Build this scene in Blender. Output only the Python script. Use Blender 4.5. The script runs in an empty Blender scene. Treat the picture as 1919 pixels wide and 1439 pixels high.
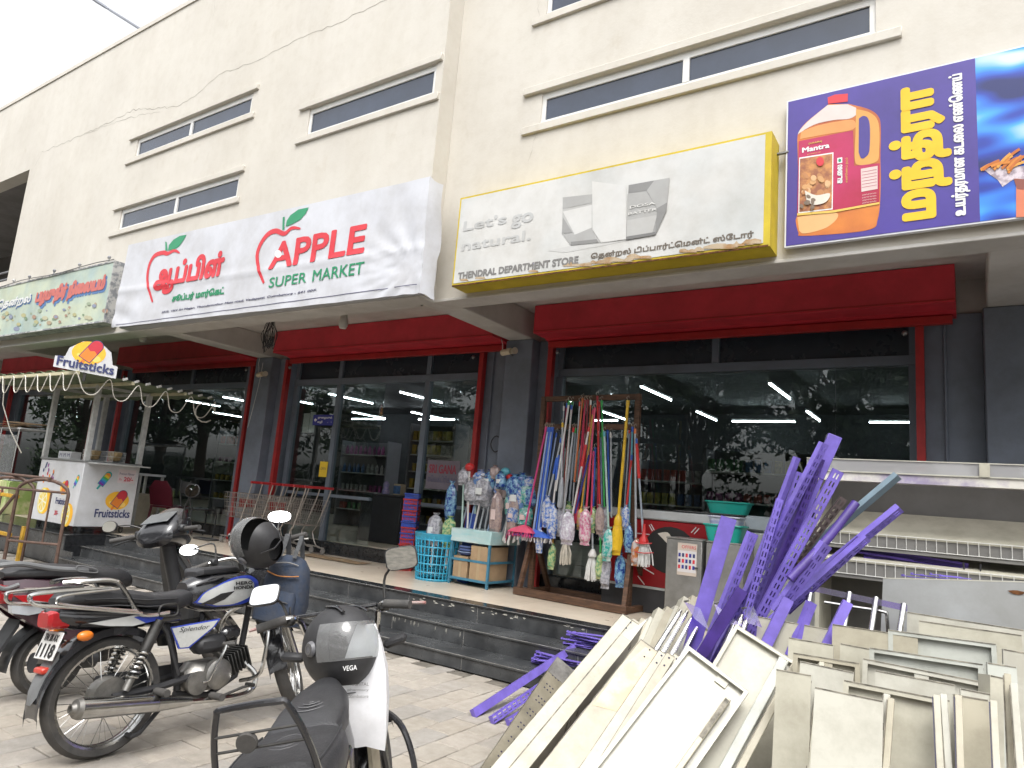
import bpy, bmesh, math, random
from math import radians, sin, cos, pi
from mathutils import Vector, Matrix
from mathutils.geometry import delaunay_2d_cdt
random.seed(7)
S = bpy.context.scene
COL = S.collection
# ---------------------------------------------------------------- camera
PW, PH, F = 1919.0, 1439.0, 1300.0
EYE = Vector((0, 0, 1.5))
CR = Vector((0.8336, 0.54652, 0.08016)); CD = Vector((-0.0234, 0.17993, -0.9834)); CF = Vector((-0.55187, 0.81789, 0.16278))
CF.normalize(); CR = (CR - CF*CR.dot(CF)).normalized(); CD = CF.cross(CR)
cd_ = bpy.data.cameras.new('camera'); cam = bpy.data.objects.new('camera', cd_); COL.objects.link(cam)
cd_.sensor_fit = 'HORIZONTAL'; cd_.sensor_width = 36.0; cd_.lens = 36.0*F/PW; cd_.clip_start = 0.05; cd_.clip_end = 600
up = -CD
cam.matrix_world = Matrix(((CR.x, up.x, -CF.x, EYE.x), (CR.y, up.y, -CF.y, EYE.y), (CR.z, up.z, -CF.z, EYE.z), (0, 0, 0, 1)))
S.camera = cam
# ---------------------------------------------------------------- sky, sun, exposure (bright overcast)
SUN_EL, SUN_AZ = 60.0, 150.0      # azimuth measured clockwise from +Y
world = bpy.data.worlds.new('World'); S.world = world; world.use_nodes = True
wt = world.node_tree; bgn = wt.nodes['Background']
sky = wt.nodes.new('ShaderNodeTexSky'); sky.sky_type = 'NISHITA'; sky.sun_disc = False
sky.sun_elevation = radians(SUN_EL); sky.sun_rotation = radians(SUN_AZ)
sky.air_density = 1.0; sky.dust_density = 4.0; sky.ozone_density = 1.0
hs = wt.nodes.new('ShaderNodeHueSaturation'); hs.inputs['Saturation'].default_value = 0.10; hs.inputs['Value'].default_value = 1.0
wt.links.new(sky.outputs[0], hs.inputs['Color'])
# thin, almost even cloud cover over the whole sky
tc = wt.nodes.new('ShaderNodeTexCoord'); cn = wt.nodes.new('ShaderNodeTexNoise'); cn.inputs['Scale'].default_value = 2.2; cn.inputs['Detail'].default_value = 5
cr_ = wt.nodes.new('ShaderNodeMapRange'); cr_.inputs['To Min'].default_value = 0.9; cr_.inputs['To Max'].default_value = 1.1
wt.links.new(tc.outputs['Generated'], cn.inputs['Vector']); wt.links.new(cn.outputs['Fac'], cr_.inputs['Value'])
vm = wt.nodes.new('ShaderNodeVectorMath'); vm.operation = 'SCALE'
wt.links.new(hs.outputs[0], vm.inputs[0]); wt.links.new(cr_.outputs[0], vm.inputs['Scale'])
wt.links.new(vm.outputs[0], bgn.inputs['Color']); bgn.inputs['Strength'].default_value = 0.15
sl = bpy.data.lights.new('sun', 'SUN'); sl.energy = 0.5; sl.angle = radians(25); sl.color = (1.0, 0.97, 0.92)
so = bpy.data.objects.new('sun', sl); COL.objects.link(so)
az = radians(SUN_AZ); el = radians(SUN_EL)
sd = Vector((sin(az)*cos(el), cos(az)*cos(el), sin(el)))
so.rotation_euler = sd.to_track_quat('Z', 'Y').to_euler(); so.location = (0, -10, 30)
S.view_settings.view_transform = 'Standard'; S.view_settings.look = 'None'; S.view_settings.gamma = 1.0
S.view_settings.use_curve_mapping = False; S.view_settings.exposure = 1.47
S.render.engine = 'CYCLES'; S.cycles.max_bounces = 8; S.cycles.transparent_max_bounces = 16
S.cycles.caustics_reflective = False; S.cycles.caustics_refractive = False; S.cycles.use_denoising = True
S.cycles.sample_clamp_indirect = 6.0

# ---------------------------------------------------------------- places: a photo point on a known plane of the site
def ray(px, py): return CR*((px-959.5)/F) + CD*((py-719.5)/F) + CF
def gz(px, py, z=0.0): d = ray(px, py); return EYE + d*((z-1.5)/d.z)
def gy(px, py, y): d = ray(px, py); return EYE + d*(y/d.y)
def gx(px, py, x): d = ray(px, py); return EYE + d*(x/d.x)

# ---------------------------------------------------------------- materials
MATS = {}
def mat(name, rgb=(.5, .5, .5), rough=.5, metal=0, var=.12, scale=6, bump=0, bscale=60, spec=.5, rgb2=None, lo=.35, hi=.7,
        stretch=None, coat=0, alpha=1, emit=None, estr=0, trans=0, detail=6, sheen=0, dirt=.16, dscale=1.7):
    if name in MATS: return MATS[name]
    m = bpy.data.materials.new(name); m.use_nodes = True; MATS[name] = m
    nt = m.node_tree; N = nt.nodes; L = nt.links; p = N['Principled BSDF']
    p.inputs['Roughness'].default_value = rough; p.inputs['Metallic'].default_value = metal
    p.inputs['Specular IOR Level'].default_value = spec; p.inputs['Coat Weight'].default_value = coat
    p.inputs['Alpha'].default_value = alpha; p.inputs['Transmission Weight'].default_value = trans
    if sheen: p.inputs['Sheen Weight'].default_value = sheen
    if emit: p.inputs['Emission Color'].default_value = (*emit, 1); p.inputs['Emission Strength'].default_value = estr
    c = (*rgb, 1); p.inputs['Base Color'].default_value = c
    if var or rgb2 or bump:
        t = N.new('ShaderNodeTexCoord'); g = N.new('ShaderNodeNewGeometry'); vec = t.outputs['Object'] if stretch else g.outputs['Position']
        if stretch:
            mp = N.new('ShaderNodeMapping'); mp.inputs['Scale'].default_value = stretch; L.new(vec, mp.inputs['Vector']); vec = mp.outputs[0]
        if var or rgb2:
            n = N.new('ShaderNodeTexNoise'); n.inputs['Scale'].default_value = scale; n.inputs['Detail'].default_value = detail; n.inputs['Roughness'].default_value = .62
            L.new(vec, n.inputs['Vector'])
            r = N.new('ShaderNodeValToRGB'); r.color_ramp.elements[0].position = lo; r.color_ramp.elements[1].position = hi
            d = rgb2 if rgb2 else tuple(max(0, v*(1-2*var)) for v in rgb)
            r.color_ramp.elements[0].color = (*d, 1); r.color_ramp.elements[1].color = c
            L.new(n.outputs['Fac'], r.inputs['Fac']); col = r.outputs['Color']
            if dirt:                              # broad dust and handling marks
                n3 = N.new('ShaderNodeTexNoise'); n3.inputs['Scale'].default_value = dscale; n3.inputs['Detail'].default_value = 9; n3.inputs['Roughness'].default_value = .7; L.new(g.outputs['Position'], n3.inputs['Vector'])
                r3 = N.new('ShaderNodeValToRGB'); r3.color_ramp.elements[0].position = .36; r3.color_ramp.elements[1].position = .58; k = 1-dirt; r3.color_ramp.elements[0].color = (k, k*.985, k*.96, 1); r3.color_ramp.elements[1].color = (1, 1, 1, 1); L.new(n3.outputs['Fac'], r3.inputs['Fac'])
                mx = N.new('ShaderNodeMix'); mx.data_type = 'RGBA'; mx.blend_type = 'MULTIPLY'; mx.inputs[0].default_value = 1; L.new(col, mx.inputs[6]); L.new(r3.outputs['Color'], mx.inputs[7]); col = mx.outputs[2]
            L.new(col, p.inputs['Base Color'])
            mr = N.new('ShaderNodeMapRange'); mr.inputs['To Min'].default_value = min(1, rough+.1); mr.inputs['To Max'].default_value = max(0.02, rough-.06)
            L.new(n.outputs['Fac'], mr.inputs['Value']); L.new(mr.outputs[0], p.inputs['Roughness'])
        if bump:
            b = N.new('ShaderNodeBump'); b.inputs['Strength'].default_value = bump; b.inputs['Distance'].default_value = .01
            n2 = N.new('ShaderNodeTexNoise'); n2.inputs['Scale'].default_value = bscale; n2.inputs['Detail'].default_value = 3
            L.new(vec, n2.inputs['Vector']); L.new(n2.outputs['Fac'], b.inputs['Height']); L.new(b.outputs[0], p.inputs['Normal'])
    return m
def flat(name, rgb, rough=.6, **k): return mat(name, rgb, rough, var=k.pop('var', .04), dirt=k.pop('dirt', .06), **k)
def tint(name, tr, refl=1.0, ior=1.5, haze=0):
    """architectural glass: tinted see-through plus mirror reflection by Fresnel"""
    if name in MATS: return MATS[name]
    m = bpy.data.materials.new(name); m.use_nodes = True; MATS[name] = m; nt = m.node_tree; N = nt.nodes; L = nt.links
    N.remove(N['Principled BSDF']); o = N['Material Output']
    a = N.new('ShaderNodeBsdfTransparent'); a.inputs[0].default_value = (*tr, 1)
    g = N.new('ShaderNodeBsdfGlossy'); g.inputs['Roughness'].default_value = .005; g.inputs['Color'].default_value = (refl, refl, refl, 1)
    f = N.new('ShaderNodeFresnel'); ge = N.new('ShaderNodeNewGeometry'); ma = N.new('ShaderNodeMath'); ma.operation = 'MULTIPLY_ADD'; ma.inputs[1].default_value = 1/ior-ior; ma.inputs[2].default_value = ior; L.new(ge.outputs['Backfacing'], ma.inputs[0]); L.new(ma.outputs[0], f.inputs['IOR'])   # same reflectance from both sides of the pane
    if haze:                                  # pale reflection put in as a share of grey diffuse
        d = N.new('ShaderNodeBsdfDiffuse'); d.inputs[0].default_value = (.7, .7, .7, 1); h = N.new('ShaderNodeMixShader'); h.inputs[0].default_value = haze; L.new(a.outputs[0], h.inputs[1]); L.new(d.outputs[0], h.inputs[2]); a = h
    x = N.new('ShaderNodeMixShader'); L.new(f.outputs[0], x.inputs[0]); L.new(a.outputs[0], x.inputs[1]); L.new(g.outputs[0], x.inputs[2]); L.new(x.outputs[0], o.inputs[0])
    return m

# ---------------------------------------------------------------- mesh builder
class MB:
    def __init__(s): s.v = []; s.f = []; s.mi = []; s.cur = 0
    def add(s, vs, fs):
        b = len(s.v); s.v += [tuple(x) for x in vs]
        for q in fs: s.f.append([b+i for i in q]); s.mi.append(s.cur)
        return s
    def box(s, c, size, rot=None, bev=0):
        hx, hy, hz = size[0]/2, size[1]/2, size[2]/2; R = rot if rot is not None else Matrix.Identity(3); c = Vector(c)
        if not bev:
            P = [Vector((x*hx, y*hy, z*hz)) for z in (-1, 1) for y in (-1, 1) for x in (-1, 1)]
            return s.add([c+R@p for p in P], [(0, 2, 3, 1), (4, 5, 7, 6), (0, 1, 5, 4), (2, 6, 7, 3), (0, 4, 6, 2), (1, 3, 7, 5)])
        b = min(bev, hx*.95, hy*.95, hz*.95); P = []; idx = {}
        for sx in (-1, 1):
            for sy in (-1, 1):
                for sz in (-1, 1):
                    for k in range(3):
                        q = [sx*(hx-b), sy*(hy-b), sz*(hz-b)]; q[k] = (sx*hx, sy*hy, sz*hz)[k]
                        idx[(sx, sy, sz, k)] = len(P); P.append(c+R@Vector(q))
        fs = []
        def I(a, k): return idx[(a[0], a[1], a[2], k)]
        for k in range(3):
            i, j = (k+1) % 3, (k+2) % 3
            for sg in (-1, 1):
                q = []
                for a, b2 in ((-1, -1), (1, -1), (1, 1), (-1, 1)):
                    t = [0, 0, 0]; t[k] = sg; t[i] = a; t[j] = b2; q.append(I(t, k))
                fs.append(q if sg > 0 else q[::-1])
                for sg2 in (-1, 1):           # edge along axis j? between faces k and i
                    t0 = [0, 0, 0]; t0[k] = sg; t0[i] = sg2; t0[j] = -1; t1 = list(t0); t1[j] = 1
                    q = [I(t0, k), I(t0, i), I(t1, i), I(t1, k)]; fs.append(q if sg*sg2 > 0 else q[::-1])
        for sx in (-1, 1):
            for sy in (-1, 1):
                for sz in (-1, 1):
                    q = [I((sx, sy, sz), k) for k in range(3)]; fs.append(q if sx*sy*sz > 0 else q[::-1])
        return s.add(P, fs)
    def rng(s, x0, x1, y0, y1, z0, z1, bev=0):
        return s.box(((x0+x1)/2, (y0+y1)/2, (z0+z1)/2), (abs(x1-x0), abs(y1-y0), abs(z1-z0)), None, bev)
    def cyl(s, a, b, r0, r1=None, n=10, caps=True):
        a = Vector(a); b = Vector(b); r1 = r0 if r1 is None else r1; d = (b-a); Q = d.to_track_quat('Z', 'Y').to_matrix() if d.length > 1e-9 else Matrix.Identity(3)
        P = []
        for c, r in ((a, r0), (b, r1)):
            for i in range(n): P.append(c+Q@Vector((r*cos(2*pi*i/n), r*sin(2*pi*i/n), 0)))
        fs = [(i, (i+1) % n, n+(i+1) % n, n+i) for i in range(n)]
        if caps: fs += [tuple(range(n))[::-1], tuple(range(n, 2*n))]
        return s.add(P, fs)
    def tube(s, pts, r, n=8, closed=False, caps=True, flat_=None):
        pts = [Vector(p) for p in pts]; m = len(pts); P = []; prev = None
        rr = r if isinstance(r, (list, tuple)) else [r]*m
        for i, p in enumerate(pts):
            if closed: t = pts[(i+1) % m]-pts[i-1]
            else: t = pts[min(i+1, m-1)]-pts[max(i-1, 0)]
            t = t.normalized() if t.length > 1e-9 else Vector((0, 0, 1))
            if prev is None:
                u = t.orthogonal().normalized()
                if abs(t.z) < .95: u = t.cross(Vector((0, 0, 1))).normalized()
            else:
                u = prev-t*prev.dot(t); u = u.normalized() if u.length > 1e-6 else t.orthogonal().normalized()
            prev = u; w = t.cross(u); k = flat_ if flat_ else 1
            for j in range(n): P.append(p+(u*cos(2*pi*j/n)+w*sin(2*pi*j/n)*k)*rr[i])
        fs = []
        for i in range(m if closed else m-1):
            for j in range(n):
                a = i*n+j; b = i*n+(j+1) % n; c = ((i+1) % m)*n+(j+1) % n; d = ((i+1) % m)*n+j; fs.append((a, b, c, d))
        if caps and not closed: fs += [tuple(range(n))[::-1], tuple(range((m-1)*n, m*n))]
        return s.add(P, fs)
    def lathe(s, prof, o=(0, 0, 0), axis=(0, 0, 1), n=20, a0=0, a1=2*pi, sy=1):
        """prof: (radius, height) pairs about axis"""
        o = Vector(o); Q = Vector(axis).to_track_quat('Z', 'Y').to_matrix(); full = abs(a1-a0-2*pi) < 1e-6; k = n if full else n+1; P = []
        for r, h in prof:
            for i in range(k):
                t = a0+(a1-a0)*i/n; P.append(o+Q@Vector((r*cos(t), r*sin(t)*sy, h)))
        fs = []
        for a in range(len(prof)-1):
            for i in range(n): j = (i+1) % k; fs.append((a*k+i, a*k+j, (a+1)*k+j, (a+1)*k+i))
        return s.add(P, fs)
    def loft(s, rings, closed_ring=True, caps=True):
        n = len(rings[0]); P = [p for r in rings for p in r]; fs = []
        for a in range(len(rings)-1):
            for i in range(n if closed_ring else n-1): j = (i+1) % n; fs.append((a*n+i, a*n+j, (a+1)*n+j, (a+1)*n+i))
        if caps and closed_ring: fs += [tuple(range(n))[::-1], tuple(range((len(rings)-1)*n, len(rings)*n))]
        return s.add(P, fs)
    def prism(s, poly, fn, d0, d1):
        """2-D polygon extruded; fn(u,v,d) -> point"""
        n = len(poly); P = [fn(u, v, d0) for u, v in poly]+[fn(u, v, d1) for u, v in poly]
        return s.add(P, [tuple(range(n)), tuple(range(n, 2*n))[::-1]]+[(i, i+n, (i+1) % n+n, (i+1) % n) for i in range(n)])
    def sph(s, c, r, n=14, m=9, sc=(1, 1, 1), rot=None):
        R = rot if rot is not None else Matrix.Identity(3); c = Vector(c); P = [c+R@Vector((0, 0, -r*sc[2]))]
        for i in range(1, m):
            t = -pi/2+pi*i/m
            for j in range(n): P.append(c+R@Vector((r*sc[0]*cos(t)*cos(2*pi*j/n), r*sc[1]*cos(t)*sin(2*pi*j/n), r*sc[2]*sin(t))))
        P.append(c+R@Vector((0, 0, r*sc[2]))); fs = []
        for j in range(n): fs.append((0, 1+(j+1) % n, 1+j)); fs.append((len(P)-1, 1+(m-2)*n+j, 1+(m-2)*n+(j+1) % n))
        for i in range(m-2):
            for j in range(n): a = 1+i*n+j; b = 1+i*n+(j+1) % n; fs.append((a, b, b+n, a+n))
        return s.add(P, fs)
    def mesh(s, name, mats, smooth=40):
        me = bpy.data.meshes.new(name); me.from_pydata(s.v, [], s.f)
        for m in (mats if isinstance(mats, (list, tuple)) else [mats]): me.materials.append(m)
        if len(me.materials) > 1: me.polygons.foreach_set('material_index', s.mi)
        bm = bmesh.new(); bm.from_mesh(me); bmesh.ops.recalc_face_normals(bm, faces=bm.faces); bm.to_mesh(me); bm.free()
        if smooth: me.shade_smooth(); me.set_sharp_from_angle(angle=radians(smooth))
        me.update(); return me
    def build(s, name, mats, parent=None, smooth=40, loc=None):
        o = bpy.data.objects.new(name, s.mesh(name, mats, smooth)); COL.objects.link(o)
        if parent is not None: o.parent = parent
        if loc is not None: o.location = loc
        return o
def tag(o, label=None, cat=None, group=None, kind=None):
    if label: o['label'] = label
    if cat: o['category'] = cat
    if group: o['group'] = group
    if kind: o['kind'] = kind
    return o
def thing(name, label, cat, loc=(0, 0, 0), rz=0, group=None):
    o = bpy.data.objects.new(name, None); o.empty_display_size = .1; COL.objects.link(o); o.location = loc; o.rotation_euler = (0, 0, rz)
    return tag(o, label, cat, group)
def inst(name, me, parent=None, loc=(0, 0, 0), rot=None, mtx=None):
    o = bpy.data.objects.new(name, me); COL.objects.link(o)
    if parent is not None: o.parent = parent
    if mtx is not None: o.matrix_local = mtx
    else:
        o.location = loc
        if rot is not None: o.rotation_euler = rot
    return o
def dup(o, parent=None):
    c = o.copy(); COL.objects.link(c)
    if parent is not None: c.parent = parent
    for ch in list(o.children): dup(ch, c)
    return c
def frame(a, b, side):
    """matrix whose z runs a->b, x near 'side'"""
    a = Vector(a); b = Vector(b); z = (b-a).normalized(); x = Vector(side); x = (x-z*x.dot(z)).normalized(); y = z.cross(x)
    return Matrix(((x.x, y.x, z.x, a.x), (x.y, y.y, z.y, a.y), (x.z, y.z, z.z, a.z), (0, 0, 0, 1)))
def catmull(P, k=6, closed=False):
    P = [Vector(p) for p in P]; n = len(P); out = []
    for i in range(n if closed else n-1):
        p0 = P[(i-1) % n] if closed or i > 0 else P[0]; p1 = P[i]; p2 = P[(i+1) % n]; p3 = P[(i+2) % n] if closed or i+2 < n else P[-1]
        for j in range(k):
            t = j/k; out.append(.5*((2*p1)+(p2-p0)*t+(2*p0-5*p1+4*p2-p3)*t*t+(3*p1-p0-3*p2+p3)*t**3))
    if not closed: out.append(P[-1])
    return out
# ---------------------------------------------------------------- lettering and flat print
def _area(p): return sum(p[i-1][0]*p[i][1]-p[i][0]*p[i-1][1] for i in range(len(p)))/2
def _wind(x, y, p):
    w = 0
    for i in range(len(p)):
        x1, y1 = p[i-1]; x2, y2 = p[i]
        if y1 <= y:
            if y2 > y and (x2-x1)*(y-y1)-(x-x1)*(y2-y1) > 0: w += 1
        elif y2 <= y and (x2-x1)*(y-y1)-(x-x1)*(y2-y1) < 0: w -= 1
    return w
TXT = {}
def glyphs(body):
    if body in TXT: return TXT[body]
    c = bpy.data.curves.new('lettering', 'FONT'); c.body = body; c.size = 1
    o = bpy.data.objects.new('lettering', c); COL.objects.link(o)
    dg = bpy.context.evaluated_depsgraph_get(); cv = o.evaluated_get(dg).to_curve(dg); cont = []
    for sp in cv.splines:
        P = []; bp = sp.bezier_points; n = len(bp)
        for i in range(n):
            a = bp[i]; b = bp[(i+1) % n]
            for k in range(3):
                t = k/3; u = 1-t; q = a.co*u**3+a.handle_right*3*u*u*t+b.handle_left*3*u*t*t+b.co*t**3
                if not P or abs(q.x-P[-1][0])+abs(q.y-P[-1][1]) > 1e-4: P.append((q.x, q.y))
        if len(P) > 2: cont.append(P)
    bpy.data.objects.remove(o); bpy.data.curves.remove(c)
    A = [_area(p) for p in cont]; sg = 1 if max(A, key=abs) > 0 else -1
    outs = [p for p, a in zip(cont, A) if a*sg > 0]; holes = [p for p, a in zip(cont, A) if a*sg <= 0]; V = []; Fc = []
    for k, p in enumerate(outs):
        loops = [p]+[h for h in holes if _wind(h[0][0], h[0][1], p)]; vs = []; es = []
        for lp in loops:
            b = len(vs); vs += [Vector(q) for q in lp]; es += [(b+j, b+(j+1) % len(lp)) for j in range(len(lp))]
        r = delaunay_2d_cdt(vs, es, [], 0, 1e-6); rv = r[0]; b = len(V); V += [(q.x, q.y, k % 2) for q in rv]
        for f in r[2]:
            cx = sum(rv[j].x for j in f)/len(f); cy = sum(rv[j].y for j in f)/len(f)
            if _wind(cx, cy, p) and not any(_wind(cx, cy, l) for l in loops[1:]): Fc.append([b+j for j in f])
    TXT[body] = (V, Fc); return TXT[body]
def lettering(name, body, m, parent, fn, u0, u1, v0, v1, lift=.002, bold=0, rot=False, shear=0, mirror=False):
    """text filling the box u0..u1, v0..v1 of a surface; fn(u,v,d) -> point d above that surface. bold = stroke growth (share of height)"""
    V, Fc = glyphs(body)
    V = [(x+shear*y, y, k) for x, y, k in V]
    if rot: V = [(-y, x, k) for x, y, k in V]
    xs = [p[0] for p in V]; ys = [p[1] for p in V]; x0, x1, y0, y1 = min(xs), max(xs), min(ys), max(ys)
    h = (v1-v0) if not rot else (u1-u0); g = bold*abs(h); mb = MB()
    offs = [(0, 0)] if not bold else [(0, 0)]+[(g*cos(t*pi/8), g*sin(t*pi/8)) for t in range(16)]
    su = 1 if u1 > u0 else -1
    for n, (dx, dy) in enumerate(offs):
        mb.add([fn(u0+su*g+(u1-u0-2*su*g)*(p[0]-x0)/(x1-x0)+dx, v0+g+(v1-v0-2*g)*(p[1]-y0)/(y1-y0)+dy, lift+(p[2]+2*n)*.00006) for p in V], Fc)
    return mb.build(name, m, parent, smooth=0)
def patch(name, poly, m, parent, fn, lift=.0015):
    """flat printed shape (any polygon) on a surface"""
    p = [(a, b) for a, b in poly]; vs = [Vector(q) for q in p]
    r = delaunay_2d_cdt(vs, [(i, (i+1) % len(p)) for i in range(len(p))], [], 0, 1e-6); rv = r[0]
    fs = [f for f in r[2] if _wind(sum(rv[j].x for j in f)/len(f), sum(rv[j].y for j in f)/len(f), p)]
    return MB().add([fn(q.x, q.y, lift) for q in rv], fs).build(name, m, parent, smooth=0)
def stroke(P, w):
    """polyline -> ribbon polygon; w a width or list"""
    P = [Vector((p[0], p[1])) for p in P]; n = len(P); ww = w if isinstance(w, (list, tuple)) else [w]*n; L = []; R = []
    for i in range(n):
        t = (P[min(i+1, n-1)]-P[max(i-1, 0)]).normalized(); nn = Vector((-t.y, t.x))*ww[i]/2; L.append(P[i]+nn); R.append(P[i]-nn)
    return [(p.x, p.y) for p in L+R[::-1]]
def curve2(P, k=6): return [(p.x, p.y) for p in catmull([(a, b, 0) for a, b in P], k)]
def ell(cx, cy, rx, ry, n=24, rot=0): return [(cx+rx*cos(2*pi*i/n)*cos(rot)-ry*sin(2*pi*i/n)*sin(rot), cy+rx*cos(2*pi*i/n)*sin(rot)+ry*sin(2*pi*i/n)*cos(rot)) for i in range(n)]
def facing(y): return lambda u, v, d: (u, y-d, v)          # a sheet facing the street (-Y): u = X, v = Z
# ================================================================= BUILDING
def plaster():
    m = bpy.data.materials.new('cream_plaster'); m.use_nodes = True; nt = m.node_tree; N = nt.nodes; L = nt.links; p = N['Principled BSDF']
    t = N.new('ShaderNodeTexCoord'); p.inputs['Roughness'].default_value = .82; p.inputs['Specular IOR Level'].default_value = .25
    def noise(sc, stretch=None, det=6):
        v = t.outputs['Object']
        if stretch:
            mp = N.new('ShaderNodeMapping'); mp.inputs['Scale'].default_value = stretch; L.new(v, mp.inputs[0]); v = mp.outputs[0]
        n = N.new('ShaderNodeTexNoise'); n.inputs['Scale'].default_value = sc; n.inputs['Detail'].default_value = det; n.inputs['Roughness'].default_value = .65; L.new(v, n.inputs['Vector']); return n.outputs['Fac']
    def ramp(f, a, b, ca, cb):
        r = N.new('ShaderNodeValToRGB'); r.color_ramp.elements[0].position = a; r.color_ramp.elements[1].position = b
        r.color_ramp.elements[0].color = (*ca, 1); r.color_ramp.elements[1].color = (*cb, 1); L.new(f, r.inputs[0]); return r.outputs[0]
    def mul(a, b, fac=1):
        x = N.new('ShaderNodeMix'); x.data_type = 'RGBA'; x.blend_type = 'MULTIPLY'; x.inputs[0].default_value = fac; L.new(a, x.inputs[6]); L.new(b, x.inputs[7]); return x.outputs[2]
    base = ramp(noise(.8), .3, .7, (.53, .50, .448), (.595, .567, .512))
    c = mul(base, ramp(noise(1.6, (1, 1, .12), 7), .32, .6, (.86, .84, .80), (1, 1, 1)), .4)          # rain streaks
    c = mul(c, ramp(noise(9), .25, .55, (.88, .86, .83), (1, 1, 1)), .5)
    c = mul(c, ramp(noise(2.7, (1, 1, .6), 8), .62, .80, (1, 1, 1), (.82, .77, .70)), .7)
    L.new(c, p.inputs['Base Color'])
    b = N.new('ShaderNodeBump'); b.inputs['Strength'].default_value = .12; b.inputs['Distance'].default_value = .01; L.new(noise(38, None, 4), b.inputs['Height']); L.new(b.outputs[0], p.inputs['Normal'])
    return m
PLASTER = plaster()
SOFFIT = mat('pale_grey_paint', (.58, .56, .53), .75, var=.08, scale=1.5, bump=.1)
SLATE = mat('slate_blue_paint', (.18, .205, .255), .5, var=.12, scale=3, bump=.06, bscale=30)
FRAME = mat('slate_aluminium', (.14, .168, .208), .4, var=.08, scale=4)
RED = mat('red_shutter_paint', (.62, .038, .058), .45, var=.12, scale=2.2)
RED2 = mat('red_guide_paint', (.42, .02, .02), .45, var=.15, scale=5)
WHITE_UPVC = flat('white_upvc', (.74, .74, .72), .4)
DARKPANE = mat('dark_window_pane', (.045, .060, .095), .10, var=.15, scale=1.2, spec=.6)
SHOPGLASS = tint('shop_glass', (.80, .85, .84), .95, 1.5)
GRANITE = mat('black_granite', (.030, .032, .035), .16, var=.4, scale=18, rgb2=(.012, .013, .015), bump=.02)
GRANITE_DUSTY = mat('dusty_black_granite', (.085, .088, .09), .26, var=.4, scale=3.5, rgb2=(.03, .032, .035), bump=.03, detail=9, dirt=.3, dscale=2.3)
TILE = mat('beige_floor_tile', (.60, .52, .42), .28, var=.06, scale=2.2, detail=8)
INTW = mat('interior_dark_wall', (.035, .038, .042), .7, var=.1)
GREYW = mat('grey_recess_wall', (.20, .19, .185), .8, var=.12, scale=2)
CRACK = flat('crack_dark', (.40, .37, .32), .9, var=.2)
GROUT = flat('pale_grout', (.45, .43, .40), .9)

YL, YR, ZB, XC = 5.28, 5.52, 3.55, -4.83
B = thing('shop_building', 'cream plastered shop building with narrow ribbon windows above four shop bays', 'building', (-5, YL, 0))
def bp(mb, name, m, smooth=40, parent=None):
    o = mb.build(name, m, parent or B, smooth)
    if parent is None: o.matrix_parent_inverse = Matrix.Translation((5, -YL, 0))
    return o
def holed(x0, x1, z0, z1, y, holes, depth=.16, back=.24):
    xs = sorted({x0, x1, *[h[0] for h in holes], *[h[1] for h in holes]}); zs = sorted({z0, z1, *[h[2] for h in holes], *[h[3] for h in holes]}); mb = MB()
    for a, b in zip(xs, xs[1:]):
        for c, d in zip(zs, zs[1:]):
            mx, mz = (a+b)/2, (c+d)/2
            if any(h[0] < mx < h[1] and h[2] < mz < h[3] for h in holes): continue
            mb.add([(a, y, c), (b, y, c), (b, y, d), (a, y, d)], [(0, 1, 2, 3)]); mb.add([(a, y+back, c), (b, y+back, c), (b, y+back, d), (a, y+back, d)], [(3, 2, 1, 0)])
    for h in holes:
        a, b, c, d = h; e = y+back
        mb.add([(a, y, c), (b, y, c), (b, e, c), (a, e, c)], [(0, 1, 2, 3)]); mb.add([(a, y, d), (b, y, d), (b, e, d), (a, e, d)], [(0, 1, 2, 3)])
        mb.add([(a, y, c), (a, y, d), (a, e, d), (a, e, c)], [(0, 1, 2, 3)]); mb.add([(b, y, c), (b, y, d), (b, e, d), (b, e, c)], [(0, 1, 2, 3)])
    for q in ([(x0, y, z0), (x1, y, z0), (x1, y+back, z0), (x0, y+back, z0)], [(x0, y, z1), (x1, y, z1), (x1, y+back, z1), (x0, y+back, z1)],
              [(x0, y, z0), (x0, y, z1), (x0, y+back, z1), (x0, y+back, z0)], [(x1, y, z0), (x1, y, z1), (x1, y+back, z1), (x1, y+back, z0)]): mb.add(q, [(0, 1, 2, 3)])
    return mb
# (x0,x1,z0,z1, lintel x0,x1, sill x0,x1, mullion or None)
WL = [(-7.06, -4.93, 5.875, 6.262, -7.24, -4.845, -7.24, -4.845, None), (-11.40, -8.36, 6.525, 6.865, -11.63, -8.24, -11.65, -8.25, -9.86), (-11.52, -8.38, 5.275, 5.642, -11.75, -8.28, -11.76, -8.29, -9.92)]
WR = [(-3.64, -.56, 5.315, 5.672, -3.86, -.40, -3.85, -.38, -2.105), (-3.67, -.56, 6.575, 6.98, -3.86, -.40, -3.83, -.38, -2.105)]
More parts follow.
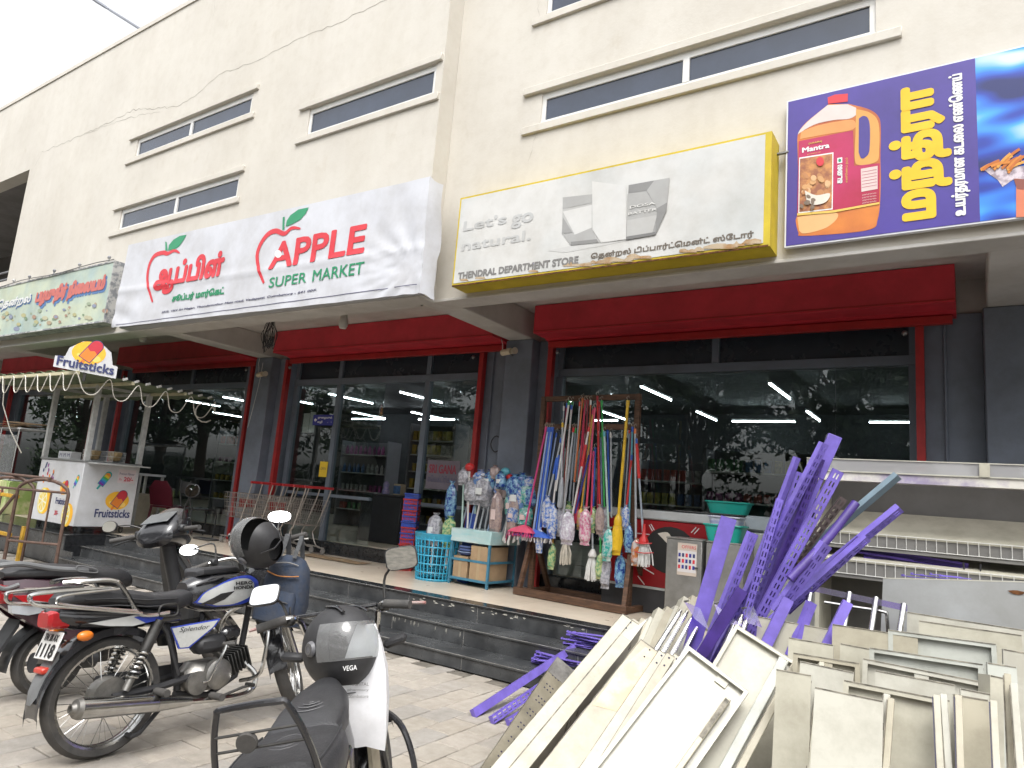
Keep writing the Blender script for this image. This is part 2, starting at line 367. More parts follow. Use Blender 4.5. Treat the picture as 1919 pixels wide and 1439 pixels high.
# left wall: windows and the deep balcony opening at its far end
bp(holed(-30, XC, ZB, 9.02, YL, [w[:4] for w in WL]+[(-28, -15.52, 4.87, 7.18)], back=.26), 'wall', PLASTER, 0)
bp(holed(XC+.002, 9, ZB, 11, YR, [w[:4] for w in WR], back=.26), 'wall', PLASTER, 0)
bp(MB().rng(XC-.25, XC, YL+.262, YR+.3, ZB, 11), 'wall_return', PLASTER, 0)
bp(MB().rng(-30, XC, YL-.02, YL+.30, 9.021, 9.10), 'parapet_coping', PLASTER, 0)
bp(MB().rng(-30, 9, YL+.6, 17, 8.7, 8.8), 'roof_slab', SOFFIT, 0)
bp(MB().rng(-30.3, -30, YL, 17, 0, 9), 'end_wall', PLASTER, 0); bp(MB().rng(9, 9.3, YR, 17, 0, 9), 'end_wall', PLASTER, 0); bp(MB().rng(-30, 9, 16.8, 17, 0, 8.7), 'back_wall', PLASTER, 0)
bp(MB().rng(-28, -15.2, YL+2.6, YL+2.7, 3.95, 8.0), 'balcony_back_wall', GREYW, 0); bp(MB().rng(-15.5, -15.28, YL+.27, YL+2.6, 3.96, 8.0), 'balcony_side_wall', GREYW, 0)
bp(MB().rng(-28, -15.52, YL+.27, YL+2.6, 7.3, 7.4), 'balcony_ceiling', GREYW, 0)
for z in (4.98, 5.12, 5.28): bp(MB().cyl((-22, YL+.34, z), (-15.53, YL+.34, z), .018, n=8), 'balcony_rail', flat('rail_steel', (.32, .33, .35), .4, metal=.6))
for w, y in [(w, YL) for w in WL]+[(w, YR) for w in WR]:
    a, b, c, d, l0, l1, s0, s1, mu = w; f = .045; mb = MB(); yy0, yy1 = y+.018, y+.07
    mb.rng(a, b, yy0, yy1, c, c+f); mb.rng(a, b, yy0, yy1, d-f-.03, d); mb.rng(a, a+f, yy0+.001, yy1, c+f, d-f-.03); mb.rng(b-f, b, yy0+.001, yy1, c+f, d-f-.03)
    xs = [a+f, b-f]
    if mu: mb.rng(mu-.03, mu+.03, yy0-.004, yy1, c+f, d-f-.03); xs = [a+f, mu-.03, mu+.03, b-f]
    win = bp(mb, 'window', WHITE_UPVC, 0)
    for i in range(0, len(xs), 2): MB().rng(xs[i], xs[i+1], y+.034, y+.042, c+f, d-f-.03).build('pane', DARKPANE, win, 0)
    MB().rng(l0, l1, y-.040, y+.016, d+.003, d+.085, .006).build('lintel', PLASTER, win); MB().rng(s0, s1, y-.032, y+.016, c-.088, c-.003, .006).build('sill', PLASTER, win)
# lips, soffit, beams
bp(MB().rng(-30, XC-.30, YL+.262, YL+.40, ZB, ZB+.34), 'lip', SOFFIT, 0); bp(MB().rng(XC+.30, 9, YR+.262, YR+.34, ZB, ZB+.34), 'lip', SOFFIT, 0)
bp(MB().rng(-30, XC, YL-.012, YL+.262, ZB-.035, ZB-.002, .006), 'drip_edge', SOFFIT); bp(MB().rng(XC+.004, 9, YR-.012, YR+.262, ZB-.035, ZB-.002, .006), 'drip_edge', SOFFIT)
bp(MB().rng(-30, 9, YL+.27, 7.9, 3.89, 3.96), 'soffit', SOFFIT, 0)
BX = [(-20.85, -20.45), (-15.55, -15.15), (-10.28, -9.90), (-5.06, -4.70), (.13, .50), (5.4, 5.8)]
for a, b in BX:
    y0 = (YL if b < XC+.2 else YR)+.27
    bp(MB().rng(a, b, y0, 7.70, ZB-.004, 3.888, .012), 'beam', SOFFIT)
    bp(MB().rng(a-.03, b+.03, 7.33, 7.8, .447, ZB-.006, .012), 'column', SLATE)
    bp(MB().rng(b+.03, b+.20, 7.50, 7.8, .447, ZB, .006), 'pier', SLATE); bp(MB().rng(a-.50, a-.03, 7.52, 7.8, .447, ZB, .006), 'pier', SLATE)
    bp(MB().cyl((a-.33, 7.50, .45), (a-.33, 7.50, ZB), .012, n=6), 'conduit', SLATE)
bp(MB().rng(-30, 9, 7.56, 7.85, ZB+.002, 3.888), 'head_beam', SOFFIT, 0)
# bays: glazing, shutter boxes, guides
def bay(x0, x1, posts, seams, top_posts, door=None, box=None):
    bx0, bx1 = box
    pts = [(7.03, 3.53), (7.03, 3.88), (7.50, 3.88), (7.50, 3.50), (7.42, 3.50), (7.30, 3.53)]
    sh = bp(MB().prism(pts, lambda u, v, d: (d, u, v), bx0, bx1), 'shutter_box', RED, 0)
    MB().rng(bx0+.03, bx1-.03, 7.35, 7.41, 3.42, 3.50, .004).build('bottom_bar', RED2, sh)
    for k in range(6): MB().rng(bx0+.04, bx1-.04, 7.42+.004*(k % 2), 7.44, 3.46+.0, 3.499).build('slat', RED, sh, 0) if k == 0 else None
    MB().rng(bx0, bx1, 7.022, 7.032, 3.545, 3.56).build('seam', RED2, sh, 0)
    for gx_ in (x0-.02, x1+.02):
        g = MB(); g.rng(gx_-.035, gx_+.035, 7.42, 7.50, .447, 3.50); bp(g, 'shutter_guide', RED2, 0)
    for q in (x0+.10, x1-.10): bp(MB().sph((q, 7.4, 3.36), .028, 10, 7), 'lock_ring', flat('dull_steel', (.25, .25, .25), .4, metal=.8))
    y0, y1 = 7.60, 7.68
    fr = bp(MB().rng(x0+.02, x1-.02, y0, y1, 3.09, 3.19, .004), 'shopfront', FRAME)
    for q in posts: MB().rng(q-.045, q+.045, y0-.004, y1+.004, .63, 3.088).build('post', FRAME, fr, 0)
    for q in sorted(set(top_posts)): MB().rng(q-.04, q+.04, y0-.002, y1, 3.192, 3.55).build('top_post', FRAME, fr, 0)
    tp = sorted(set(top_posts))
    for a, b in zip(tp, tp[1:]): MB().rng(a+.04, b-.04, 7.635, 7.645, 3.192, 3.55).build('top_pane', mat('smoked_panel', (.028, .036, .048), .25, var=.1, scale=2), fr, 0)
    xs = sorted(set(posts+seams))
    for a, b in zip(xs, xs[1:]):
        if door and door[0]-.02 < (a+b)/2 < door[1]+.02: continue
        o = MB().rng(a+.003, b-.003, 7.636, 7.644, .64, 3.088).build('pane', SHOPGLASS, fr, 0)
        if a > -9.6 and b < -5 : MB().rng(a+.05, b-.05, y0, y1-.01, 1.30, 1.345).build('mid_rail', FRAME, fr, 0)
    MB().rng(x0-.02, x1+.02, 7.56, 7.76, .447, .62, .006).build('plinth', GRANITE, fr)
    return fr
RP = (-4.44, -.42)
bay(*RP, [-4.40, -.46], [-3.68, -2.40, -1.16], [-4.40, -2.40, -.46], box=(-4.49, -.10))
MIDF = bay(-9.58, -5.56, [-9.50, -8.46, -6.61, -5.60], [-7.48, -6.02], [-9.50, -8.46, -6.61, -5.60], door=(-7.48, -6.61), box=(-9.48, -5.10))
bay(-14.85, -10.55, [-14.8, -10.62], [-13.6, -12.5, -11.5], [-14.8, -12.6, -10.62], box=(-14.4, -10.33))
bay(-20.2, -15.9, [-20.1, -15.95], [-18, -17], [-20.1, -18, -15.95], box=(-19.9, -15.6))
bp(MB().rng(.55, 4.9, 7.6, 7.7, .45, 3.6), 'closed_bay_panel', SLATE, 0); bp(MB().rng(-.40, .10, 7.60, 7.8, .447, ZB, .006), 'pier', SLATE)
# the shop room
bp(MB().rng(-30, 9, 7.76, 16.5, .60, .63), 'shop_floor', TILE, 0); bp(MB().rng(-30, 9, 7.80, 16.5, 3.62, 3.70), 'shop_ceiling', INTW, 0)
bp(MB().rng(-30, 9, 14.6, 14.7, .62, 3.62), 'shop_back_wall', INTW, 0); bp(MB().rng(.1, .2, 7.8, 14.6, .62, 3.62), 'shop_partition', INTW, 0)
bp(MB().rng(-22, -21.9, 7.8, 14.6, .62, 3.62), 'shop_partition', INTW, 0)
# cracks that run across the plaster
def crack(pts, y, w=.012):
    P = [gy(a, b, y) for a, b in pts]; out = []; rnd = random.Random(len(pts)+int(pts[0][0]))
    for a, b in zip(P, P[1:]):
        n = max(2, int((b-a).length/.09))
        for k in range(n): q = a.lerp(b, k/n); out.append((q.x+rnd.uniform(-.018, .018), q.z+rnd.uniform(-.022, .022)))
    out.append((P[-1].x, P[-1].z)); ww = [w*rnd.uniform(.3, 1.2) for _ in out]; ww[0] = ww[-1] = .002
    mb = MB(); L = [(p[0], p[1]) for p in out]
    for i in range(len(L)-1):
        a, b = L[i], L[i+1]; mb.add([(a[0], y-.0015, a[1]-ww[i]/2), (b[0], y-.0015, b[1]-ww[i+1]/2), (b[0], y-.0015, b[1]+ww[i+1]/2), (a[0], y-.0015, a[1]+ww[i]/2)], [(0, 1, 2, 3)])
    bp(mb, 'crack', CRACK, 0)
crack([(64, 314), (79, 285), (160, 251), (250, 206), (330, 200), (365, 182), (410, 139), (470, 118), (520, 93), (560, 72), (640, 40), (725, 0)], YL, .010)
crack([(160, 251), (235, 222), (300, 210)], YL, .008); crack([(798, 200), (792, 250), (788, 285), (785, 330)], YL, .010); crack([(395, 60), (402, 20), (402, -5)], YL, .008)
crack([(1012, 0), (1005, 60)], YR, .010); crack([(1008, 245), (990, 300), (986, 335)], YR, .014); crack([(470, 232), (467, 250)], YL, .008); crack([(292, 432), (290, 462)], YL, .010)
# ================================================================= PLATFORM AND STEPS
PZ = .445
plat = tag(MB().rng(-30, 9, 5.84, 7.58, 0, PZ-.012).build('platform', flat('concrete_core', (.3, .29, .28), .9), None, 0), kind='structure')
for i in range(-24, 14):
    for j in range(2):
        x0 = i*.8+.1; y0 = 5.98+j*.8
        if y0 >= 7.55: continue
        MB().rng(x0+.0015, x0+.7985, y0+.0015, min(y0+.7985, 7.56), PZ-.03, PZ, .0).build('tile', TILE, plat, 0) if -19 < i*.8 < 3 else None
stp = tag(MB().rng(-11.28, 9, 5.16, 5.83, 0, .115).build('steps', flat('concrete_core', (.3,)*3), None, 0), kind='structure')
MB().rng(-11.28, 9, 5.49, 5.83, .115, .268).build('step_core', MATS['concrete_core'], stp, 0)
mat('old_paint', (.50, .48, .42), .9); rnd = random.Random(4)
for k, (y, z, zlo, yb) in enumerate([(5.135, .125, 0, 5.49), (5.46, .28, .125, 5.83), (5.80, PZ, .28, 5.985)]):
    x = -11.27+rnd.uniform(.1, .5); xs = [-11.27]
    while x < 6: xs.append(x); x += rnd.choice([.9, 1.2, 1.35])
    for a, b in zip(xs, xs[1:]):
        MB().rng(a+.002, b-.002, y-.012, yb-.003, z-.022, z, .004).build('tread_slab', GRANITE_DUSTY if k < 2 else GRANITE, stp)
    x = -11.27+rnd.uniform(.2, .6); xs = [-11.27]
    while x < 6: xs.append(x); x += rnd.choice([.9, 1.2])
    for a, b in zip(xs, xs[1:]): MB().rng(a+.0025, b-.0025, y, y+.02, zlo+.001, z-.0235, .001).build('riser_slab', GRANITE_DUSTY, stp)
    MB().rng(-11.27, 6, y+.004, y+.024, zlo, z-.024).build('grout_bed', GROUT, stp, 0)
    MB().rng(-11.27, 6, y-.0135, y-.0118, z-.0050, z-.0005).build('wear_shade_edge', mat('wear_shade_edge', (.35, .34, .32), .6, var=.3, scale=8), stp, 0)
    if k == 2:      # chips and drips of old paint on the top riser
        for _ in range(26):
            cx = rnd.uniform(-5.0, -2.9); cz = z-.03-abs(rnd.gauss(0, .025)); patch('paint_chip', [(cx+rnd.uniform(.3, 1)*rnd.uniform(.006, .05)*cos(t*pi/4), cz+rnd.uniform(.3, 1)*.010*sin(t*pi/4)) for t in range(8)], mat('old_paint', (.50, .48, .42), .9), stp, facing(y), .0015)
    if k == 1:
        for _ in range(12):
            cx = rnd.uniform(-4.9, -4.0); cz = z-.03-rnd.uniform(0, .02); patch('paint_drip', [(cx, cz), (cx+.006, cz), (cx+.005, cz-rnd.uniform(.02, .05)), (cx+.001, cz-.03)], MATS['old_paint'], stp, facing(y), .0015)
blk = tag(MB().rng(-30, -11.30, 5.23, 5.84, 0, PZ-.024).build('plinth_block', MATS['concrete_core'], None, 0), kind='structure')
for a, b in zip([-15.5, -14.3, -13.2, -12.1], [-14.3, -13.2, -12.1, -11.28]):
    MB().rng(a+.002, b-.002, 5.20, 5.985, PZ-.022, PZ, .004).build('cap_slab', GRANITE, blk); MB().rng(a+.003, b-.003, 5.212, 5.228, .22, PZ-.024, .001).build('facing_slab', GRANITE_DUSTY, blk); MB().rng(a+.3, b+.297, 5.212, 5.228, .002, .217, .001).build('facing_slab', GRANITE_DUSTY, blk)
MB().rng(-11.298, -11.279, 5.23, 5.80, .282, PZ-.024).build('facing_slab', GRANITE, blk, 0); MB().rng(-11.298, -11.279, 5.23, 5.46, .0, .28).build('facing_slab', GRANITE, blk, 0)
# ================================================================= GROUND
PAVE = [mat('paver_%d' % i, c,   .85, var=.10, scale=14, bump=.25, bscale=90, dirt=.20, dscale=1.1) for i, c in enumerate([(.385, .350, .300), (.37, .336, .29), (.395, .356, .308), (.352, .322, .285), (.335, .312, .282), (.375, .336, .285)])]
gnd = tag(MB().add([(-80, -90, -.014), (60, -90, -.014), (60, 5.3, -.014), (-80, 5.3, -.014)], [(0, 1, 2, 3)]).build('ground', mat('sand_joint', (.20, .18, .15), .95, var=.3, scale=9, bump=.3), None, 0), kind='structure')
pv = [MB().box((0, 0, -.02), (.194, .294, .04), None, .004).mesh('paver', m, 0) for m in PAVE]
vis = []; far = []
prnd = random.Random(2)
for i in range(-70, 12):
    for j in range(2, 18):
        x = i*.2-.1; y = j*.3+.02+(.15 if i % 2 else 0)
        if y > 5.0: continue
        d = Vector((x, y, 0))-EYE; cz = d.dot(CF)
        u = 959.5+F*d.dot(CR)/cz if cz > .3 else -9e9; v = 719.5+F*d.dot(CD)/cz if cz > .3 else -9e9
        seen = -60 < u < 1500 and v < 1500 and x > -7.2
        (vis if seen else far).append((cz, x, y))
vis.sort(key=lambda t: t[0])
far += vis[300:]; vis = vis[:300]
for _, x, y in vis:
    o = inst('paver', prnd.choice(pv), gnd, (x+prnd.uniform(-.0015, .0015), y+prnd.uniform(-.002, .002), prnd.uniform(-.003, .002)), (prnd.uniform(-.006, .006), prnd.uniform(-.006, .006), prnd.uniform(-.006, .006)))
fm = MB()
for _, x, y in far:
    fm.cur = prnd.randrange(6); fm.box((x, y, -.02+prnd.uniform(-.002, .002)), (.194, .294, .04))
tag(fm.build('paver_field', PAVE, gnd, 0), kind='stuff')
# road and far kerb behind the viewer (mirrored in the shop glass)
tag(MB().rng(-80, 60, -14, -5, -.05, -.004).build('road', mat('asphalt', (.05, .05, .052), .9, var=.2, scale=30, bump=.3), None, 0), kind='structure')
# ================================================================= SIGNS
INK = {}
def ink(n, rgb, rough=.45): return flat('print_'+n, rgb, rough, var=.03)
def PX(y):                                   # photo points -> (X,Z) on the sheet at y
    def f(*pts): return [(p.x, p.z) for p in (gy(a, b, y) for a, b in pts)]
    return f
def sgn_text(name, body, m, parent, y, lb, rt, **k):
    a = gy(*lb, y); b = gy(*rt, y); return lettering(name, body, m, parent, facing(y), a.x, b.x, a.z, b.z, **k)
# ---- 1: white flex banner over an older sign box
yb = 5.06
bn = thing('flex_banner', 'white cloth banner with red APPLE SUPER MARKET lettering stretched over the middle of the facade', 'banner', (0, 0, 0))
q = PX(yb)((241, 459), (806, 331), (209, 614), (786, 549)); xl, xr = -10.72, q[1][0]; zt0, zt1 = q[0][1], q[1][1]
NX, NZ = 120, 30; mb = MB(); P = []; brnd = random.Random(5)
zb0, zb1 = q[2][1]-.005, q[3][1]-.02
TL, TR, BL, BR = Vector(q[0]), Vector(q[1]), Vector(q[2]), Vector(q[3])
def cloth(u, v):
    p = (BL.lerp(BR, u)).lerp(TL.lerp(TR, u), v); d = 0
    e = max(0, (u-.82)/.18); r = math.hypot((u-.985)*2.2, v-.24); a = math.atan2(v-.24, (u-.985)*2.2)
    d += .022*e*sin(a*17)*math.exp(-r*1.7)*min(1, r*6)                       # pull folds to the lower right tie
    l = max(0, (.16-u)/.16); d += .012*l*sin(v*26+u*30)*max(0, 1-v*2.2)
    d += .005*sin(u*23+v*5)*sin(v*3.1)+.010*math.exp(-((v-.43+.04*u)/.03)**2)+.004*sin(u*61+v*11)*max(0, .25-v)*4
    return Vector((p.x, yb-d, p.y))
P = [cloth(i/NX, j/NZ) for j in range(NZ+1) for i in range(NX+1)]
mb.add(P, [(j*(NX+1)+i, j*(NX+1)+i+1, (j+1)*(NX+1)+i+1, (j+1)*(NX+1)+i) for j in range(NZ) for i in range(NX)])
FLEX = mat('white_flex', (.58, .59, .63), .38, var=.04, scale=3, bump=.05, bscale=12)
mb.build('cloth', FLEX, bn, 60)
sd = MB(); sp = []
for j in range(13):
    v = j/12; a = cloth(1, v)
    for k, t in enumerate((0, .35, .7, 1)): sp.append((a.x+.035*t+.02*sin(v*9+k)*t, a.y+t*.20, a.z-.02*t+.012*sin(v*21+k*2)))
sd.add(sp, [(j*4+k, j*4+k+1, (j+1)*4+k+1, (j+1)*4+k) for j in range(12) for k in range(3)]); sd.build('side_flap', FLEX, bn, 60)
MB().rng(TL.x+.06, TR.x-.05, yb+.05, YL-.004, q[3][1]+.06, q[1][1]-.06).build('old_sign_box', flat('grey_box_metal', (.42, .43, .45), .5), bn, 0)
def clothfn(u, v, d):                        # a point of the sheet (X,Z), lifted off the draped cloth
    s = (u-BL.x)/(BR.x-BL.x)
    for _ in range(3):
        zlo = BL.y+(BR.y-BL.y)*s; zhi = TL.y+(TR.y-TL.y)*s; t = (v-zlo)/(zhi-zlo); xa = BL.x+(TL.x-BL.x)*t; xb = BR.x+(TR.x-BR.x)*t; s = (u-xa)/(xb-xa)
    c = cloth(max(0, min(1, s)), max(0, min(1, t))); return (u, c.y-.003-d, v)
def ctext(name, body, m, lb, rt, **k):
    a = gy(*lb, yb); b = gy(*rt, yb); return lettering(name, body, m, bn, clothfn, a.x, b.x, a.z, b.z, **k)
bred, bgrn, bnavy = ink('red', (.62, .035, .05)), ink('green', (.02, .26, .12)), ink('navy', (.07, .07, .14))
ctext('lettering', 'ஆப்பிள்', bred, (285, 556), (425, 466), bold=.045)
ctext('lettering', 'சூப்பர் மார்ெகட்', bgrn, (322, 569), (422, 536), bold=.05)
ctext('lettering', 'APPLE', bred, (504, 506), (689, 418), bold=.04)
ctext('lettering', 'SUPER', bgrn, (504, 540), (576, 509), bold=.015); ctext('lettering', 'MARKET', bgrn, (585, 528), (684, 490), bold=.015)
tag(ctext('address_line', '25/2, VKV Sri Nagar, Thondamuthur Main road, Vedapatti, Coimbatore - 641 007.', bnavy, (303, 588), (594, 541), bold=.045, shear=.15), kind='stuff')
Z2 = lambda x, y: (200+x/3.0, 320+y/3.0)
def cpatch(name, pts, m, lift=.002): return patch(name, PX(yb)(*[Z2(*p) for p in pts]), m, bn, clothfn, lift)
def cstroke(name, pts, w, m):
    c = curve2(PX(yb)(*[Z2(*p) for p in pts])); n = len(c); return patch(name, stroke(c, [w*(.25+1.0*sin(pi*min(1, .05+.95*i/(n-1)))**.6) for i in range(n)]), m, bn, clothfn, .002)
cstroke('apple_outline', [(258, 738), (236, 660), (229, 600), (241, 530), (272, 478), (320, 461), (345, 466), (382, 449), (412, 463)], .055, bred)
cstroke('apple_outline', [(886, 632), (860, 560), (848, 480), (865, 415), (903, 360), (950, 338), (1000, 353), (1042, 322), (1092, 326)], .055, bred)
for st, lf in (([(331, 398), (339, 402), (345, 448), (332, 450)], [(347, 449), (352, 418), (376, 388), (412, 366), (450, 360), (436, 386), (408, 425), (380, 444)]), ([(991, 262), (1002, 258), (999, 330), (988, 333)], [(1008, 314), (1013, 282), (1035, 250), (1080, 218), (1137, 206), (1122, 240), (1090, 276), (1046, 300)])):
    cpatch('stem', st, bgrn); cpatch('leaf', lf, bgrn)
cpatch('small_apple', [(965+17*cos(t*pi/8)*(1+.15*abs(cos(t*pi/8))), 468+22*sin(t*pi/8)) for t in range(16)], flat('print_white', (.8, .8, .8)), .005)
a0 = PX(yb)((219, 609), (782, 533)); patch('border_line', stroke([(a0[0][0]+(a0[1][0]-a0[0][0])*t/40, a0[0][1]+(a0[1][1]-a0[0][1])*t/40) for t in range(41)], .008), bnavy, bn, clothfn, .001)
# ---- 2: yellow framed lightbox
ys = 5.27
q = PX(ys)((865, 373), (1437, 252), (850, 530), (1427, 457)); x0, x1, z0, z1 = -4.42, -1.325, 3.665, 4.575
x0 = (q[0][0]+q[2][0])/2; x1 = (q[1][0]+q[3][0])/2; z0 = (q[2][1]+q[3][1])/2; z1 = (q[0][1]+q[1][1])/2
sg = thing('lightbox_sign', 'long faded white sign box with yellow metal frame and rust along its lower edge', 'sign', (0, 0, 0))
YEL = mat('yellow_frame_paint', (.62, .47, .02), .45, var=.12, scale=4); RUST = mat('rust', (.20, .075, .02), .9, var=.4, scale=30)
mb = MB(); mb.rng(x0-.02, x1+.05, ys+.004, YR-.003, z0-.03, z0); mb.rng(x0-.02, x1+.05, ys+.004, YR-.003, z1, z1+.02); mb.rng(x0-.02, x0, ys+.004, YR-.003, z0, z1); mb.rng(x1, x1+.05, ys+.004, YR-.003, z0, z1)
mb.build('frame', YEL, sg, 0)
fadew = mat('faded_acrylic', (.57, .565, .545), .3, rgb2=(.48, .50, .495), scale=1.1, lo=.25, hi=.6, detail=3)
MB().rng(x0, x1, ys, ys+.02, z0, z1).build('face', fadew, sg, 0)
def stext(name, b, m, lb, rt, **k): return sgn_text(name, b, m, sg, ys, lb, rt, **k)
gdk = flat('print_grey', (.20, .195, .19)); gpl = flat('print_ghost', (.465, .47, .465)); brn = flat('print_brown', (.20, .13, .08))
stext('lettering', 'THENDRAL DEPARTMENT STORE', gdk, (858, 524), (1085, 479), bold=.05)
stext('lettering', 'ெதன்றல் டிப்பார்ட்ெமன்ட் ஸ்ேடார்', flat('print_brown_grey', (.15, .125, .10)), (1107, 489), (1413, 431), bold=.035)
stext('ghost_lettering', "Let's", gpl, (868, 434), (951, 399), bold=.045); stext('ghost_lettering', 'go', gpl, (957, 430), (1001, 396), bold=.05); stext('ghost_lettering', 'natural.', gpl, (865, 471), (996, 430), bold=.045)
Z3 = lambda x, y: (840+x/3.0, 240+y/3.0)
def spatch(name, pts, m, l=.0015): return patch(name, PX(ys)(*[Z3(*p) for p in pts]), m, sg, facing(ys), l)
G = [flat('print_tone%d' % i, (v*.7+.10, v*.7+.10, v*.68+.10)) for i, v in enumerate((.10, .18, .28, .38, .48, .60, .70))]
spatch('ground_shadow', [(560, 690), (690, 662), (1000, 632), (1060, 622), (900, 655), (660, 700)], G[5])
spatch('carton', [(645, 390), (810, 372), (812, 572), (860, 644), (690, 660), (640, 592)], G[4]); spatch('carton_face', [(645, 470), (808, 432), (808, 560), (712, 600)], G[6], .003); spatch('carton_face', [(645, 390), (810, 372), (810, 420), (645, 455)], G[3], .003)
spatch('carton_face', [(640, 592), (712, 600), (808, 560), (835, 640), (690, 660)], G[3], .0035); spatch('carton_face', [(645, 500), (700, 588), (640, 592)], G[2], .004); spatch('carton_face', [(690, 640), (835, 625), (848, 644), (690, 660)], G[1], .0045)
spatch('carton', [(810, 300), (1000, 325), (1002, 626), (862, 645), (812, 572)], G[6], .005)
spatch('carton', [(1016, 322), (1246, 281), (1228, 470), (1166, 602), (1002, 630)], G[2], .006); spatch('carton_face', [(1016, 322), (1160, 296), (1118, 352), (1016, 365)], G[1], .0072); spatch('carton_face', [(1160, 296), (1246, 281), (1232, 420), (1176, 452), (1118, 352)], G[3], .0074)
spatch('carton_face', [(1010, 372), (1115, 356), (1170, 450), (1176, 490), (1008, 520)], G[3], .0076); spatch('carton_face', [(1008, 520), (1176, 490), (1150, 590), (1004, 612)], G[4], .0078); spatch('carton_face', [(1232, 420), (1228, 470), (1166, 602), (1176, 452)], G[1], .008); spatch('carton_face', [(1002, 612), (1166, 585), (1166, 602), (1002, 630)], G[0], .0082)
stext('ghost_lettering', 'DOSA', flat('print_offwhite', (.66, .66, .64)), (1181, 392), (1229, 378), lift=.010, bold=.04); stext('ghost_lettering', 'BATTER', MATS['print_offwhite'], (1178, 404), (1232, 390), lift=.010, bold=.04)
srnd = random.Random(9)
for kk_, cx in enumerate([870, 900, 1000, 1085, 1125, 1155, 1180, 1200, 1290, 1310, 1345, 1365, 1385, 1405, 1420, 1428]):
    w = srnd.uniform(8, 40) if cx > 1080 else srnd.uniform(5, 15); yy = 530-(cx-850)*.1265
    patch('rust_stain', PX(ys)(*[(min(1427, cx+w*cos(t*pi/8)*srnd.uniform(.7, 1)), min(yy-1, yy-2+srnd.uniform(3, 10 if cx > 1080 else 4)*sin(t*pi/8))) for t in range(16)]), mat('rust_stain', (.34, .20, .09), .9, rgb2=(.46, .37, .26), scale=9, lo=.40, hi=.60), sg, facing(ys), .002+.0003*kk_)
MB().rng(x0-.018, x1+.04, ys+.0, ys+.006, z0-.032, z0-.018).build('rusty_edge', RUST, sg, 0)
MB().box((x1+.08, YR-.06, z1-.09), (.12, .03, .012)).build('bracket', flat('dull_steel', (.25,)*3), sg, 0)
MB().cyl((x0+.36, YR-.1, z1+.02), (x0+.36, YR-.1, z1+.06), .018, .03, 8).build('fixing_cap', MATS['print_tone0'], sg)
# ---- 3: oil poster board
ym = 5.45
om = thing('poster_board', 'purple poster board with orange oil can, yellow Tamil letters and a blue food photograph', 'sign', (0, 0, 0))
q = PX(ym)((1477.6, 191), (1472.5, 461)); x0 = (q[0][0]+q[1][0])/2; z0, z1 = q[1][1], q[0][1]; xd = PX(ym)((1832, 260))[0][0]; x1 = 1.9
MB().rng(x0-.012, x1, ym+.003, ym+.045, z0-.012, z1+.012).build('backing', flat('white_board_edge', (.7, .72, .76), .4), om, 0)
PUR = mat('purple_print', (.075, .050, .30), .32, var=.12, scale=.8); MB().rng(x0, xd, ym, ym+.01, z0, z1).build('print', PUR, om, 0)
def blueprint():
    m = bpy.data.materials.new('blue_photo_print'); m.use_nodes = True; nt = m.node_tree; N = nt.nodes; L = nt.links; p = N['Principled BSDF']; p.inputs['Roughness'].default_value = .32
    t = N.new('ShaderNodeTexCoord'); mp = N.new('ShaderNodeMapping'); mp.inputs['Scale'].default_value = (1.4, 1, 3.2); mp.inputs['Rotation'].default_value = (0, .25, 0); mp.inputs['Location'].default_value = (.35, 0, .3)
    n = N.new('ShaderNodeTexNoise'); n.inputs['Scale'].default_value = 1.5; n.inputs['Detail'].default_value = 1.0; L.new(t.outputs['Object'], mp.inputs[0]); L.new(mp.outputs[0], n.inputs['Vector'])
    r = N.new('ShaderNodeValToRGB'); e = r.color_ramp.elements; e[0].position = .30; e[0].color = (.012, .02, .12, 1); e[1].position = .72; e[1].color = (.55, .68, .9, 1)
    for pos, c in ((.42, (.02, .05, .36, 1)), (.52, (.03, .16, .62, 1)), (.60, (.06, .35, .75, 1))): k = e.new(pos); k.color = c
    L.new(n.outputs['Fac'], r.inputs[0]); L.new(r.outputs[0], p.inputs['Base Color']); return m
MB().rng(xd, x1-.01, ym+.0005, ym+.01, z0, z1).build('photo', blueprint(), om, 0)
Z4 = lambda x, y: (1440+x/2.768, 80+y/2.768)
def mp_(name, pts, m, l): return patch(name, PX(ym)(*[Z4(*p) for p in pts]), m, om, facing(ym), l)
def mtext(name, b, m, lb, rt, **k): return sgn_text(name, b, m, om, ym, Z4(*lb), Z4(*rt), **k)
oil = mat('print_oil', (.62, .20, .035), .35, rgb2=(.42, .09, .03), scale=3.0, lo=.3, hi=.65, detail=2)
bottle = curve2([(150, 500), (158, 462), (200, 410), (305, 325), (312, 318)], 5)+[(412, 318)]+curve2([(420, 318), (520, 345), (570, 382), (583, 440), (581, 600), (583, 700), (578, 850), (566, 920), (545, 962), (430, 985), (180, 1002), (156, 985), (142, 925), (150, 880), (155, 700)], 5)
mp_('can_body', bottle, oil, .0015)
mp_('can_shoulder', curve2([(153, 478), (165, 452), (215, 400), (308, 324)], 4)+[(412, 320)]+curve2([(455, 338), (458, 370), (420, 395), (340, 402), (240, 425), (160, 470)], 4), flat('print_clear', (.66, .58, .55)), .003)
mp_('can_highlight', curve2([(170, 462), (250, 432), (340, 412), (440, 402), (440, 450), (300, 475), (165, 500)], 4), flat('print_oil_light', (.68, .30, .10)), .0026)
mp_('can_base_glow', curve2([(150, 905), (330, 880), (360, 905), (300, 960), (190, 990), (160, 975)], 4), flat('print_oil_pale', (.72, .42, .18)), .0026)
mp_('can_handle', curve2([(455, 345), (530, 365), (572, 420), (575, 560), (560, 618), (470, 635), (448, 600), (452, 470)], 5), flat('print_oil_gold', (.66, .34, .09)), .0034)
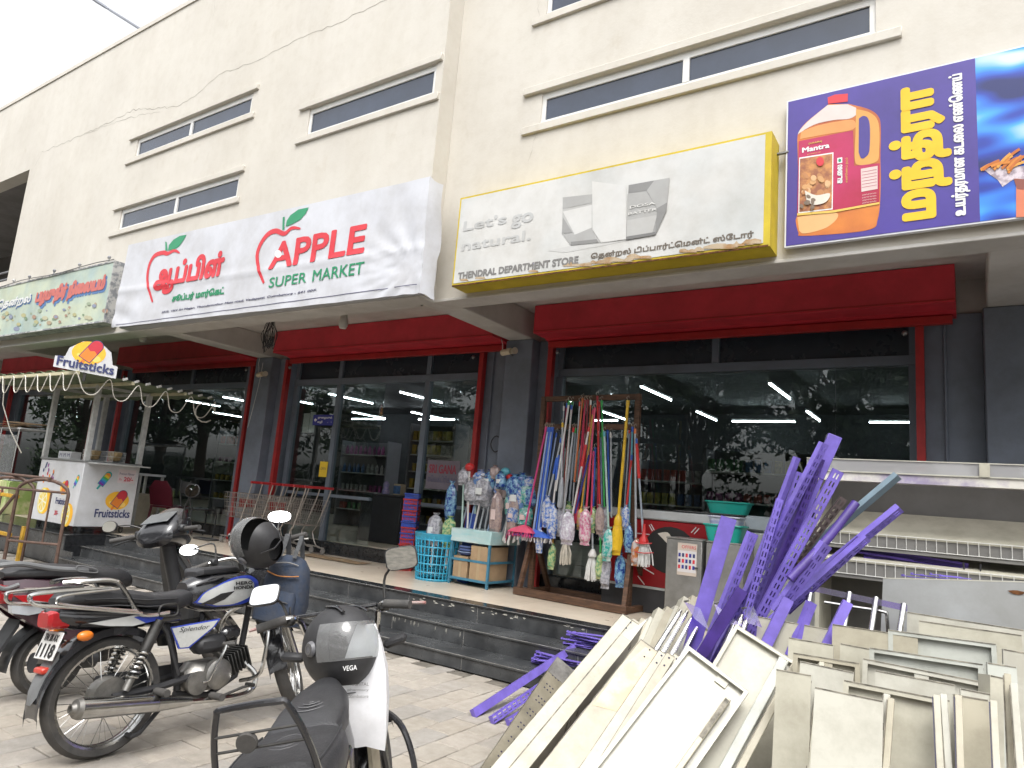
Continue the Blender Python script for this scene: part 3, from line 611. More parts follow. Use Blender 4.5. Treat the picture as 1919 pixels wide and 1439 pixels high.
mp_('handle_hole', curve2([(470, 395), (492, 381), (516, 392), (527, 440), (524, 560), (504, 594), (482, 600), (469, 570)], 5), PUR, .0046)
mp_('can_cap', [(310, 318), (308, 285), (345, 270), (413, 265), (412, 306)], bred, .004)
mp_('can_label', [(158, 512), (440, 456), (445, 640), (578, 626), (576, 832), (340, 876), (150, 892)], mat('print_label', (.35, .012, .03), .35, rgb2=(.45, .02, .10), scale=1.5), .005)
mp_('label_edge', [(150, 886), (340, 870), (576, 828), (576, 838), (340, 882), (150, 898)], flat('print_gold', (.70, .48, .10)), .006)
wht = MATS['print_white']; gold = MATS['print_gold']
mp_('label_photo_rim', [(160, 598), (338, 570), (334, 866), (156, 886)], wht, .0062); mp_('label_photo', [(165, 604), (333, 577), (329, 860), (161, 880)], mat('print_food', (.55, .25, .08), .5, rgb2=(.28, .10, .05), scale=14, lo=.4, hi=.6), .0074)
frnd = random.Random(3)
for k in range(16):
    cx, cy = frnd.uniform(185, 310), frnd.uniform(690, 790); mp_('label_nut', ell(cx, cy, frnd.uniform(12, 22), frnd.uniform(10, 17), 10, frnd.uniform(0, 3)), flat('print_nut%d' % (k % 3), [(.60, .33, .14), (.48, .22, .09), (.68, .42, .22)][k % 3]), .0086+.0004*k)
mp_('label_bowl', curve2([(190, 770), (250, 795), (320, 785), (300, 830), (235, 845), (200, 820)], 4), flat('print_cream', (.70, .64, .56)), .0152)
for k in range(9): mp_('label_seed', ell(frnd.uniform(172, 235), frnd.uniform(800, 860), 13, 9, 9, frnd.uniform(0, 3)), flat('print_seed', (.20, .15, .11)), .0158+.0003*k)
mp_('label_cup', ell(270, 620, 20, 24), bred, .0160)
mtext('lettering', 'Mantra', wht, (176, 574), (318, 519), lift=.0065, bold=.05); mtext('lettering', 'DURAIRAJ', gold, (210, 533), (278, 508), lift=.0065, bold=.03); mtext('lettering', 'groundnut oil', gold, (202, 586), (270, 565), lift=.0065)
mtext('lettering', 'கடைல', wht, (357, 735), (385, 632), lift=.0065, bold=.06, rot=True); mtext('lettering', 'எண்ெணய் தரம்', gold, (398, 728), (416, 596), lift=.0065, rot=True)
mp_('veg_mark', [(358, 600), (384, 596), (384, 624), (358, 628)], wht, .0065); mp_('veg_dot', ell(371, 612, 8, 9), bgrn, .0075)
mp_('label_table', [(480, 656), (567, 640), (567, 760), (483, 775)], flat('print_pinkwhite', (.66, .52, .50)), .0065)
for k in range(6): mp_('label_table_line', [(486, 672+k*16), (563, 658+k*16), (563, 660+k*16), (486, 674+k*16)], MATS['print_label'], .0075)
for k in range(4): mtext('lettering', 'packed fresh best before', MATS['print_pinkwhite'], (488, 797+k*14), (560, 776+k*14), lift=.0065)
ylw = flat('print_yellow', (.80, .50, .015))
mtext('lettering', 'மந்த்ரா', ylw, (628, 940), (942, 182), rot=True, bold=.05, lift=.003)
mtext('lettering', 'உயர்தரமான கடைல எண்ெணய்', wht, (948, 905), (1030, 150), rot=True, bold=.035, lift=.003)
# food basket on the photograph
mp_('foil_bowl', [(1115, 655), (1200, 640), (1330, 640), (1400, 650), (1400, 720), (1330, 712), (1280, 705), (1255, 720), (1215, 748), (1190, 712), (1150, 685)], mat('print_foil', (.62, .55, .60), .4, rgb2=(.30, .24, .28), scale=22, lo=.42, hi=.58), .002)
mp_('pot', [(1285, 705), (1400, 715), (1400, 900), (1285, 906)], flat('print_pot', (.62, .19, .10)), .003); mp_('pot_rim', [(1272, 706), (1400, 712), (1400, 770), (1290, 760)], flat('print_pot_dark', (.24, .07, .05)), .0034)
for k in range(16):
    ax = 1140+frnd.uniform(0, 180); ay = 645-frnd.uniform(0, .45)*(ax-1130); a = frnd.uniform(-.9, -.1); mp_('fried_stick', stroke(curve2([(ax-45*cos(a), ay-45*sin(a)), (ax, ay-6), (ax+55*cos(a), ay+55*sin(a))], 4), 14), flat('print_fry%d' % (k % 3), [(.62, .22, .03), (.50, .14, .02), (.70, .33, .06)][k % 3]), .004+.0004*k)
# ---- 4: old painted sign box at the far left
y4 = 5.08
fs = thing('fruit_shop_sign', 'weathered pale green sign box with red Tamil letters and painted fruit at the left end', 'sign', (0, 0, 0))
q = PX(y4)((213, 492), (205, 600), (0, 540), (0, 628)); x1 = q[0][0]+.02; x0 = -17.5; z1 = (q[0][1]+q[2][1])/2; z0 = (q[1][1]+q[3][1])/2
MB().rng(x0, x1, y4, y4+.03, z0, z1).build('face', mat('faded_paint_sign', (.50, .55, .42), .5, rgb2=(.36, .46, .44), scale=1.2, lo=.35, hi=.6, detail=4), fs, 0)
met = mat('grey_flaking_metal', (.22, .23, .25), .6, rgb2=(.48, .48, .47), scale=9, lo=.45, hi=.55)
mb = MB(); mb.rng(x0, x1+.02, y4-.01, YL-.003, z1, z1+.025); mb.rng(x0, x1+.02, y4-.01, YL-.003, z0-.025, z0); mb.rng(x1, x1+.022, y4-.01, YL-.003, z0, z1); mb.build('frame', met, fs, 0)
def ftext(n, b, m, lb, rt, **k): return sgn_text(n, b, m, fs, y4, lb, rt, **k)
blu, wr = flat('print_faded_blue', (.10, .20, .42)), flat('print_faded_red', (.55, .16, .14))
ftext('lettering_shadow', 'ெதன்றல்', blu, (-8, 587), (62, 551), bold=.05, shear=.2); ftext('lettering', 'ெதன்றல்', flat('print_faded_white', (.68, .70, .70)), (-6, 584), (61, 549), bold=.05, lift=.008, shear=.2)
ftext('lettering_shadow', 'பழமுதிர் நிைலயம்', blu, (66, 581), (204, 515), bold=.06, shear=.1); ftext('lettering', 'பழமுதிர் நிைலயம்', wr, (64, 576), (202, 512), bold=.06, lift=.008, shear=.1)
for k in range(46):
    cx = frnd.uniform(0, 200); base = 622-cx*.12; cy = base-frnd.uniform(2, 34); rr = frnd.uniform(1.2, 4.5)
    m = flat('print_fruit%d' % (k % 7), [(.24, .27, .36), (.36, .24, .18), (.42, .40, .22), (.20, .28, .18), (.46, .44, .30), (.30, .36, .26), (.40, .32, .22)][k % 7])
    patch('painted_fruit', PX(y4)(*ell(cx, cy, rr*frnd.uniform(.8, 1.4), rr, 10)), m, fs, facing(y4), .002+.0002*k)
for k, cx in enumerate((20, 49, 95, 142, 197)):
    p = gy(cx, 533-cx*.21-2, y4); MB().cyl((p.x, y4+.05, z1+.02), (p.x, y4+.05, z1+.12), .012, n=6).sph((p.x, y4+.05, z1+.13), .028, 8, 6).build('lamp_stub', met, fs)
MB().tube([(x0+(x1-x0)*t/12, y4-.02-.01*sin(t), z1+.035+.02*sin(t*1.3)) for t in range(13)], .008, 5).build('cable', G[0], fs)
# loose cables, bulbs and cameras under the canopy
CAB = flat('black_cable', (.02, .02, .022), .5)
wrd = random.Random(12); c0 = gy(511, 592, 5.62)
wb = thing('wire_bundle', 'tangle of loose black wires hanging from the canopy edge beside the middle shutter', 'wires', c0)
for k in range(16):
    a = wrd.uniform(-.09, .09); P = [(a*.5, wrd.uniform(-.02, .02), 0), (a, wrd.uniform(-.04, .04), -.13), (a*1.7+wrd.uniform(-.06, .06), wrd.uniform(-.05, .05), -.27), (a*.8+wrd.uniform(-.05, .05), 0, -.40-wrd.uniform(0, .12)), (a*.5+wrd.uniform(-.08, .08), 0, -.30)]
    MB().tube(catmull(P, 4), .004, 4).build('wire', CAB, wb)
for k, (px, py, yy) in enumerate(((646, 585, 5.80), (271, 617, 5.75), (1297, 520, 5.95))):
    p = gy(px, py, yy); b = thing('bulb_holder', ['white bulb holder hanging over the middle shop entrance', 'white bulb holder hanging behind the ice lolly stall logo', 'small round white lamp fitting above the wide red shutter box'][k], 'lamp', p)
    if k < 2: MB().lathe([(.012, .09), (.05, .06), (.052, .0), (.035, -.02), (.055, -.10), (.058, -.17), (.04, -.21), (.0, -.22)], n=14).build('shade', flat('dirty_white_plastic', (.55, .53, .49), .5), b); MB().cyl((0, 0, .08), (0, 0, .35), .006, n=6).build('cord', CAB, b)
    else: MB().lathe([(0, -.03), (.05, -.025), (.06, .0), (.06, .06)], n=14).build('shade', MATS['dirty_white_plastic'], b); MB().lathe([(.0, -.045), (.025, -.042), (.03, -.02)], n=10).build('bulb', flat('pale_rose_plastic', (.5, .42, .42), .4), b)
for k, (px, py, lab) in enumerate(((955, 661, 'cream security camera with dangling cable on the pillar right of the entrance'), (493, 703, 'pale security camera on the pillar left of the entrance'))):
    p = gy(px, py, 7.25); c = thing('security_camera', lab, 'camera', p)
    MB().cyl((-.10, -.02, .0), (.05, -.05, .01), .042, n=12).build('body', flat('cream_plastic', (.60, .52, .38), .5), c); MB().cyl((.06, -.02, .015), (.11, -.04, .015), .035, .045, 12).build('lens_hood', flat('cream_plastic2', (.52, .47, .38)), c)
    MB().tube([(-.01, .0, .0), (.0, .05, -.02), (0, .08, -.02)], .012, 6).build('arm', MATS['dull_steel'], c); MB().tube([(-.1, -.02, .02), (-.11, -.02, .12), (-.14, -.02, .20), (-.13, -.02, .30)], .005, 5).build('cable', flat('white_cable', (.6, .6, .6)), c)
lp = thing('cable_loop', 'coil of dark cable hooked on the slate pillar by the entrance', 'cable', gy(930, 832, 7.49))
MB().tube([(.075*cos(t*.4)*(1+.1*sin(t)), -.01, .105*sin(t*.4)) for t in range(17)], .008, 6).build('coil', CAB, lp)
hw = thing('hanging_wire', 'thin white wire hanging loose in front of the left pillar', 'wire', gy(480, 740, 7.2))
MB().tube([(.06, 0, .55), (.05, 0, .3), (.02, 0, .1), (-.04, 0, -.25), (-.10, 0, -.55)], .005, 5).build('strand', MATS['white_cable'], hw)
# ================================================================= INSIDE THE SHOP
TUBE = mat('lit_tube', (.9, .95, 1), .3, var=0, emit=(.85, .95, 1.0), estr=14)
def tube_light(a, b, label, group):
    a = Vector(a); b = Vector(b); m = (a+b)/2; t = thing('tube_light', label, 'light', m, 0, group); h = (b-a)/2
    MB().cyl(-h, h, .010, n=8).build('tube', TUBE, t); d = h.normalized(); MB().box((0, 0, .035), (.05, (b-a).length, .03) if abs(d.y) > .5 else ((b-a).length, .05, .03)).build('batten', flat('white_batten', (.6, .6, .6)), t, 0)
for X, nm in ((-2.33, 'right of the wooden mop rack'), (-4.23, 'over the mop rack'), (-6.15, 'near the pillar'), (-9.2, 'over the shop door'), (-11.2, 'left of the shop door'), (-13.2, 'behind the shopping trolleys')):
    for k, (ya, yc) in enumerate(((9.8, 11.1), (12.4, 13.6))): tube_light((X, ya, 3.35), (X, yc, 3.35), '%s lit ceiling tube seen through the glass %s' % (('nearer', 'farther')[k], nm), 'lit tubes on the shop ceiling')
for X, L, nm in ((-3.36, 1.18, 'behind the purple uprights'), (-1.2, .66, 'above the cabinet'), (-6.7, .57, 'beside the mop handles'), (-11.5, 1.2, 'at the far end above the door'), (-13.95, 1.25, 'at the far end left of the door')):
    tube_light((X-L/2, 13.7, 3.35), (X+L/2, 13.7, 3.35), 'level lit tube on the back wall %s' % nm, 'lit tubes on the shop ceiling')
for X, ya, yc, nm in ((-15.0, 9.9, 11.0, 'nearest the lolly stall canopy'), (-17.2, 10.3, 11.3, 'far behind the lolly stall'), (-19.2, 12.4, 13.6, 'deepest behind the lolly stall')): tube_light((X, ya, 3.35), (X, yc, 3.35), 'slanting lit tube %s' % nm, 'lit tubes on the shop ceiling')
# shelving with goods
def prod(kind, i):
    mb = MB()
    if kind == 0: mb.lathe([(0, 0), (.035, 0), (.038, .01), (.038, .13), (.018, .17), (.018, .195), (0, .195)], n=10)
    elif kind == 1: mb.box((0, 0, .085), (.085, .06, .17), None, .004)
    elif kind == 2: mb.lathe([(0, 0), (.04, 0), (.04, .12), (.043, .12), (.043, .14), (0, .14)], n=10)
    else: mb.box((0, 0, .06), (.10, .07, .12), None, .018)
    cols = [(.5, .08, .06), (.55, .38, .06), (.08, .18, .4), (.5, .5, .48), (.10, .28, .12), (.38, .10, .28), (.6, .52, .12)]
    return mb.mesh('product', mat('pack_%d' % i, cols[i], .4, var=.3, scale=18))
PK = [[prod(k, i) for i in range(7)] for k in range(4)]
def shelf(x0, x1, y, zs, lab, plab, grp, rows, facing_y=True, n=12, cols=None, kinds=(0, 1, 2, 3)):
    r = random.Random(int(abs(x0*10)+n)); t = thing('shop_shelf', lab, 'shelf', ((x0+x1)/2, y, .63)); w = x1-x0
    for z in zs: MB().rng(-w/2, w/2, -.18, .18, z-.63-.02, z-.63, .003).build('shelf_board', flat('shelf_white', (.5, .5, .48), .5), t)
    for s in (-1, 1): MB().rng(s*w/2-.02, s*w/2+.02, -.2, .2, 0, zs[-1]-.63+.3).build('upright', flat('shelf_grey', (.2, .2, .22)), t, 0)
    MB().rng(-w/2+.02, w/2-.02, .185, .2, 0, zs[-1]-.63+.3).build('back_panel', flat('shelf_back', (.12, .12, .13)), t, 0)
    BN = ['lowest', 'second', 'third', 'fourth', 'fifth', 'top']; ON = ['first', 'second', 'third', 'fourth', 'fifth', 'sixth', 'seventh', 'eighth', 'ninth', 'tenth', 'eleventh']
    for zi, z in enumerate(zs[:rows]):
        k = r.choice(kinds); c = cols if cols is not None else None; i = r.randrange(7)
        for j in range(n):
            if r.random() < .2: i = r.randrange(7)
            o = inst('product', PK[k][i if c is None else r.choice(c)], None, (x0+.06+(w-.12)*j/(n-1), y-.10+r.uniform(-.02, .02), z), (0, 0, r.uniform(-.2, .2))); tag(o, '%s %s from left, %s board, %s' % (ON[j], ['bottle', 'packet', 'tin', 'pouch'][k], BN[zi] if zi < rows-1 else 'top', plab), 'product', grp)
shelf(-4.3, -3.2, 10.2, [.9, 1.25, 1.6, 1.95], 'dim shelf unit behind the glass just right of the mop rack', 'shelf behind the mop rack', 'goods on the shelf behind the mop rack', 4, n=9)
shelf(-3.1, -1.7, 9.7, [.9, 1.3, 1.7, 2.1], 'dim shelf unit behind the glass above the red freezer', 'shelf above the red freezer', 'goods on the shelf above the freezer', 4, n=11)
shelf(-8.45, -7.45, 9.6, [.95, 1.25, 1.55, 1.85, 2.15, 2.40], 'tall rack of yellow packets and tins just inside the doorway', 'yellow goods rack inside the doorway', 'goods on the rack inside the doorway', 6, n=9, cols=(1, 6, 3), kinds=(1, 2))
shelf(-11.9, -10.5, 11.2, [1.0, 1.4, 1.8, 2.2], 'shelf unit deep inside left of the doorway', 'deep shelf left of the doorway', 'goods on the deep shelf left of the doorway', 4, n=10)
shelf(-14.2, -12.4, 9.6, [1.0, 1.4, 1.8, 2.2], 'shelf unit behind the glass between stall and trolleys', 'shelf between stall and trolleys', 'goods on the shelf between stall and trolleys', 4, n=10)
ct = thing('cash_counter', 'dark counter standing inside the open shop door', 'counter', (-8.1, 8.7, .63)); MB().rng(-.45, .45, -.25, .25, 0, .75, .01).build('body', mat('dark_laminate', (.03, .03, .035), .4), ct); MB().rng(-.48, .48, -.28, .28, .752, .78, .005).build('top', mat('dark_laminate2', (.06, .06, .065), .3), ct)
bx = thing('carton', 'small carton standing on the counter inside the door', 'box', (-7.85, 8.6, 1.41)); MB().box((0, 0, .09), (.16, .12, .18), None, .003).build('body', mat('carton_card', (.45, .36, .24), .8), bx); MB().rng(-.075, .075, -.0625, -.0605, .02, .15).build('print', PK[1][2].materials[0], bx, 0)
bx = thing('counter_display', 'small blue display figure on the counter inside the door', 'display', (-8.15, 8.6, 1.41)); MB().lathe([(0, 0), (.06, 0), (.065, .05), (.04, .1), (.05, .16), (.03, .2), (0, .22)], n=10).build('figure', mat('figure_blue', (.10, .12, .35), .4, rgb2=(.4, .3, .45), scale=25), bx); MB().box((0, 0, -.0), (.1, .1, .012)).build('base', MATS['dark_laminate2'], bx)
# notices on the door glass
nt_ = thing('notice_sheet', 'white paper notices taped inside the left door panel', 'notice', gy(578, 790, 7.66)); MB().rng(-.13, .02, 0, .002, -.18, .14).build('sheet', flat('paper_white', (.6, .6, .6)), nt_, 0); MB().rng(.03, .16, 0, .002, -.18, .16).build('sheet', MATS['paper_white'], nt_, 0)
dn = thing('door_sign', 'small blue sign with white lettering and arrow on the left door post', 'sign', gy(605, 787, 7.585)); MB().rng(-.24, .24, 0, .008, -.085, .085, .003).build('plate', flat('print_deep_blue', (.03, .035, .25)), dn)
for z_, b_ in ((.035, 'நுைழயும்'), (-.035, 'வழி Entrance')): lettering('lettering', b_, MATS['print_white'], dn, lambda u, v, d: (u, -d, v), -.12, .21, z_-.024, z_+.024, bold=.03)
patch('arrow', [(-.21, 0), (-.17, .035), (-.17, .012), (-.14, .012), (-.14, -.012), (-.17, -.012), (-.17, -.035)], MATS['print_white'], dn, lambda u, v, d: (u, -d, v))
yn = thing('yellow_notice', 'yellow paper notice hanging on the door handle rail', 'notice', gy(606, 878, 7.58)); MB().rng(-.09, .09, 0, .002, -.13, .11).build('sheet', flat('paper_yellow', (.70, .48, .03)), yn, 0); lettering('lettering', 'OPEN', MATS['print_brown'], yn, lambda u, v, d: (u, -d, v), -.06, .06, -.02, .02); MB().box((0, 0, .125), (.03, .006, .03)).build('clip', MATS['dull_steel'], yn, 0)
gn = thing('glass_lettering', 'red and dark Tamil lettering printed on the glass right of the door', 'lettering', (0, 0, 0)); a = gy(803, 886, 7.62); b = gy(856, 872, 7.62)
MB().rng(a.x-.04, b.x+.05, 7.628, 7.63, a.z-.22, b.z+.06).build('panel', flat('print_dusky', (.15, .13, .16)), gn, 0)
lettering('lettering', 'SRI GANA', flat('print_faded_red2', (.26, .035, .06)), gn, facing(7.627), a.x, b.x, a.z, b.z, bold=.03); a = gy(800, 905, 7.62); b = gy(856, 893, 7.62); lettering('lettering', 'எெலக்டிரிக்கல்', MATS['print_navy'], gn, facing(7.627), a.x, b.x, a.z, b.z)
# stacked hand baskets by the door
hb = [MATS.get('x') or mat('basket_blue', (.03, .08, .45), .4), mat('basket_red', (.55, .03, .03), .4)]
def handbasket(m):
    mb = MB(); w0, d0, w1, d1, h = .26, .18, .33, .23, .20
    for i in range(9):
        for s in (-1, 1):
            t = -1+2*i/8; mb.box((t*(w0+w1)/4, s*(d0+d1)/4, h/2), (.012, .008, h)); mb.box((s*(w0+w1)/4, t*(d0+d1)/4, h/2), (.008, .012, h))
    for z, w, d in ((0.01, w0, d0), (.07, w0+.02, d0+.015), (.13, w0+.045, d0+.03), (.195, w1, d1)):
        for s in (-1, 1): mb.box((0, s*d/2, z), (w, .012, .018)); mb.box((s*w/2, 0, z), (.012, d, .018))
    mb.box((0, 0, .005), (w0, d0, .008)); return mb.mesh('basket_cage', m, 0)
BK = [handbasket(m) for m in hb]; hm = MB().tube([(-.165, 0, .2), (-.16, -.05, .205), (-.1, -.11, .21), (.1, -.11, .21), (.16, -.05, .205), (.165, 0, .2)], .008, 6).mesh('handle', CAB)
p0 = gy(763, 1035, 7.3); order = [1, 1, 1, 0, 1, 0, 0, 1, 0, 1, 0]
zz = PZ
for k, c in enumerate(order):
    t = thing('hand_basket', '%s hand basket, %s in the stack by the door' % (('blue', 'red')[c], ['bottom', 'second from the bottom', 'third from the bottom', 'fourth from the bottom', 'fifth from the bottom', 'sixth from the bottom', 'fifth from the top', 'fourth from the top', 'third from the top', 'second from the top', 'top'][k]), 'basket', (p0.x, 7.3, zz), radians(122)+.045*(-1)**k, 'hand baskets stacked by the door'); t.scale = (.85, .85, .85); inst('cage', BK[c], t); inst('handle', hm, t); zz += .17 if k == 0 else .075
# ================================================================= VEHICLES
BLK = mat('gloss_black_paint', (.022, .022, .025), .18, var=.05, coat=.5); MBL = mat('matt_black', (.034, .034, .037), .55, var=.15, scale=20, bump=.05); RUB = mat('tyre_rubber', (.045, .044, .043), .8, var=.3, scale=12, rgb2=(.08, .075, .07), bump=.15, bscale=90)
CHR = mat('chrome', (.62, .62, .61), .16, metal=1, var=.1, scale=9); ALU = mat('dull_alloy', (.34, .33, .31), .42, metal=.85, var=.2, scale=14, bump=.1); STL = mat('dark_steel', (.09, .088, .085), .45, metal=.7, var=.25, scale=16)
VIN = mat('seat_vinyl', (.034, .034, .037), .45, var=.12, scale=30, bump=.18, bscale=160); SIL = mat('silver_panel_paint', (.55, .56, .55), .25, var=.05, coat=.4); BLUE = mat('blue_decal', (.035, .07, .48), .3, var=.05)
REDL = mat('red_lens', (.45, .02, .025), .15, var=.1, coat=.5); AMB = mat('amber_lens', (.75, .20, .02), .2, var=.1); MIR = mat('mirror_glass', (.9, .92, .92), .015, metal=1, var=0); CLV = tint('clear_visor', (.66, .68, .68), .9, 1.5, .16)
def ring(x, zc, hw, hh, n=16, e=2.4, y=0):
    o = []
    for i in range(n):
        t = 2*pi*i/n; c, s = cos(t), sin(t); o.append((x, y+hw*abs(c)**(2/e)*(1 if c > 0 else -1), zc+hh*abs(s)**(2/e)*(1 if s > 0 else -1)))
    return o
def body(rings, n=16): return MB().loft([ring(*r, n=n) if len(r) <= 4 else ring(*r[:4], n=n, e=r[4]) for r in rings])
def wheel(par, c, R, w, m_rim, spokes=36, tw=None, fn=lambda p: p, alloy=False, drum=.07):
    c = Vector(c); wd = w/2; prof = [(R-.052, -wd*.75), (R-.02, -wd), (R-.006, -wd*.6), (R, 0), (R-.006, wd*.6), (R-.02, wd), (R-.052, wd*.75), (R-.058, 0), (R-.052, -wd*.75)]
    rim = MB().lathe([(R-.060, -wd*.7), (R-.048, -wd*.78), (R-.048, -wd*.6), (R-.068, -wd*.3), (R-.070, 0), (R-.068, wd*.3), (R-.048, wd*.6), (R-.048, wd*.78), (R-.060, wd*.7), (R-.066, 0), (R-.060, -wd*.7)], c, (0, 1, 0), 40)
    hub = MB().lathe([(0, -wd*1.1), (drum*.5, -wd*1.1), (drum*.55, -wd*.9), (drum, -wd*.85), (drum, wd*.7), (drum*.5, wd*.8), (.015, wd*1.2), (0, wd*1.2)], c, (0, 1, 0), 24)
    ty = MB().lathe(prof, c, (0, 1, 0), 48)
    sp = MB()
    if alloy:
        for k in range(6):
            a = 2*pi*k/6; d = Vector((cos(a), 0, sin(a))); sp.cyl(c+d*drum*.6, c+d*(R-.06), .018, .012, 8)
    else:
        for k in range(spokes):
            a = 2*pi*k/spokes; s = 1 if k % 2 else -1; b = a+(.55 if (k//2) % 2 else -.55); sp.cyl(c+Vector((cos(a)*drum*.92, s*wd*.7, sin(a)*drum*.92)), c+Vector((cos(b*0+a+(.34 if (k//2) % 2 else -.34))*(R-.066), 0, sin(a+(.34 if (k//2) % 2 else -.34))*(R-.066))), .0017, n=4, caps=False)
    for x in (rim, hub, ty, sp): x.v = [tuple(fn(Vector(p))) for p in x.v]
    r = rim.build('wheel', m_rim, par); ty.build('tyre', RUB, r); hub.build('hub', ALU, r); o = sp.build('spokes', m_rim if not alloy else ALU, r)
    if not alloy: tag(o, kind='stuff')
def coil(a, b, r, turns, wr):
    a = Vector(a); b = Vector(b); d = (b-a); Q = d.to_track_quat('Z', 'Y').to_matrix(); n = turns*10; return [a+d*(i/n)+Q@Vector((r*cos(2*pi*i/10), r*sin(2*pi*i/10), 0)) for i in range(n+1)]
def mirror_(par, c, nrm, w, h, stem, square=False, fn=lambda p: p, lab=None):
    """handlebar mirror: c head centre, nrm the way its glass faces"""
    c = Vector(c); n = Vector(nrm).normalized(); u = n.cross(Vector((0, 0, 1))).normalized(); v = u.cross(n); e = 4.5 if square else 2.3
    def oval(s, d): return [c+u*(w/2*s*abs(cos(t))**(2/e)*(1 if cos(t) > 0 else -1))+v*(h/2*s*abs(sin(t))**(2/e)*(1 if sin(t) > 0 else -1))+n*d for t in [2*pi*i/24 for i in range(24)]]
    m = MB().loft([oval(.45, -.032), oval(.85, -.022), oval(1.0, -.006), oval(1.0, .0), oval(.95, .001)]); m.build('mirror', MBL, par); g = par.children[-1]
    MB().add(oval(.93, .0022), [tuple(range(24))]).build('mirror_glass', MIR, g, 0); MB().tube(catmull(stem+[tuple(c-n*.02)], 4), .0055, 6).build('mirror_stem', STL, g)
# ---------------------------------------------------------------- motorcycle
moto = thing('motorcycle', 'black and silver commuter motorcycle with blue stripes leaning on its stand', 'motorcycle', (-3.84, 2.12, 0)); moto.rotation_euler = (radians(-6), 0, radians(90))
HEAD = Vector((.90, 0, .90)); STEER = radians(46)
def st(p): p = Vector(p); q = p-HEAD; ax = Vector((-.42, 0, .9)).normalized(); return HEAD+Matrix.Rotation(STEER, 3, ax)@q
def sts(P): return [st(p) for p in P]
def stb(mb): mb.v = [tuple(st(p)) for p in mb.v]; return mb
wheel(moto, (0, 0, .302), .302, .088, CHR); wheel(moto, (1.235, 0, .30), .30, .080, CHR, fn=st)
MB().lathe([(0, -.075), (.095, -.075), (.10, -.06), (.10, .0)], (0, 0, .302), (0, 1, 0), 24).build('brake_drum', ALU, moto)
for s in (-1, 1):
    MB().tube([(0, s*.085, .302), (.25, s*.085, .31), (.5, s*.07, .34)], .02, 8).build('swingarm', MBL, moto)
    a, b = Vector((.05, s*.115, .33)), Vector((.20, s*.115, .67)); sh = MB().cyl(a, a.lerp(b, .5), .016, n=10).cyl(a.lerp(b, .5), b, .030, n=12).build('shock_absorber', STL, moto); MB().tube(coil(a.lerp(b, .16), a.lerp(b, .56), .030, 6, .006), .0065, 6).build('spring', CHR, sh); MB().cyl(a, a.lerp(b, .18), .020, n=10).build('shock_foot', ALU, sh)
MB().box((.24, .075, .34), (.52, .02, .11), None, .02).build('chain_cover', MBL, moto)
# rear mudguard, tail, lamp, plate
arc = [(cos(t)*.345, .302+sin(t)*.345) for t in [radians(d) for d in range(62, 196, 8)]]
mb = MB(); mb.loft([[(x, -.07, z-.035), (x, -.066, z+.004), (x, -.03, z+.014), (x, .03, z+.014), (x, .066, z+.004), (x, .07, z-.035)] for x, z in arc], closed_ring=False); mb.build('rear_mudguard', BLK, moto)
MB().loft([[(-.27-k*.05, s*w, z) for s, z in ((-1, .50-k*.10), (-1, .56-k*.10), (1, .56-k*.10), (1, .50-k*.10))] for k, w in ((0, .055), (.7, .05), (1.3, .042), (1.8, .02))]).build('mud_flap', mat('grey_plastic', (.16, .165, .17), .55), moto)
body([(-.34, .735, .02, .03), (-.30, .735, .075, .055), (-.20, .715, .10, .062), (0, .70, .115, .06), (.22, .685, .12, .055), (.34, .675, .10, .04)]).build('tail_cowl', BLK, moto)
for s in (-1, 1): MB().prism([(-.18, .69), (.06, .71), (.24, .715), (.20, .675), (.05, .655), (-.08, .668)], lambda u, v, d: (u, s*d, v), .108, .122).build('tail_stripe', SIL, moto); MB().prism([(.05, .70), (.25, .717), (.21, .675), (.12, .664)], lambda u, v, d: (u, s*d, v), .118, .1245).build('tail_stripe', BLUE, moto)
MB().loft([ring(-.345, .715, .055, .035, 14, 4), ring(-.33, .715, .072, .046, 14, 4), ring(-.25, .715, .075, .048, 14, 4)]).build('tail_lamp', REDL, moto)
pl = MB().box((-.30, -.0, .59), (.006, .19, .135), Matrix.Rotation(radians(18), 3, 'Y'), .002).build('number_plate', flat('plate_white', (.72, .72, .70), .4), moto)
plfn = lambda u, v, d: tuple(Vector((-.30, 0, .59))+Matrix.Rotation(radians(18), 3, 'Y')@Vector((-.0035-d, -u, v)))
lettering('plate_text', '1118', flat('plate_black', (.02, .02, .02)), pl, plfn, -.08, .08, -.058, .008, bold=.05, lift=.001); lettering('plate_text', 'TN 38 AX', MATS['plate_black'], pl, plfn, -.07, .07, .020, .055, bold=.03, lift=.001)
MB().box((-.315, 0, .475), (.05, .09, .03), None, .008).build('reflector', mat('red_reflector', (.55, .05, .03), .3), moto)
for s in (-1, 1):
    i_ = MB().cyl((-.20, s*.06, .635), (-.20, s*.13, .635), .008, n=6).build('indicator_stalk', MBL, moto); MB().sph((-.205, s*.15, .635), .032, 12, 8, (1.25, .8, .8)).build('indicator', AMB, i_)
    MB().tube(catmull([(-.06+.30, s*.135, .71), (.08, s*.14, .715), (-.02, s*.135, .84), (-.08, s*.13, .895), (-.22, s*.11, .90), (-.30, s*.06, .895)], 6), .013, 8).build('grab_rail', CHR, moto); MB().tube(catmull([(.08, s*.145, .72), (-.30, s*.145, .78), (-.44, s*.14, .80), (-.47, s*.13, .835), (-.43, s*.135, .855), (-.10, s*.14, .862)], 6), .009, 8).build('grab_rail', CHR, moto); MB().tube(catmull([(.05, s*.15, .735), (-.30, s*.15, .79), (-.36, s*.15, .815), (-.32, s*.15, .84), (-.06, s*.145, .855)], 6), .007, 8).build('grab_rail', CHR, moto)
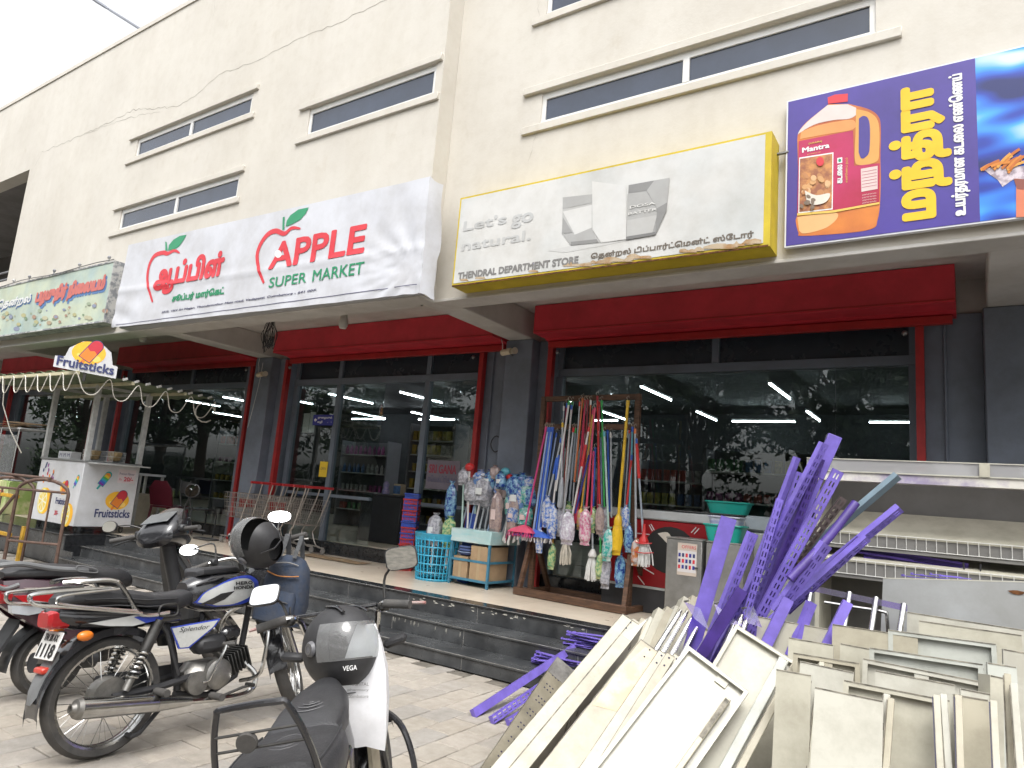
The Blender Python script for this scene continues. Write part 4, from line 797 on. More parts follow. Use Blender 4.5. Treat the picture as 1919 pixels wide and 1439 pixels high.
# seat
seat = MB().loft([ring(-.30, .80, .07, .018, 18, 2.6), ring(-.26, .815, .115, .035, 18, 3), ring(-.10, .815, .135, .045, 18, 3), ring(.06, .795, .135, .045, 18, 3), ring(.18, .77, .125, .045, 18, 3), ring(.32, .762, .105, .05, 18, 3), ring(.42, .775, .08, .05, 18, 3), ring(.46, .80, .05, .045, 18, 2.4)]); seat.build('seat', VIN, moto)
for z in (.80, .765): MB().tube([(-.22, -.137, z+.01), (-.05, -.14, z+.005), (.12, -.135, z-.015), (.3, -.115, z-.02)], .004, 5).build('seat_piping', MBL, moto)
MB().tube(catmull([(.18, -.145, .70), (.18, -.148, .745), (.22, -.146, .755), (.28, -.143, .75), (.285, -.143, .70), (.24, -.147, .69)], 4, True), .006, 6, closed=True).build('helmet_hook', STL, moto)
# tank with decals
TK = [(.39, .80, .06, .06), (.43, .80, .10, .09), (.52, .80, .125, .115), (.64, .80, .135, .122), (.76, .80, .128, .118), (.85, .795, .10, .095), (.90, .79, .05, .055)]
tank = MB().loft([ring(*r, n=24, e=2.7) for r in TK], ).build('fuel_tank', BLK, moto)
def onTank(u, v, d):                           # right flank of the tank: u = along the bike, v = height
    x = u; k = 0
    while k < len(TK)-2 and x > TK[k+1][0]: k += 1
    t = max(0, min(1, (x-TK[k][0])/(TK[k+1][0]-TK[k][0]))); zc, hw, hh = (TK[k][i]*(1-t)+TK[k+1][i]*t for i in (1, 2, 3)); q = min(.985, abs((v-zc)/hh)); y = hw*(1-q**2.7)**(1/2.7); return (x, -(y+.003+d), v)
def dpatch(name, poly, m, lift):
    P = []
    for (a, b), (c, d) in zip(poly, poly[1:]+poly[:1]):
        for k in range(6): P.append((a+(c-a)*k/6, b+(d-b)*k/6))
    vs = [Vector(p) for p in P]+[Vector((.40+.02*i, .71+.02*j)) for i in range(25) for j in range(10) if _wind(.40+.02*i, .71+.02*j, P)]
    r = delaunay_2d_cdt(vs, [(i, (i+1) % len(P)) for i in range(len(P))], [], 0, 1e-6); rv = r[0]; fs = [f for f in r[2] if _wind(sum(rv[j].x for j in f)/len(f), sum(rv[j].y for j in f)/len(f), P)]
    MB().add([onTank(q.x, q.y, lift) for q in rv], fs).build(name, m, tank, 60)
dpatch('tank_decal', curve2([(.42, .745), (.46, .80), (.55, .845), (.66, .88), (.78, .885), (.845, .85), (.855, .80), (.82, .75), (.72, .715), (.55, .715)], 4), BLUE, .0)
dpatch('tank_decal', curve2([(.435, .748), (.47, .80), (.56, .842), (.66, .868), (.75, .868), (.80, .84), (.80, .80), (.765, .755), (.66, .722), (.55, .722)], 4), SIL, .0025)
dpatch('tank_decal', [(.45, .735), (.56, .79), (.65, .80), (.59, .755), (.52, .728)], BLK, .0045)
for b_, zz_ in (('HERO', .843), ('HONDA', .817)): lettering('tank_lettering', b_, MATS['plate_black'], tank, onTank, .655 if b_ == 'HERO' else .64, .785 if b_ == 'HERO' else .79, zz_-.010, zz_+.011, bold=.06, lift=.006)
MB().loft([ring(.44, .905, .07, .015, 16, 4), ring(.46, .917, .10, .022, 16, 4), ring(.68, .925, .10, .022, 16, 4), ring(.73, .917, .07, .014, 16, 4)]).build('tank_pouch', VIN, moto); MB().tube(catmull([(.42, -.10, .845), (.45, -.13, .86), (.50, -.125, .865), (.58, -.11, .885)], 4), .014, 7, flat_=.5).build('pouch_strap', VIN, moto)
# side panel with lettering, frame, engine
for s in (-1, 1):
    MB().prism([(.28, .624), (.592, .643), (.562, .602), (.402, .497), (.338, .502)], lambda u, v, d: (u, s*d, v), .096, .105).build('side_panel', BLUE if s < 0 else BLK, moto); MB().prism([(.285, .618), (.575, .635), (.545, .60), (.395, .505), (.345, .508)], lambda u, v, d: (u, s*d, v), .1, .1085).build('side_panel', SIL if s < 0 else BLK, moto)
lettering('panel_lettering', 'Splendor', MATS['plate_black'], moto, lambda u, v, d: (u, -.1088-d, v), .33, .52, .585, .618, shear=.3)
fr_ = MB(); fr_.tube([(.86, 0, .86), (.60, 0, .80), (.30, 0, .70), (.05, 0, .70)], .02, 8).tube([(.88, 0, .78), (.84, 0, .50), (.80, 0, .28), (.62, 0, .20), (.40, 0, .24)], .019, 8).tube([(.30, 0, .70), (.38, 0, .45), (.42, 0, .26)], .02, 8).tube([(.36, -.09, .36), (.26, -.10, .60), (.2, -.1, .68)], .012, 6); fr_.build('frame', MBL, moto)
eng = MB().box((.58, 0, .32), (.30, .18, .17), None, .05).build('engine', ALU, moto); MB().lathe([(0, 0), (.075, 0), (.085, -.012), (.085, -.05), (.06, -.065), (0, -.068)], (.60, -.075, .33), (0, 1, 0), 24).build('clutch_cover', ALU, eng); MB().lathe([(0, 0), (.06, 0), (.065, -.03), (0, -.035)], (.47, -.09, .30), (0, 1, 0), 20).build('side_cover', ALU, eng)
cyl_ = MB().cyl((.68, 0, .34), (.84, 0, .40), .045, n=14).build('cylinder', STL, eng)
for k in range(7): q = Vector((.71, 0, .352)).lerp(Vector((.84, 0, .40)), k/6); MB().box(q, (.008, .15, .13), Matrix.Rotation(radians(-20), 3, 'Y'), .003).build('cooling_fin', STL, eng)
MB().box((.56, -.05, .50), (.20, .12, .10), None, .03).build('air_box', MBL, moto); MB().box((.70, -.06, .545), (.14, .06, .09), None, .03).build('tool_cover', BLK, moto); MB().cyl((.60, -.04, .47), (.66, -.04, .42), .022, n=10).build('carburettor', ALU, moto)
MB().tube(catmull([(.82, -.05, .36), (.88, -.09, .28), (.84, -.11, .20), (.70, -.12, .185), (.45, -.13, .21), (.28, -.14, .235)], 6), .017, 8).build('exhaust_pipe', CHR, moto)
MB().cyl((.42, -.135, .215), (.20, -.15, .245), .024, .046, 18).cyl((.20, -.15, .245), (-.20, -.165, .295), .046, .052, 18).build('silencer', CHR, moto); e_ = Vector((-.20, -.165, .295)); dv = Vector((-.4, -.015, .05)).normalized(); MB().lathe([(.052, 0), (.045, .02), (.03, .026), (.022, .045), (.014, .045), (.012, .01)], e_, dv, 18).build('silencer_tip', ALU, moto)
MB().tube([(.50, -.125, .30), (.52, -.15, .31), (.60, -.16, .47), (.61, -.16, .50)], .008, 7).build('kick_lever', CHR, moto); MB().cyl((.60, -.14, .50), (.64, -.20, .50), .012, n=8).build('kick_pedal', RUB, moto)
for x, z in ((.56, .22), (.22, .30)): MB().cyl((x, -.12, z), (x-.005, -.235, z), .020, n=10).build('foot_peg', RUB, moto); MB().cyl((x, .12, z), (x, .235, z), .020, n=10).build('foot_peg', RUB, moto)
MB().tube([(.60, -.13, .20), (.75, -.15, .235), (.80, -.16, .24)], .008, 6).cyl((.79, -.13, .245), (.79, -.20, .245), .012, n=8).build('brake_pedal', STL, moto)
for s in (-1, 1): MB().tube(catmull([(.84, s*.03, .70), (.86, s*.10, .68), (.85, s*.22, .60), (.83, s*.235, .42), (.82, s*.20, .30), (.78, s*.08, .26)], 5), .012, 8).build('leg_guard', CHR, moto)
MB().tube([(.40, .12, .22), (.36, .20, .12), (.30, .27, .01)], .012, 7).build('side_stand', STL, moto); MB().tube([(.28, -.08, .20), (.16, -.10, .10), (.12, -.10, .09), (.13, -.03, .09)], .013, 7).build('centre_stand', MBL, moto)
# front end (turned)
for s in (-1, 1): MB().cyl(st((1.235, s*.075, .30)), st((1.06, s*.08, .62)), .020, n=10).cyl(st((1.06, s*.08, .62)), st((.88, s*.08, .99)), .015, n=10).build('fork_leg', CHR if s < 0 else STL, moto)
arc = [(1.235+cos(t)*.335, .30+sin(t)*.335) for t in [radians(d) for d in range(35, 190, 9)]]
stb(MB().loft([[(x, -.058, z-.03), (x, -.052, z+.004), (x, -.02, z+.012), (x, .02, z+.012), (x, .052, z+.004), (x, .058, z-.03)] for x, z in arc], closed_ring=False)).build('front_mudguard', BLK, moto)
stb(body([(.90, .84, .06, .07), (.96, .86, .10, .11), (1.04, .855, .115, .125), (1.10, .85, .105, .11)])).build('headlamp_cowl', BLK, moto); stb(MB().lathe([(0, .02), (.08, .015), (.10, 0)], (1.10, 0, .845), (1, 0, 0), 20)).build('headlamp_glass', mat('lamp_lens', (.7, .7, .7), .1, var=0), moto)
stb(MB().lathe([(0, .0), (.048, 0), (.052, -.008), (.05, -.06), (.03, -.07)], (.90, -.035, 1.00), (-.5, 0, .86), 20)).build('speedometer', MBL, moto); stb(MB().lathe([(0, .001), (.044, .001)], (.90, -.035, 1.00), (-.5, 0, .86), 20)).build('dial_face', flat('dial_white', (.65, .62, .60)), moto)
bar = [(.80, -.36, 1.02), (.84, -.24, 1.035), (.89, -.12, 1.03), (.90, -.06, .99), (.90, .06, .99), (.89, .12, 1.03), (.84, .24, 1.035), (.80, .36, 1.02)]
MB().tube([st(p) for p in catmull(bar, 5)], .011, 8).build('handlebar', CHR, moto)
for s in (-1, 1):
    g = MB().cyl(st((.79, s*.375, 1.018)), st((.835, s*.255, 1.034)), .017, n=12).build('grip', RUB, moto); MB().tube(sts([(.85, s*.22, 1.03), (.89, s*.25, 1.03), (.88, s*.37, 1.0)]), .006, 6).build('lever', ALU, moto); MB().box(st((.845, s*.225, 1.035)), (.05, .05, .045), None, .01).build('switch_block', MBL, moto)
mirror_(moto, (.77, .56, 1.04), (-.70, -.60, .42), .13, .085, sts([(.85, .21, 1.05)])+[Vector((.86, .42, 1.08)), Vector((.80, .50, 1.06))])
mirror_(moto, (.90, -.20, 1.25), (-.65, -.62, .45), .15, .085, sts([(.85, -.21, 1.05)])+[Vector((.84, -.27, 1.16))])
stb(MB().tube(catmull([(.88, -.2, 1.03), (.98, -.18, 1.0), (1.0, -.1, .9), (.96, -.06, .75)], 5), .005, 5)).build('cable', CAB, moto); MB().tube(catmull([(.9, .05, .95), (.96, -.10, .75), (.98, -.12, .55), (1.06, -.10, .35), (1.15, -.08, .34)], 5), .005, 5).build('cable', CAB, moto)
# ---------------------------------------------------------------- helmets
def helmet(name, lab, loc, rot, visor_up=0, stripe=None, text=None):
    t = thing(name, lab, 'helmet', loc); t.rotation_euler = rot; A, Bq, C = .150, .122, .142        # x forward
    mb = MB(); n, m = 36, 24; idx = {}
    def pt(i, j, k=1.0):
        az = 2*pi*i/n; e = radians(-62+152*j/m); f = 1+.10*max(0, cos(az))*max(0, -sin(e)); return (A*f*k*cos(e)*cos(az), Bq*k*cos(e)*sin(az)*(1-.08*max(0, -sin(e))), C*k*sin(e)+.0)
    P = [pt(i, j) for j in range(m+1) for i in range(n)]; fs = []
    for j in range(m):
        for i in range(n):
            az = (i+.5)*360/n; az = az-360 if az > 180 else az; e = -62+152*(j+.5)/m
            if abs(az) < 62+.1*e and -16 < e < 30: continue
            fs.append((j*n+i, j*n+(i+1) % n, (j+1)*n+(i+1) % n, (j+1)*n+i))
    P = [tuple(Vector(q)*1.12) for q in P]; mb.add(P, fs); mb.build('shell', MBL, t, 60)
    li = MB().add([pt(i, j, 1.02) for j in range(m+1) for i in range(n)], fs); li.build('liner', mat('helmet_liner', (.03, .03, .032), .9), t, 60)
    v = MB(); V = []; R_ = Matrix.Rotation(-visor_up, 3, 'Y')
    for j in range(11):
        for i in range(23): az = radians(-78+156*i/22); e = radians(-18+50*j/10); q = Vector((A*1.035*cos(e)*cos(az), Bq*1.045*cos(e)*sin(az), C*1.03*sin(e))); V.append(R_@(q*1.12))
    v.add(V, [(j*23+i, j*23+i+1, (j+1)*23+i+1, (j+1)*23+i) for j in range(10) for i in range(22)]); v.build('visor', CLV, t, 60)
    for s in (-1, 1): MB().lathe([(0, .012), (.022, .012), (.028, .006), (.03, 0)], (0, s*Bq*1.12, .0), (0, s, 0), 18).build('visor_hinge', mat('hinge_grey', (.13, .13, .14), .4), t); MB().lathe([(.014, .0135), (.020, .0135)], (0, s*Bq*1.12, 0), (0, s, 0), 16).build('hinge_ring', MATS['dull_steel'], t)
    if text: lettering('lettering', text, MATS['print_white'], t, lambda u, v_, d: tuple(Vector((A*1.10*cos(u), Bq*.98*sin(u), v_))*(1.14+d)), -.75, -.42, -.075, -.060, lift=.02)
    MB().tube([(.05, Bq*.7, -.11), (.06, .03, -.17), (.06, -.03, -.17), (.05, -Bq*.7, -.11)], .007, 5, flat_=.4).build('chin_strap', VIN, t)
    for k in (-1, 1): MB().tube(catmull([(-.02, k*.05, C*1.09), (.05, k*.055, C*1.04), (.10, k*.06, C*.88)], 4), .008, 6, flat_=.6).build('vent_ridge', BLK, t)
    return t
# helmet resting on the motorcycle's mirror and bars; second one hung from the moped's cross bar
def axes(o, x, z):
    x = Vector(x).normalized(); z = Vector(z); z = (z-x*z.dot(x)).normalized(); y = z.cross(x); o.rotation_euler = Matrix(((x.x, y.x, z.x), (x.y, y.y, z.y), (x.z, y.z, z.z))).to_euler()
hp = gx(482, 1018, -3.62); axes(helmet('full_face_helmet', 'black helmet with raised clear visor resting on the motorcycle handlebar', hp, (0, 0, 0), visor_up=radians(24)), (.30, -.62, .62), (-.75, -.45, .35))
# ---------------------------------------------------------------- rucksack hung on the motorcycle's bars
bk = thing('rucksack', 'navy and grey rucksack with an orange stripe hung on the motorcycle handlebar', 'bag', gx(536, 1105, -3.62)); bk.rotation_euler = (radians(-4), radians(3), radians(20)); NAVY = mat('navy_fabric', (.020, .036, .070), .85, var=.3, scale=22, rgb2=(.045, .052, .07), bump=.35, bscale=60); GREYF = mat('grey_fabric', (.075, .078, .082), .85, var=.25, scale=20, bump=.35, bscale=70)
def zr(z, hw, hd, n=18, e=3, y=0, x=0): return [(x+hw*abs(cos(t))**(2/e)*(1 if cos(t) > 0 else -1), y+hd*abs(sin(t))**(2/e)*(1 if sin(t) > 0 else -1), z) for t in [2*pi*i/n for i in range(n)]]
MB().loft([zr(-.21, .10, .06), zr(-.20, .135, .085), zr(-.08, .15, .10, x=.005), zr(.05, .14, .095, x=-.004), zr(.14, .12, .08), zr(.19, .085, .055), zr(.21, .04, .03)]).build('main_bag', NAVY, bk)
MB().loft([zr(-.20, .08, .02, y=-.09), zr(-.18, .125, .045, y=-.095), zr(-.05, .13, .05, y=-.095), zr(.0, .11, .03, y=-.085)]).build('front_pocket', NAVY, bk); MB().loft([zr(-.20, .03, .06, x=-.14), zr(-.10, .035, .075, x=-.145), zr(.05, .02, .06, x=-.14)]).build('side_pocket', GREYF, bk)
MB().tube(catmull([(-.10, -.09, .10), (-.02, -.105, .085), (.06, -.105, .09), (.115, -.085, .10)], 4), .010, 6, flat_=.35).build('orange_stripe', mat('orange_fabric', (.55, .22, .05), .8), bk)
for x, w in ((-.05, .016), (.05, .014)): MB().tube(catmull([(x, -.07, .20), (x-.01, -.02, .30), (x-.03, .02, .33), (x-.02, .06, .22), (x, .09, .0), (x, .08, -.15)], 5), w, 6, flat_=.3).build('shoulder_strap', GREYF, bk)
MB().tube(catmull([(-.13, -.05, .13), (-.08, -.095, .15), (.02, -.09, .17), (.09, -.07, .16)], 4), .004, 5).build('zip', MATS['dull_steel'], bk); MB().tube(catmull([(-.11, -.143, -.06), (0, -.15, -.05), (.11, -.143, -.06)], 4), .004, 5).build('zip', CAB, bk)
MB().tube(catmull([(.10, -.08, -.05), (.13, -.13, -.10), (.15, -.10, -.18)], 4), .006, 5).build('strap_end', CAB, bk)
# ---------------------------------------------------------------- scooter behind the motorcycle
sc = thing('scooter', 'dark maroon and black scooter parked just behind the motorcycle', 'scooter', (-5.06, 2.38, 0)); sc.rotation_euler = (radians(-4), 0, radians(91))
MAR = mat('maroon_paint', (.075, .030, .045), .22, var=.2, scale=3, coat=.5); DPL = mat('dark_plastic', (.030, .031, .034), .5, var=.15, scale=14, bump=.06)
SH = Vector((.98, 0, .88)); SS = radians(24)
def s2(p): p = Vector(p)-Vector((.34*min(1, max(0, (Vector(p).z-.2)/.5)), 0, 0)); p.z = p.z+.03*min(1, max(0, (p.z-.5)/.4)); return SH+Matrix.Rotation(SS, 3, Vector((-.4, 0, .9)).normalized())@(p-SH)
def sb(mb): mb.v = [tuple(s2(p)) for p in mb.v]; return mb
wheel(sc, (0, 0, .215), .215, .10, ALU, alloy=True, drum=.09); wheel(sc, (1.26, 0, .215), .215, .09, ALU, alloy=True, drum=.07, fn=s2)
for s in (-1, 1):
    MB().loft([[(x, s*w, z) for w, z in ((a, z1), (b, (z0+z1)/2+.03), (c, z0), (c-.05, z0-.005), (a-.05, z1+.01))] for x, z0, z1, a, b, c in ((-.36, .60, .74, .06, .08, .07), (-.26, .52, .75, .12, .15, .12), (-.08, .40, .73, .15, .185, .15), (.14, .30, .68, .15, .19, .17), (.32, .26, .60, .13, .16, .15), (.42, .26, .48, .10, .12, .11))]).build('side_panel', MAR, sc)
    MB().prism([(-.34, .66), (-.10, .655), (.06, .63), (-.10, .60), (-.28, .615)], lambda u, v, d: (u, s*d, v), .15, .188).build('red_flash', REDL, sc); MB().prism([(-.34, .60), (-.20, .585), (-.12, .55), (-.24, .535), (-.33, .555)], lambda u, v, d: (u, s*d, v), .12, .170).build('clear_lens', mat('pale_lens', (.55, .58, .62), .15), sc); MB().prism([(-.28, .70), (-.02, .69), (.10, .66), (-.05, .672)], lambda u, v, d: (u, s*d, v), .14, .183).build('pale_stripe', mat('pale_decal', (.42, .36, .32), .35), sc)
    MB().tube(catmull([(.10, s*.135, .79), (-.12, s*.14, .81), (-.30, s*.13, .845), (-.40, s*.10, .84), (-.42, s*.0, .835)], 6), .017, 8).build('grab_rail', mat('grey_plastic', (.16,)*3), sc)
MB().tube(catmull([(-.42, .1, .835), (-.45, .1, .76), (-.38, .12, .70), (-.30, .13, .72)], 5), .014, 8).build('grab_rail', MATS['grey_plastic'], sc); MB().tube(catmull([(-.42, -.1, .835), (-.45, -.1, .76), (-.38, -.12, .70), (-.30, -.13, .72)], 5), .014, 8).build('grab_rail', MATS['grey_plastic'], sc)
MB().loft([ring(-.36, .775, .06, .02, 18, 3), ring(-.30, .785, .12, .035, 18, 3), ring(-.10, .79, .145, .05, 18, 3), ring(.10, .765, .15, .055, 18, 3), ring(.28, .735, .145, .065, 18, 3), ring(.40, .715, .125, .065, 18, 3), ring(.45, .70, .08, .045, 18, 2.5)]).build('seat', VIN, sc)
MB().tube(catmull([(.02, -.150, .80), (.03, -.152, .825), (.14, -.152, .80), (.15, -.153, .775), (.05, -.153, .785)], 4, True), .005, 6, closed=True).build('seat_badge', MATS['grey_plastic'], sc)
MB().loft([ring(-.42, .66, .05, .04, 16, 3), ring(-.38, .66, .11, .06, 16, 3), ring(-.32, .66, .12, .065, 16, 3)]).build('tail_lamp', REDL, sc)
arc = [(cos(t)*.265, .215+sin(t)*.265) for t in [radians(d) for d in range(80, 196, 9)]]; MB().loft([[(x, -.065, z-.03), (x, -.06, z+.006), (x, .06, z+.006), (x, .065, z-.03)] for x, z in arc], closed_ring=False).build('rear_mudguard', DPL, sc)
MB().loft([[(-.24-k*.075, s*w, z-.15*k) for s, z in ((-1, .46), (-1, .50), (1, .50), (1, .46))] for k, w in ((0, .08), (1, .07), (1.8, .055))]).build('mud_flap', DPL, sc)
MB().box((.30, 0, .25), (.34, .20, .16), None, .05).build('engine', STL, sc); MB().cyl((.20, -.17, .22), (-.18, -.18, .25), .055, .06, 16).build('silencer', DPL, sc); MB().prism([(.15, .29), (-.16, .32), (-.18, .25), (.10, .22)], lambda u, v, d: (u, -d, v), .235, .245).build('heat_shield', ALU, sc)
MB().loft([[(x, -w, z-.02), (x, -w, z), (x, w, z), (x, w, z-.02)] for x, z, w in ((.42, .30, .17), (.60, .285, .18), (.80, .29, .18), (.92, .36, .17))]).build('floorboard', DPL, sc)
ap = [(.92, .30, .15), (.93, .42, .20), (.92, .58, .215), (.87, .74, .20), (.81, .86, .13), (.78, .92, .08)]
MB().loft([[(x+.10*(1-(i/4)**2*0)-.10*abs(i-4)/4, w*(i-4)/4, z) for i in range(9)]+[(x-.04+.10-.10*abs(i-4)/4, w*.96*(i-4)/4, z) for i in range(8, -1, -1)] for x, z, w in ap]).build('front_apron', BLK, sc); MB().loft([[(x-.065, -w*.8, z), (x-.065, w*.8, z), (x-.03, w*.9, z), (x-.03, -w*.9, z)] for x, z, w in ap]).build('inner_shield', DPL, sc)
sb(MB().loft([ring(.80, .95, .10, .03, 18, 2.6), ring(.83, .97, .15, .08, 18, 2.6), ring(.92, 1.01, .175, .12, 18, 2.6), ring(1.02, 1.04, .16, .145, 18, 2.6), ring(1.12, 1.01, .11, .12, 18, 2.6), ring(1.18, .98, .05, .07, 18, 2.6)])).build('handlebar_cowl', BLK, sc)
sb(MB().box((.885, 0, 1.105), (.15, .22, .006), Matrix.Rotation(radians(-32), 3, 'Y'), .002)).build('instrument_glass', mat('instrument_glass', (.10, .11, .12), .08, var=.1), sc); sb(MB().box((.92, -.12, 1.09), (.02, .022, .012), None, .003)).build('starter_switch', mat('switch_red', (.4, .06, .05), .4), sc); sb(MB().cyl((.99, 0, .55), (.97, 0, .95), .05, n=14)).build('steering_column', DPL, sc)
arcf = [(1.26+cos(t)*.255, .215+sin(t)*.255) for t in [radians(d) for d in range(10, 175, 11)]]; sb(MB().loft([[(x, -.06, z-.03), (x, -.05, z+.006), (x, .05, z+.006), (x, .06, z-.03)] for x, z in arcf], closed_ring=False)).build('front_mudguard', BLK, sc)
for s in (-1, 1):
    MB().cyl(s2((.90, s*.20, 1.0)), s2((.83, s*.36, .985)), .017, n=12).build('grip', RUB, sc); MB().tube([s2(p) for p in ((.93, s*.18, 1.0), (.93, s*.25, .985), (.88, s*.37, .955))], .007, 6).build('lever', MBL, sc); MB().box(s2((.905, s*.17, 1.01)), (.06, .07, .05), None, .012).build('switch_block', DPL, sc); MB().cyl(s2((1.24, s*.07, .22)), s2((1.05, s*.07, .62)), .018, n=8).build('fork_leg', STL, sc)
mirror_(sc, s2((.87, .40, 1.10)), (-.92, -.15, .15), .15, .085, [s2((.92, .16, 1.05)), s2((.90, .26, 1.09))]); mirror_(sc, s2((.90, -.26, 1.27)), (-.9, -.35, .12), .12, .10, [s2((.93, -.15, 1.06)), s2((.92, -.19, 1.17))])
# ---------------------------------------------------------------- moped in front
mo = thing('moped', 'old moped with black rear rack, patterned seat and chrome handlebar', 'moped', (-1.56, 1.555, 0)); mo.rotation_euler = (radians(-13.5), 0, radians(123.5))
BEI = mat('beige_panel_paint', (.50, .44, .32), .5, var=.25, scale=7)
wheel(mo, (0, 0, .27), .27, .07, CHR); wheel(mo, (1.18, 0, .27), .27, .07, CHR)
mb = MB(); mb.tube(catmull([(-.02, .15, .55), (-.09, .135, .76), (-.14, .10, .895), (-.15, .07, .915), (-.15, -.07, .915), (-.14, -.10, .895), (-.09, -.135, .76), (-.02, -.15, .55)], 5), .0095, 8); mb.build('rack', BLK, mo)
for z, w, x in ((.84, .115, -.125), (.795, .13, -.105)): MB().cyl((x, -w, z), (x, w, z), .004, n=6).build('rack_wire', STL, mo)
MB().lathe([(0, -.008), (.028, -.008), (.03, 0), (.028, .008), (0, .008)], (-.12, .03, .815), (1, 0, .3), 18).build('rubber_disc', RUB, mo)
for s in (-1, 1): MB().tube([(-.02, s*.15, .55), (.15, s*.14, .60), (.35, s*.12, .62)], .011, 7).build('rack_rail', BLK, mo)
MB().loft([ring(-.08, .655, .11, .04, 20, 3), ring(-.06, .655, .165, .075, 20, 3.2), ring(.10, .66, .168, .08, 20, 3.2), ring(.24, .665, .15, .072, 20, 3.2), ring(.32, .665, .115, .06, 20, 3)]).build('rear_seat', VIN, mo); MB().loft([ring(.22, .69, .09, .03, 20, 3), ring(.25, .70, .125, .05, 20, 3), ring(.38, .715, .125, .06, 20, 3), ring(.50, .735, .10, .065, 20, 2.8), ring(.58, .75, .06, .06, 20, 2.4), ring(.62, .745, .03, .04, 20, 2.2)]).build('front_seat', VIN, mo)
MB().tube(catmull([(-.05, -.135, .715), (.1, -.142, .72), (.26, -.13, .72)], 4), .004, 5).build('seat_piping', MBL, mo); MB().tube(catmull([(-.05, .135, .715), (.1, .142, .72), (.26, .13, .72)], 4), .004, 5).build('seat_piping', MBL, mo)
pat = flat('seat_embossing', (.10, .10, .105), .5)
for k in range(4): MB().tube([(.40+(.015+.022*k)*cos(t*.4)*1.0, (.012+.018*k)*sin(t*.4), .7755-.010*(k/3)**2) for t in range(17)], .0022, 4).build('seat_embossing', pat, mo)
for k in range(4): MB().tube([(.12+(.03+.022*k)*cos(t*.4), (.02+.02*k)*sin(t*.4), .737-.006*(k/3)**3) for t in range(17)], .0022, 4).build('seat_embossing', pat, mo)
MB().tube([(.60, 0, .62), (.45, 0, .50), (.25, 0, .45), (.0, 0, .40)], .035, 10).tube([(.45, 0, .5), (.75, 0, .36), (.92, 0, .55), (.92, 0, .85)], .028, 10).build('frame', BLK, mo); MB().loft([zr(.40, .09, .05, x=.62), zr(.55, .12, .06, x=.62), zr(.66, .10, .05, x=.60), zr(.68, .05, .03, x=.60)]).build('fuel_tank', BLK, mo)
MB().box((.30, 0, .52), (.36, .18, .12), None, .03).build('battery_box', BEI, mo); MB().box((.45, 0, .27), (.26, .18, .2), None, .05).build('engine', STL, mo); MB().cyl((.42, -.12, .2), (-.15, -.14, .24), .03, .036, 14).build('silencer', CHR, mo)
for s in (-1, 1): MB().prism([(.80, .35), (.95, .34), (.97, .62), (.90, .70), (.84, .66)], lambda u, v, d: (u, s*d, v), .07, .085).build('leg_shield', BEI, mo); MB().tube(catmull([(.86, s*.05, .62), (.84, s*.14, .60), (.82, s*.22, .52), (.80, s*.25, .36), (.78, s*.22, .22), (.76, s*.06, .2)], 5), .013, 8).build('crash_guard', BLK, mo); MB().cyl((1.17, s*.06, .27), (.96, s*.07, .80), .018, n=8).build('fork_leg', BLK, mo)
arc = [(1.18+cos(t)*.30, .27+sin(t)*.30) for t in [radians(d) for d in range(20, 190, 10)]]; MB().loft([[(x, -.055, z-.02), (x, -.045, z+.006), (x, .045, z+.006), (x, .055, z-.02)] for x, z in arc], closed_ring=False).build('front_mudguard', BLK, mo)
MB().loft([ring(.90, .86, .05, .05), ring(.96, .87, .075, .08), ring(1.04, .87, .08, .085), ring(1.08, .87, .07, .075)]).build('headlamp', BLK, mo)
MB().tube(catmull([(.80, .31, .995), (.84, .20, 1.01), (.885, .165, .985), (.90, .15, .93), (.92, .10, .80), (.93, .0, .78), (.92, -.10, .80), (.90, -.15, .93), (.885, -.165, .985), (.84, -.20, 1.01), (.80, -.31, .995)], 5), .0125, 8).build('handlebar', CHR, mo); MB().cyl((.885, .18, 1.005), (.885, -.16, 1.005), .009, n=8).build('cross_bar', BLK, mo)
for s in (-1, 1):
    MB().cyl((.795, s*.315, .995), (.835, s*.205, 1.01), .018, n=12).build('grip', RUB, mo); MB().tube([(.87, s*.19, 1.005), (.89, s*.24, 1.0), (.86, s*.37, .985)], .007, 6).build('lever', mat('worn_red_lever', (.28, .06, .05), .5, rgb2=(.4, .36, .34), scale=20), mo); MB().box((.86, s*.20, 1.0), (.05, .05, .04), None, .01).build('lever_clamp', STL, mo)
    i_ = MB().tube([(.93, s*.08, .84), (.92, s*.16, .83)], .010, 6).build('indicator_stalk', MBL, mo); MB().box((.91, s*.215, .845), (.05, .10, .035), Matrix.Rotation(s*radians(12), 3, 'X'), .012).build('indicator', MBL, i_)
mirror_(mo, (.74, .25, 1.13), (-.80, .10, .62), .125, .09, [(.87, .21, 1.02), (.86, .23, 1.08)], square=True); mirror_(mo, (.78, -.305, 1.185), (-.95, .06, -.06), .135, .095, [(.87, -.20, 1.03), (.875, -.215, 1.12)], square=True)
MB().tube(catmull([(.90, -.16, .92), (.94, -.12, .75), (.96, -.1, .6), (.9, -.05, .4)], 4), .006, 5).build('cable', CAB, mo); MB().tube(catmull([(.88, .2, 1.0), (.99, .16, .95), (1.02, .1, .85), (.97, .04, .7)], 4), .006, 5).build('cable', CAB, mo)
for y in (-.06, -.1): MB().tube([(.70+.0, y+.025*cos(t*.5), .60+.05*sin(t*.5)) for t in range(14)], .006, 6).build('hook_ring', STL, mo)
q = EYE+ray(638, 1212)*2.75
axes(helmet('full_face_helmet', 'matt black full face helmet with clear visor hanging from the moped cross bar', q, (0, 0, 0), text='VEGA'), (.86, -.10, .22), (-.12, .05, 1))
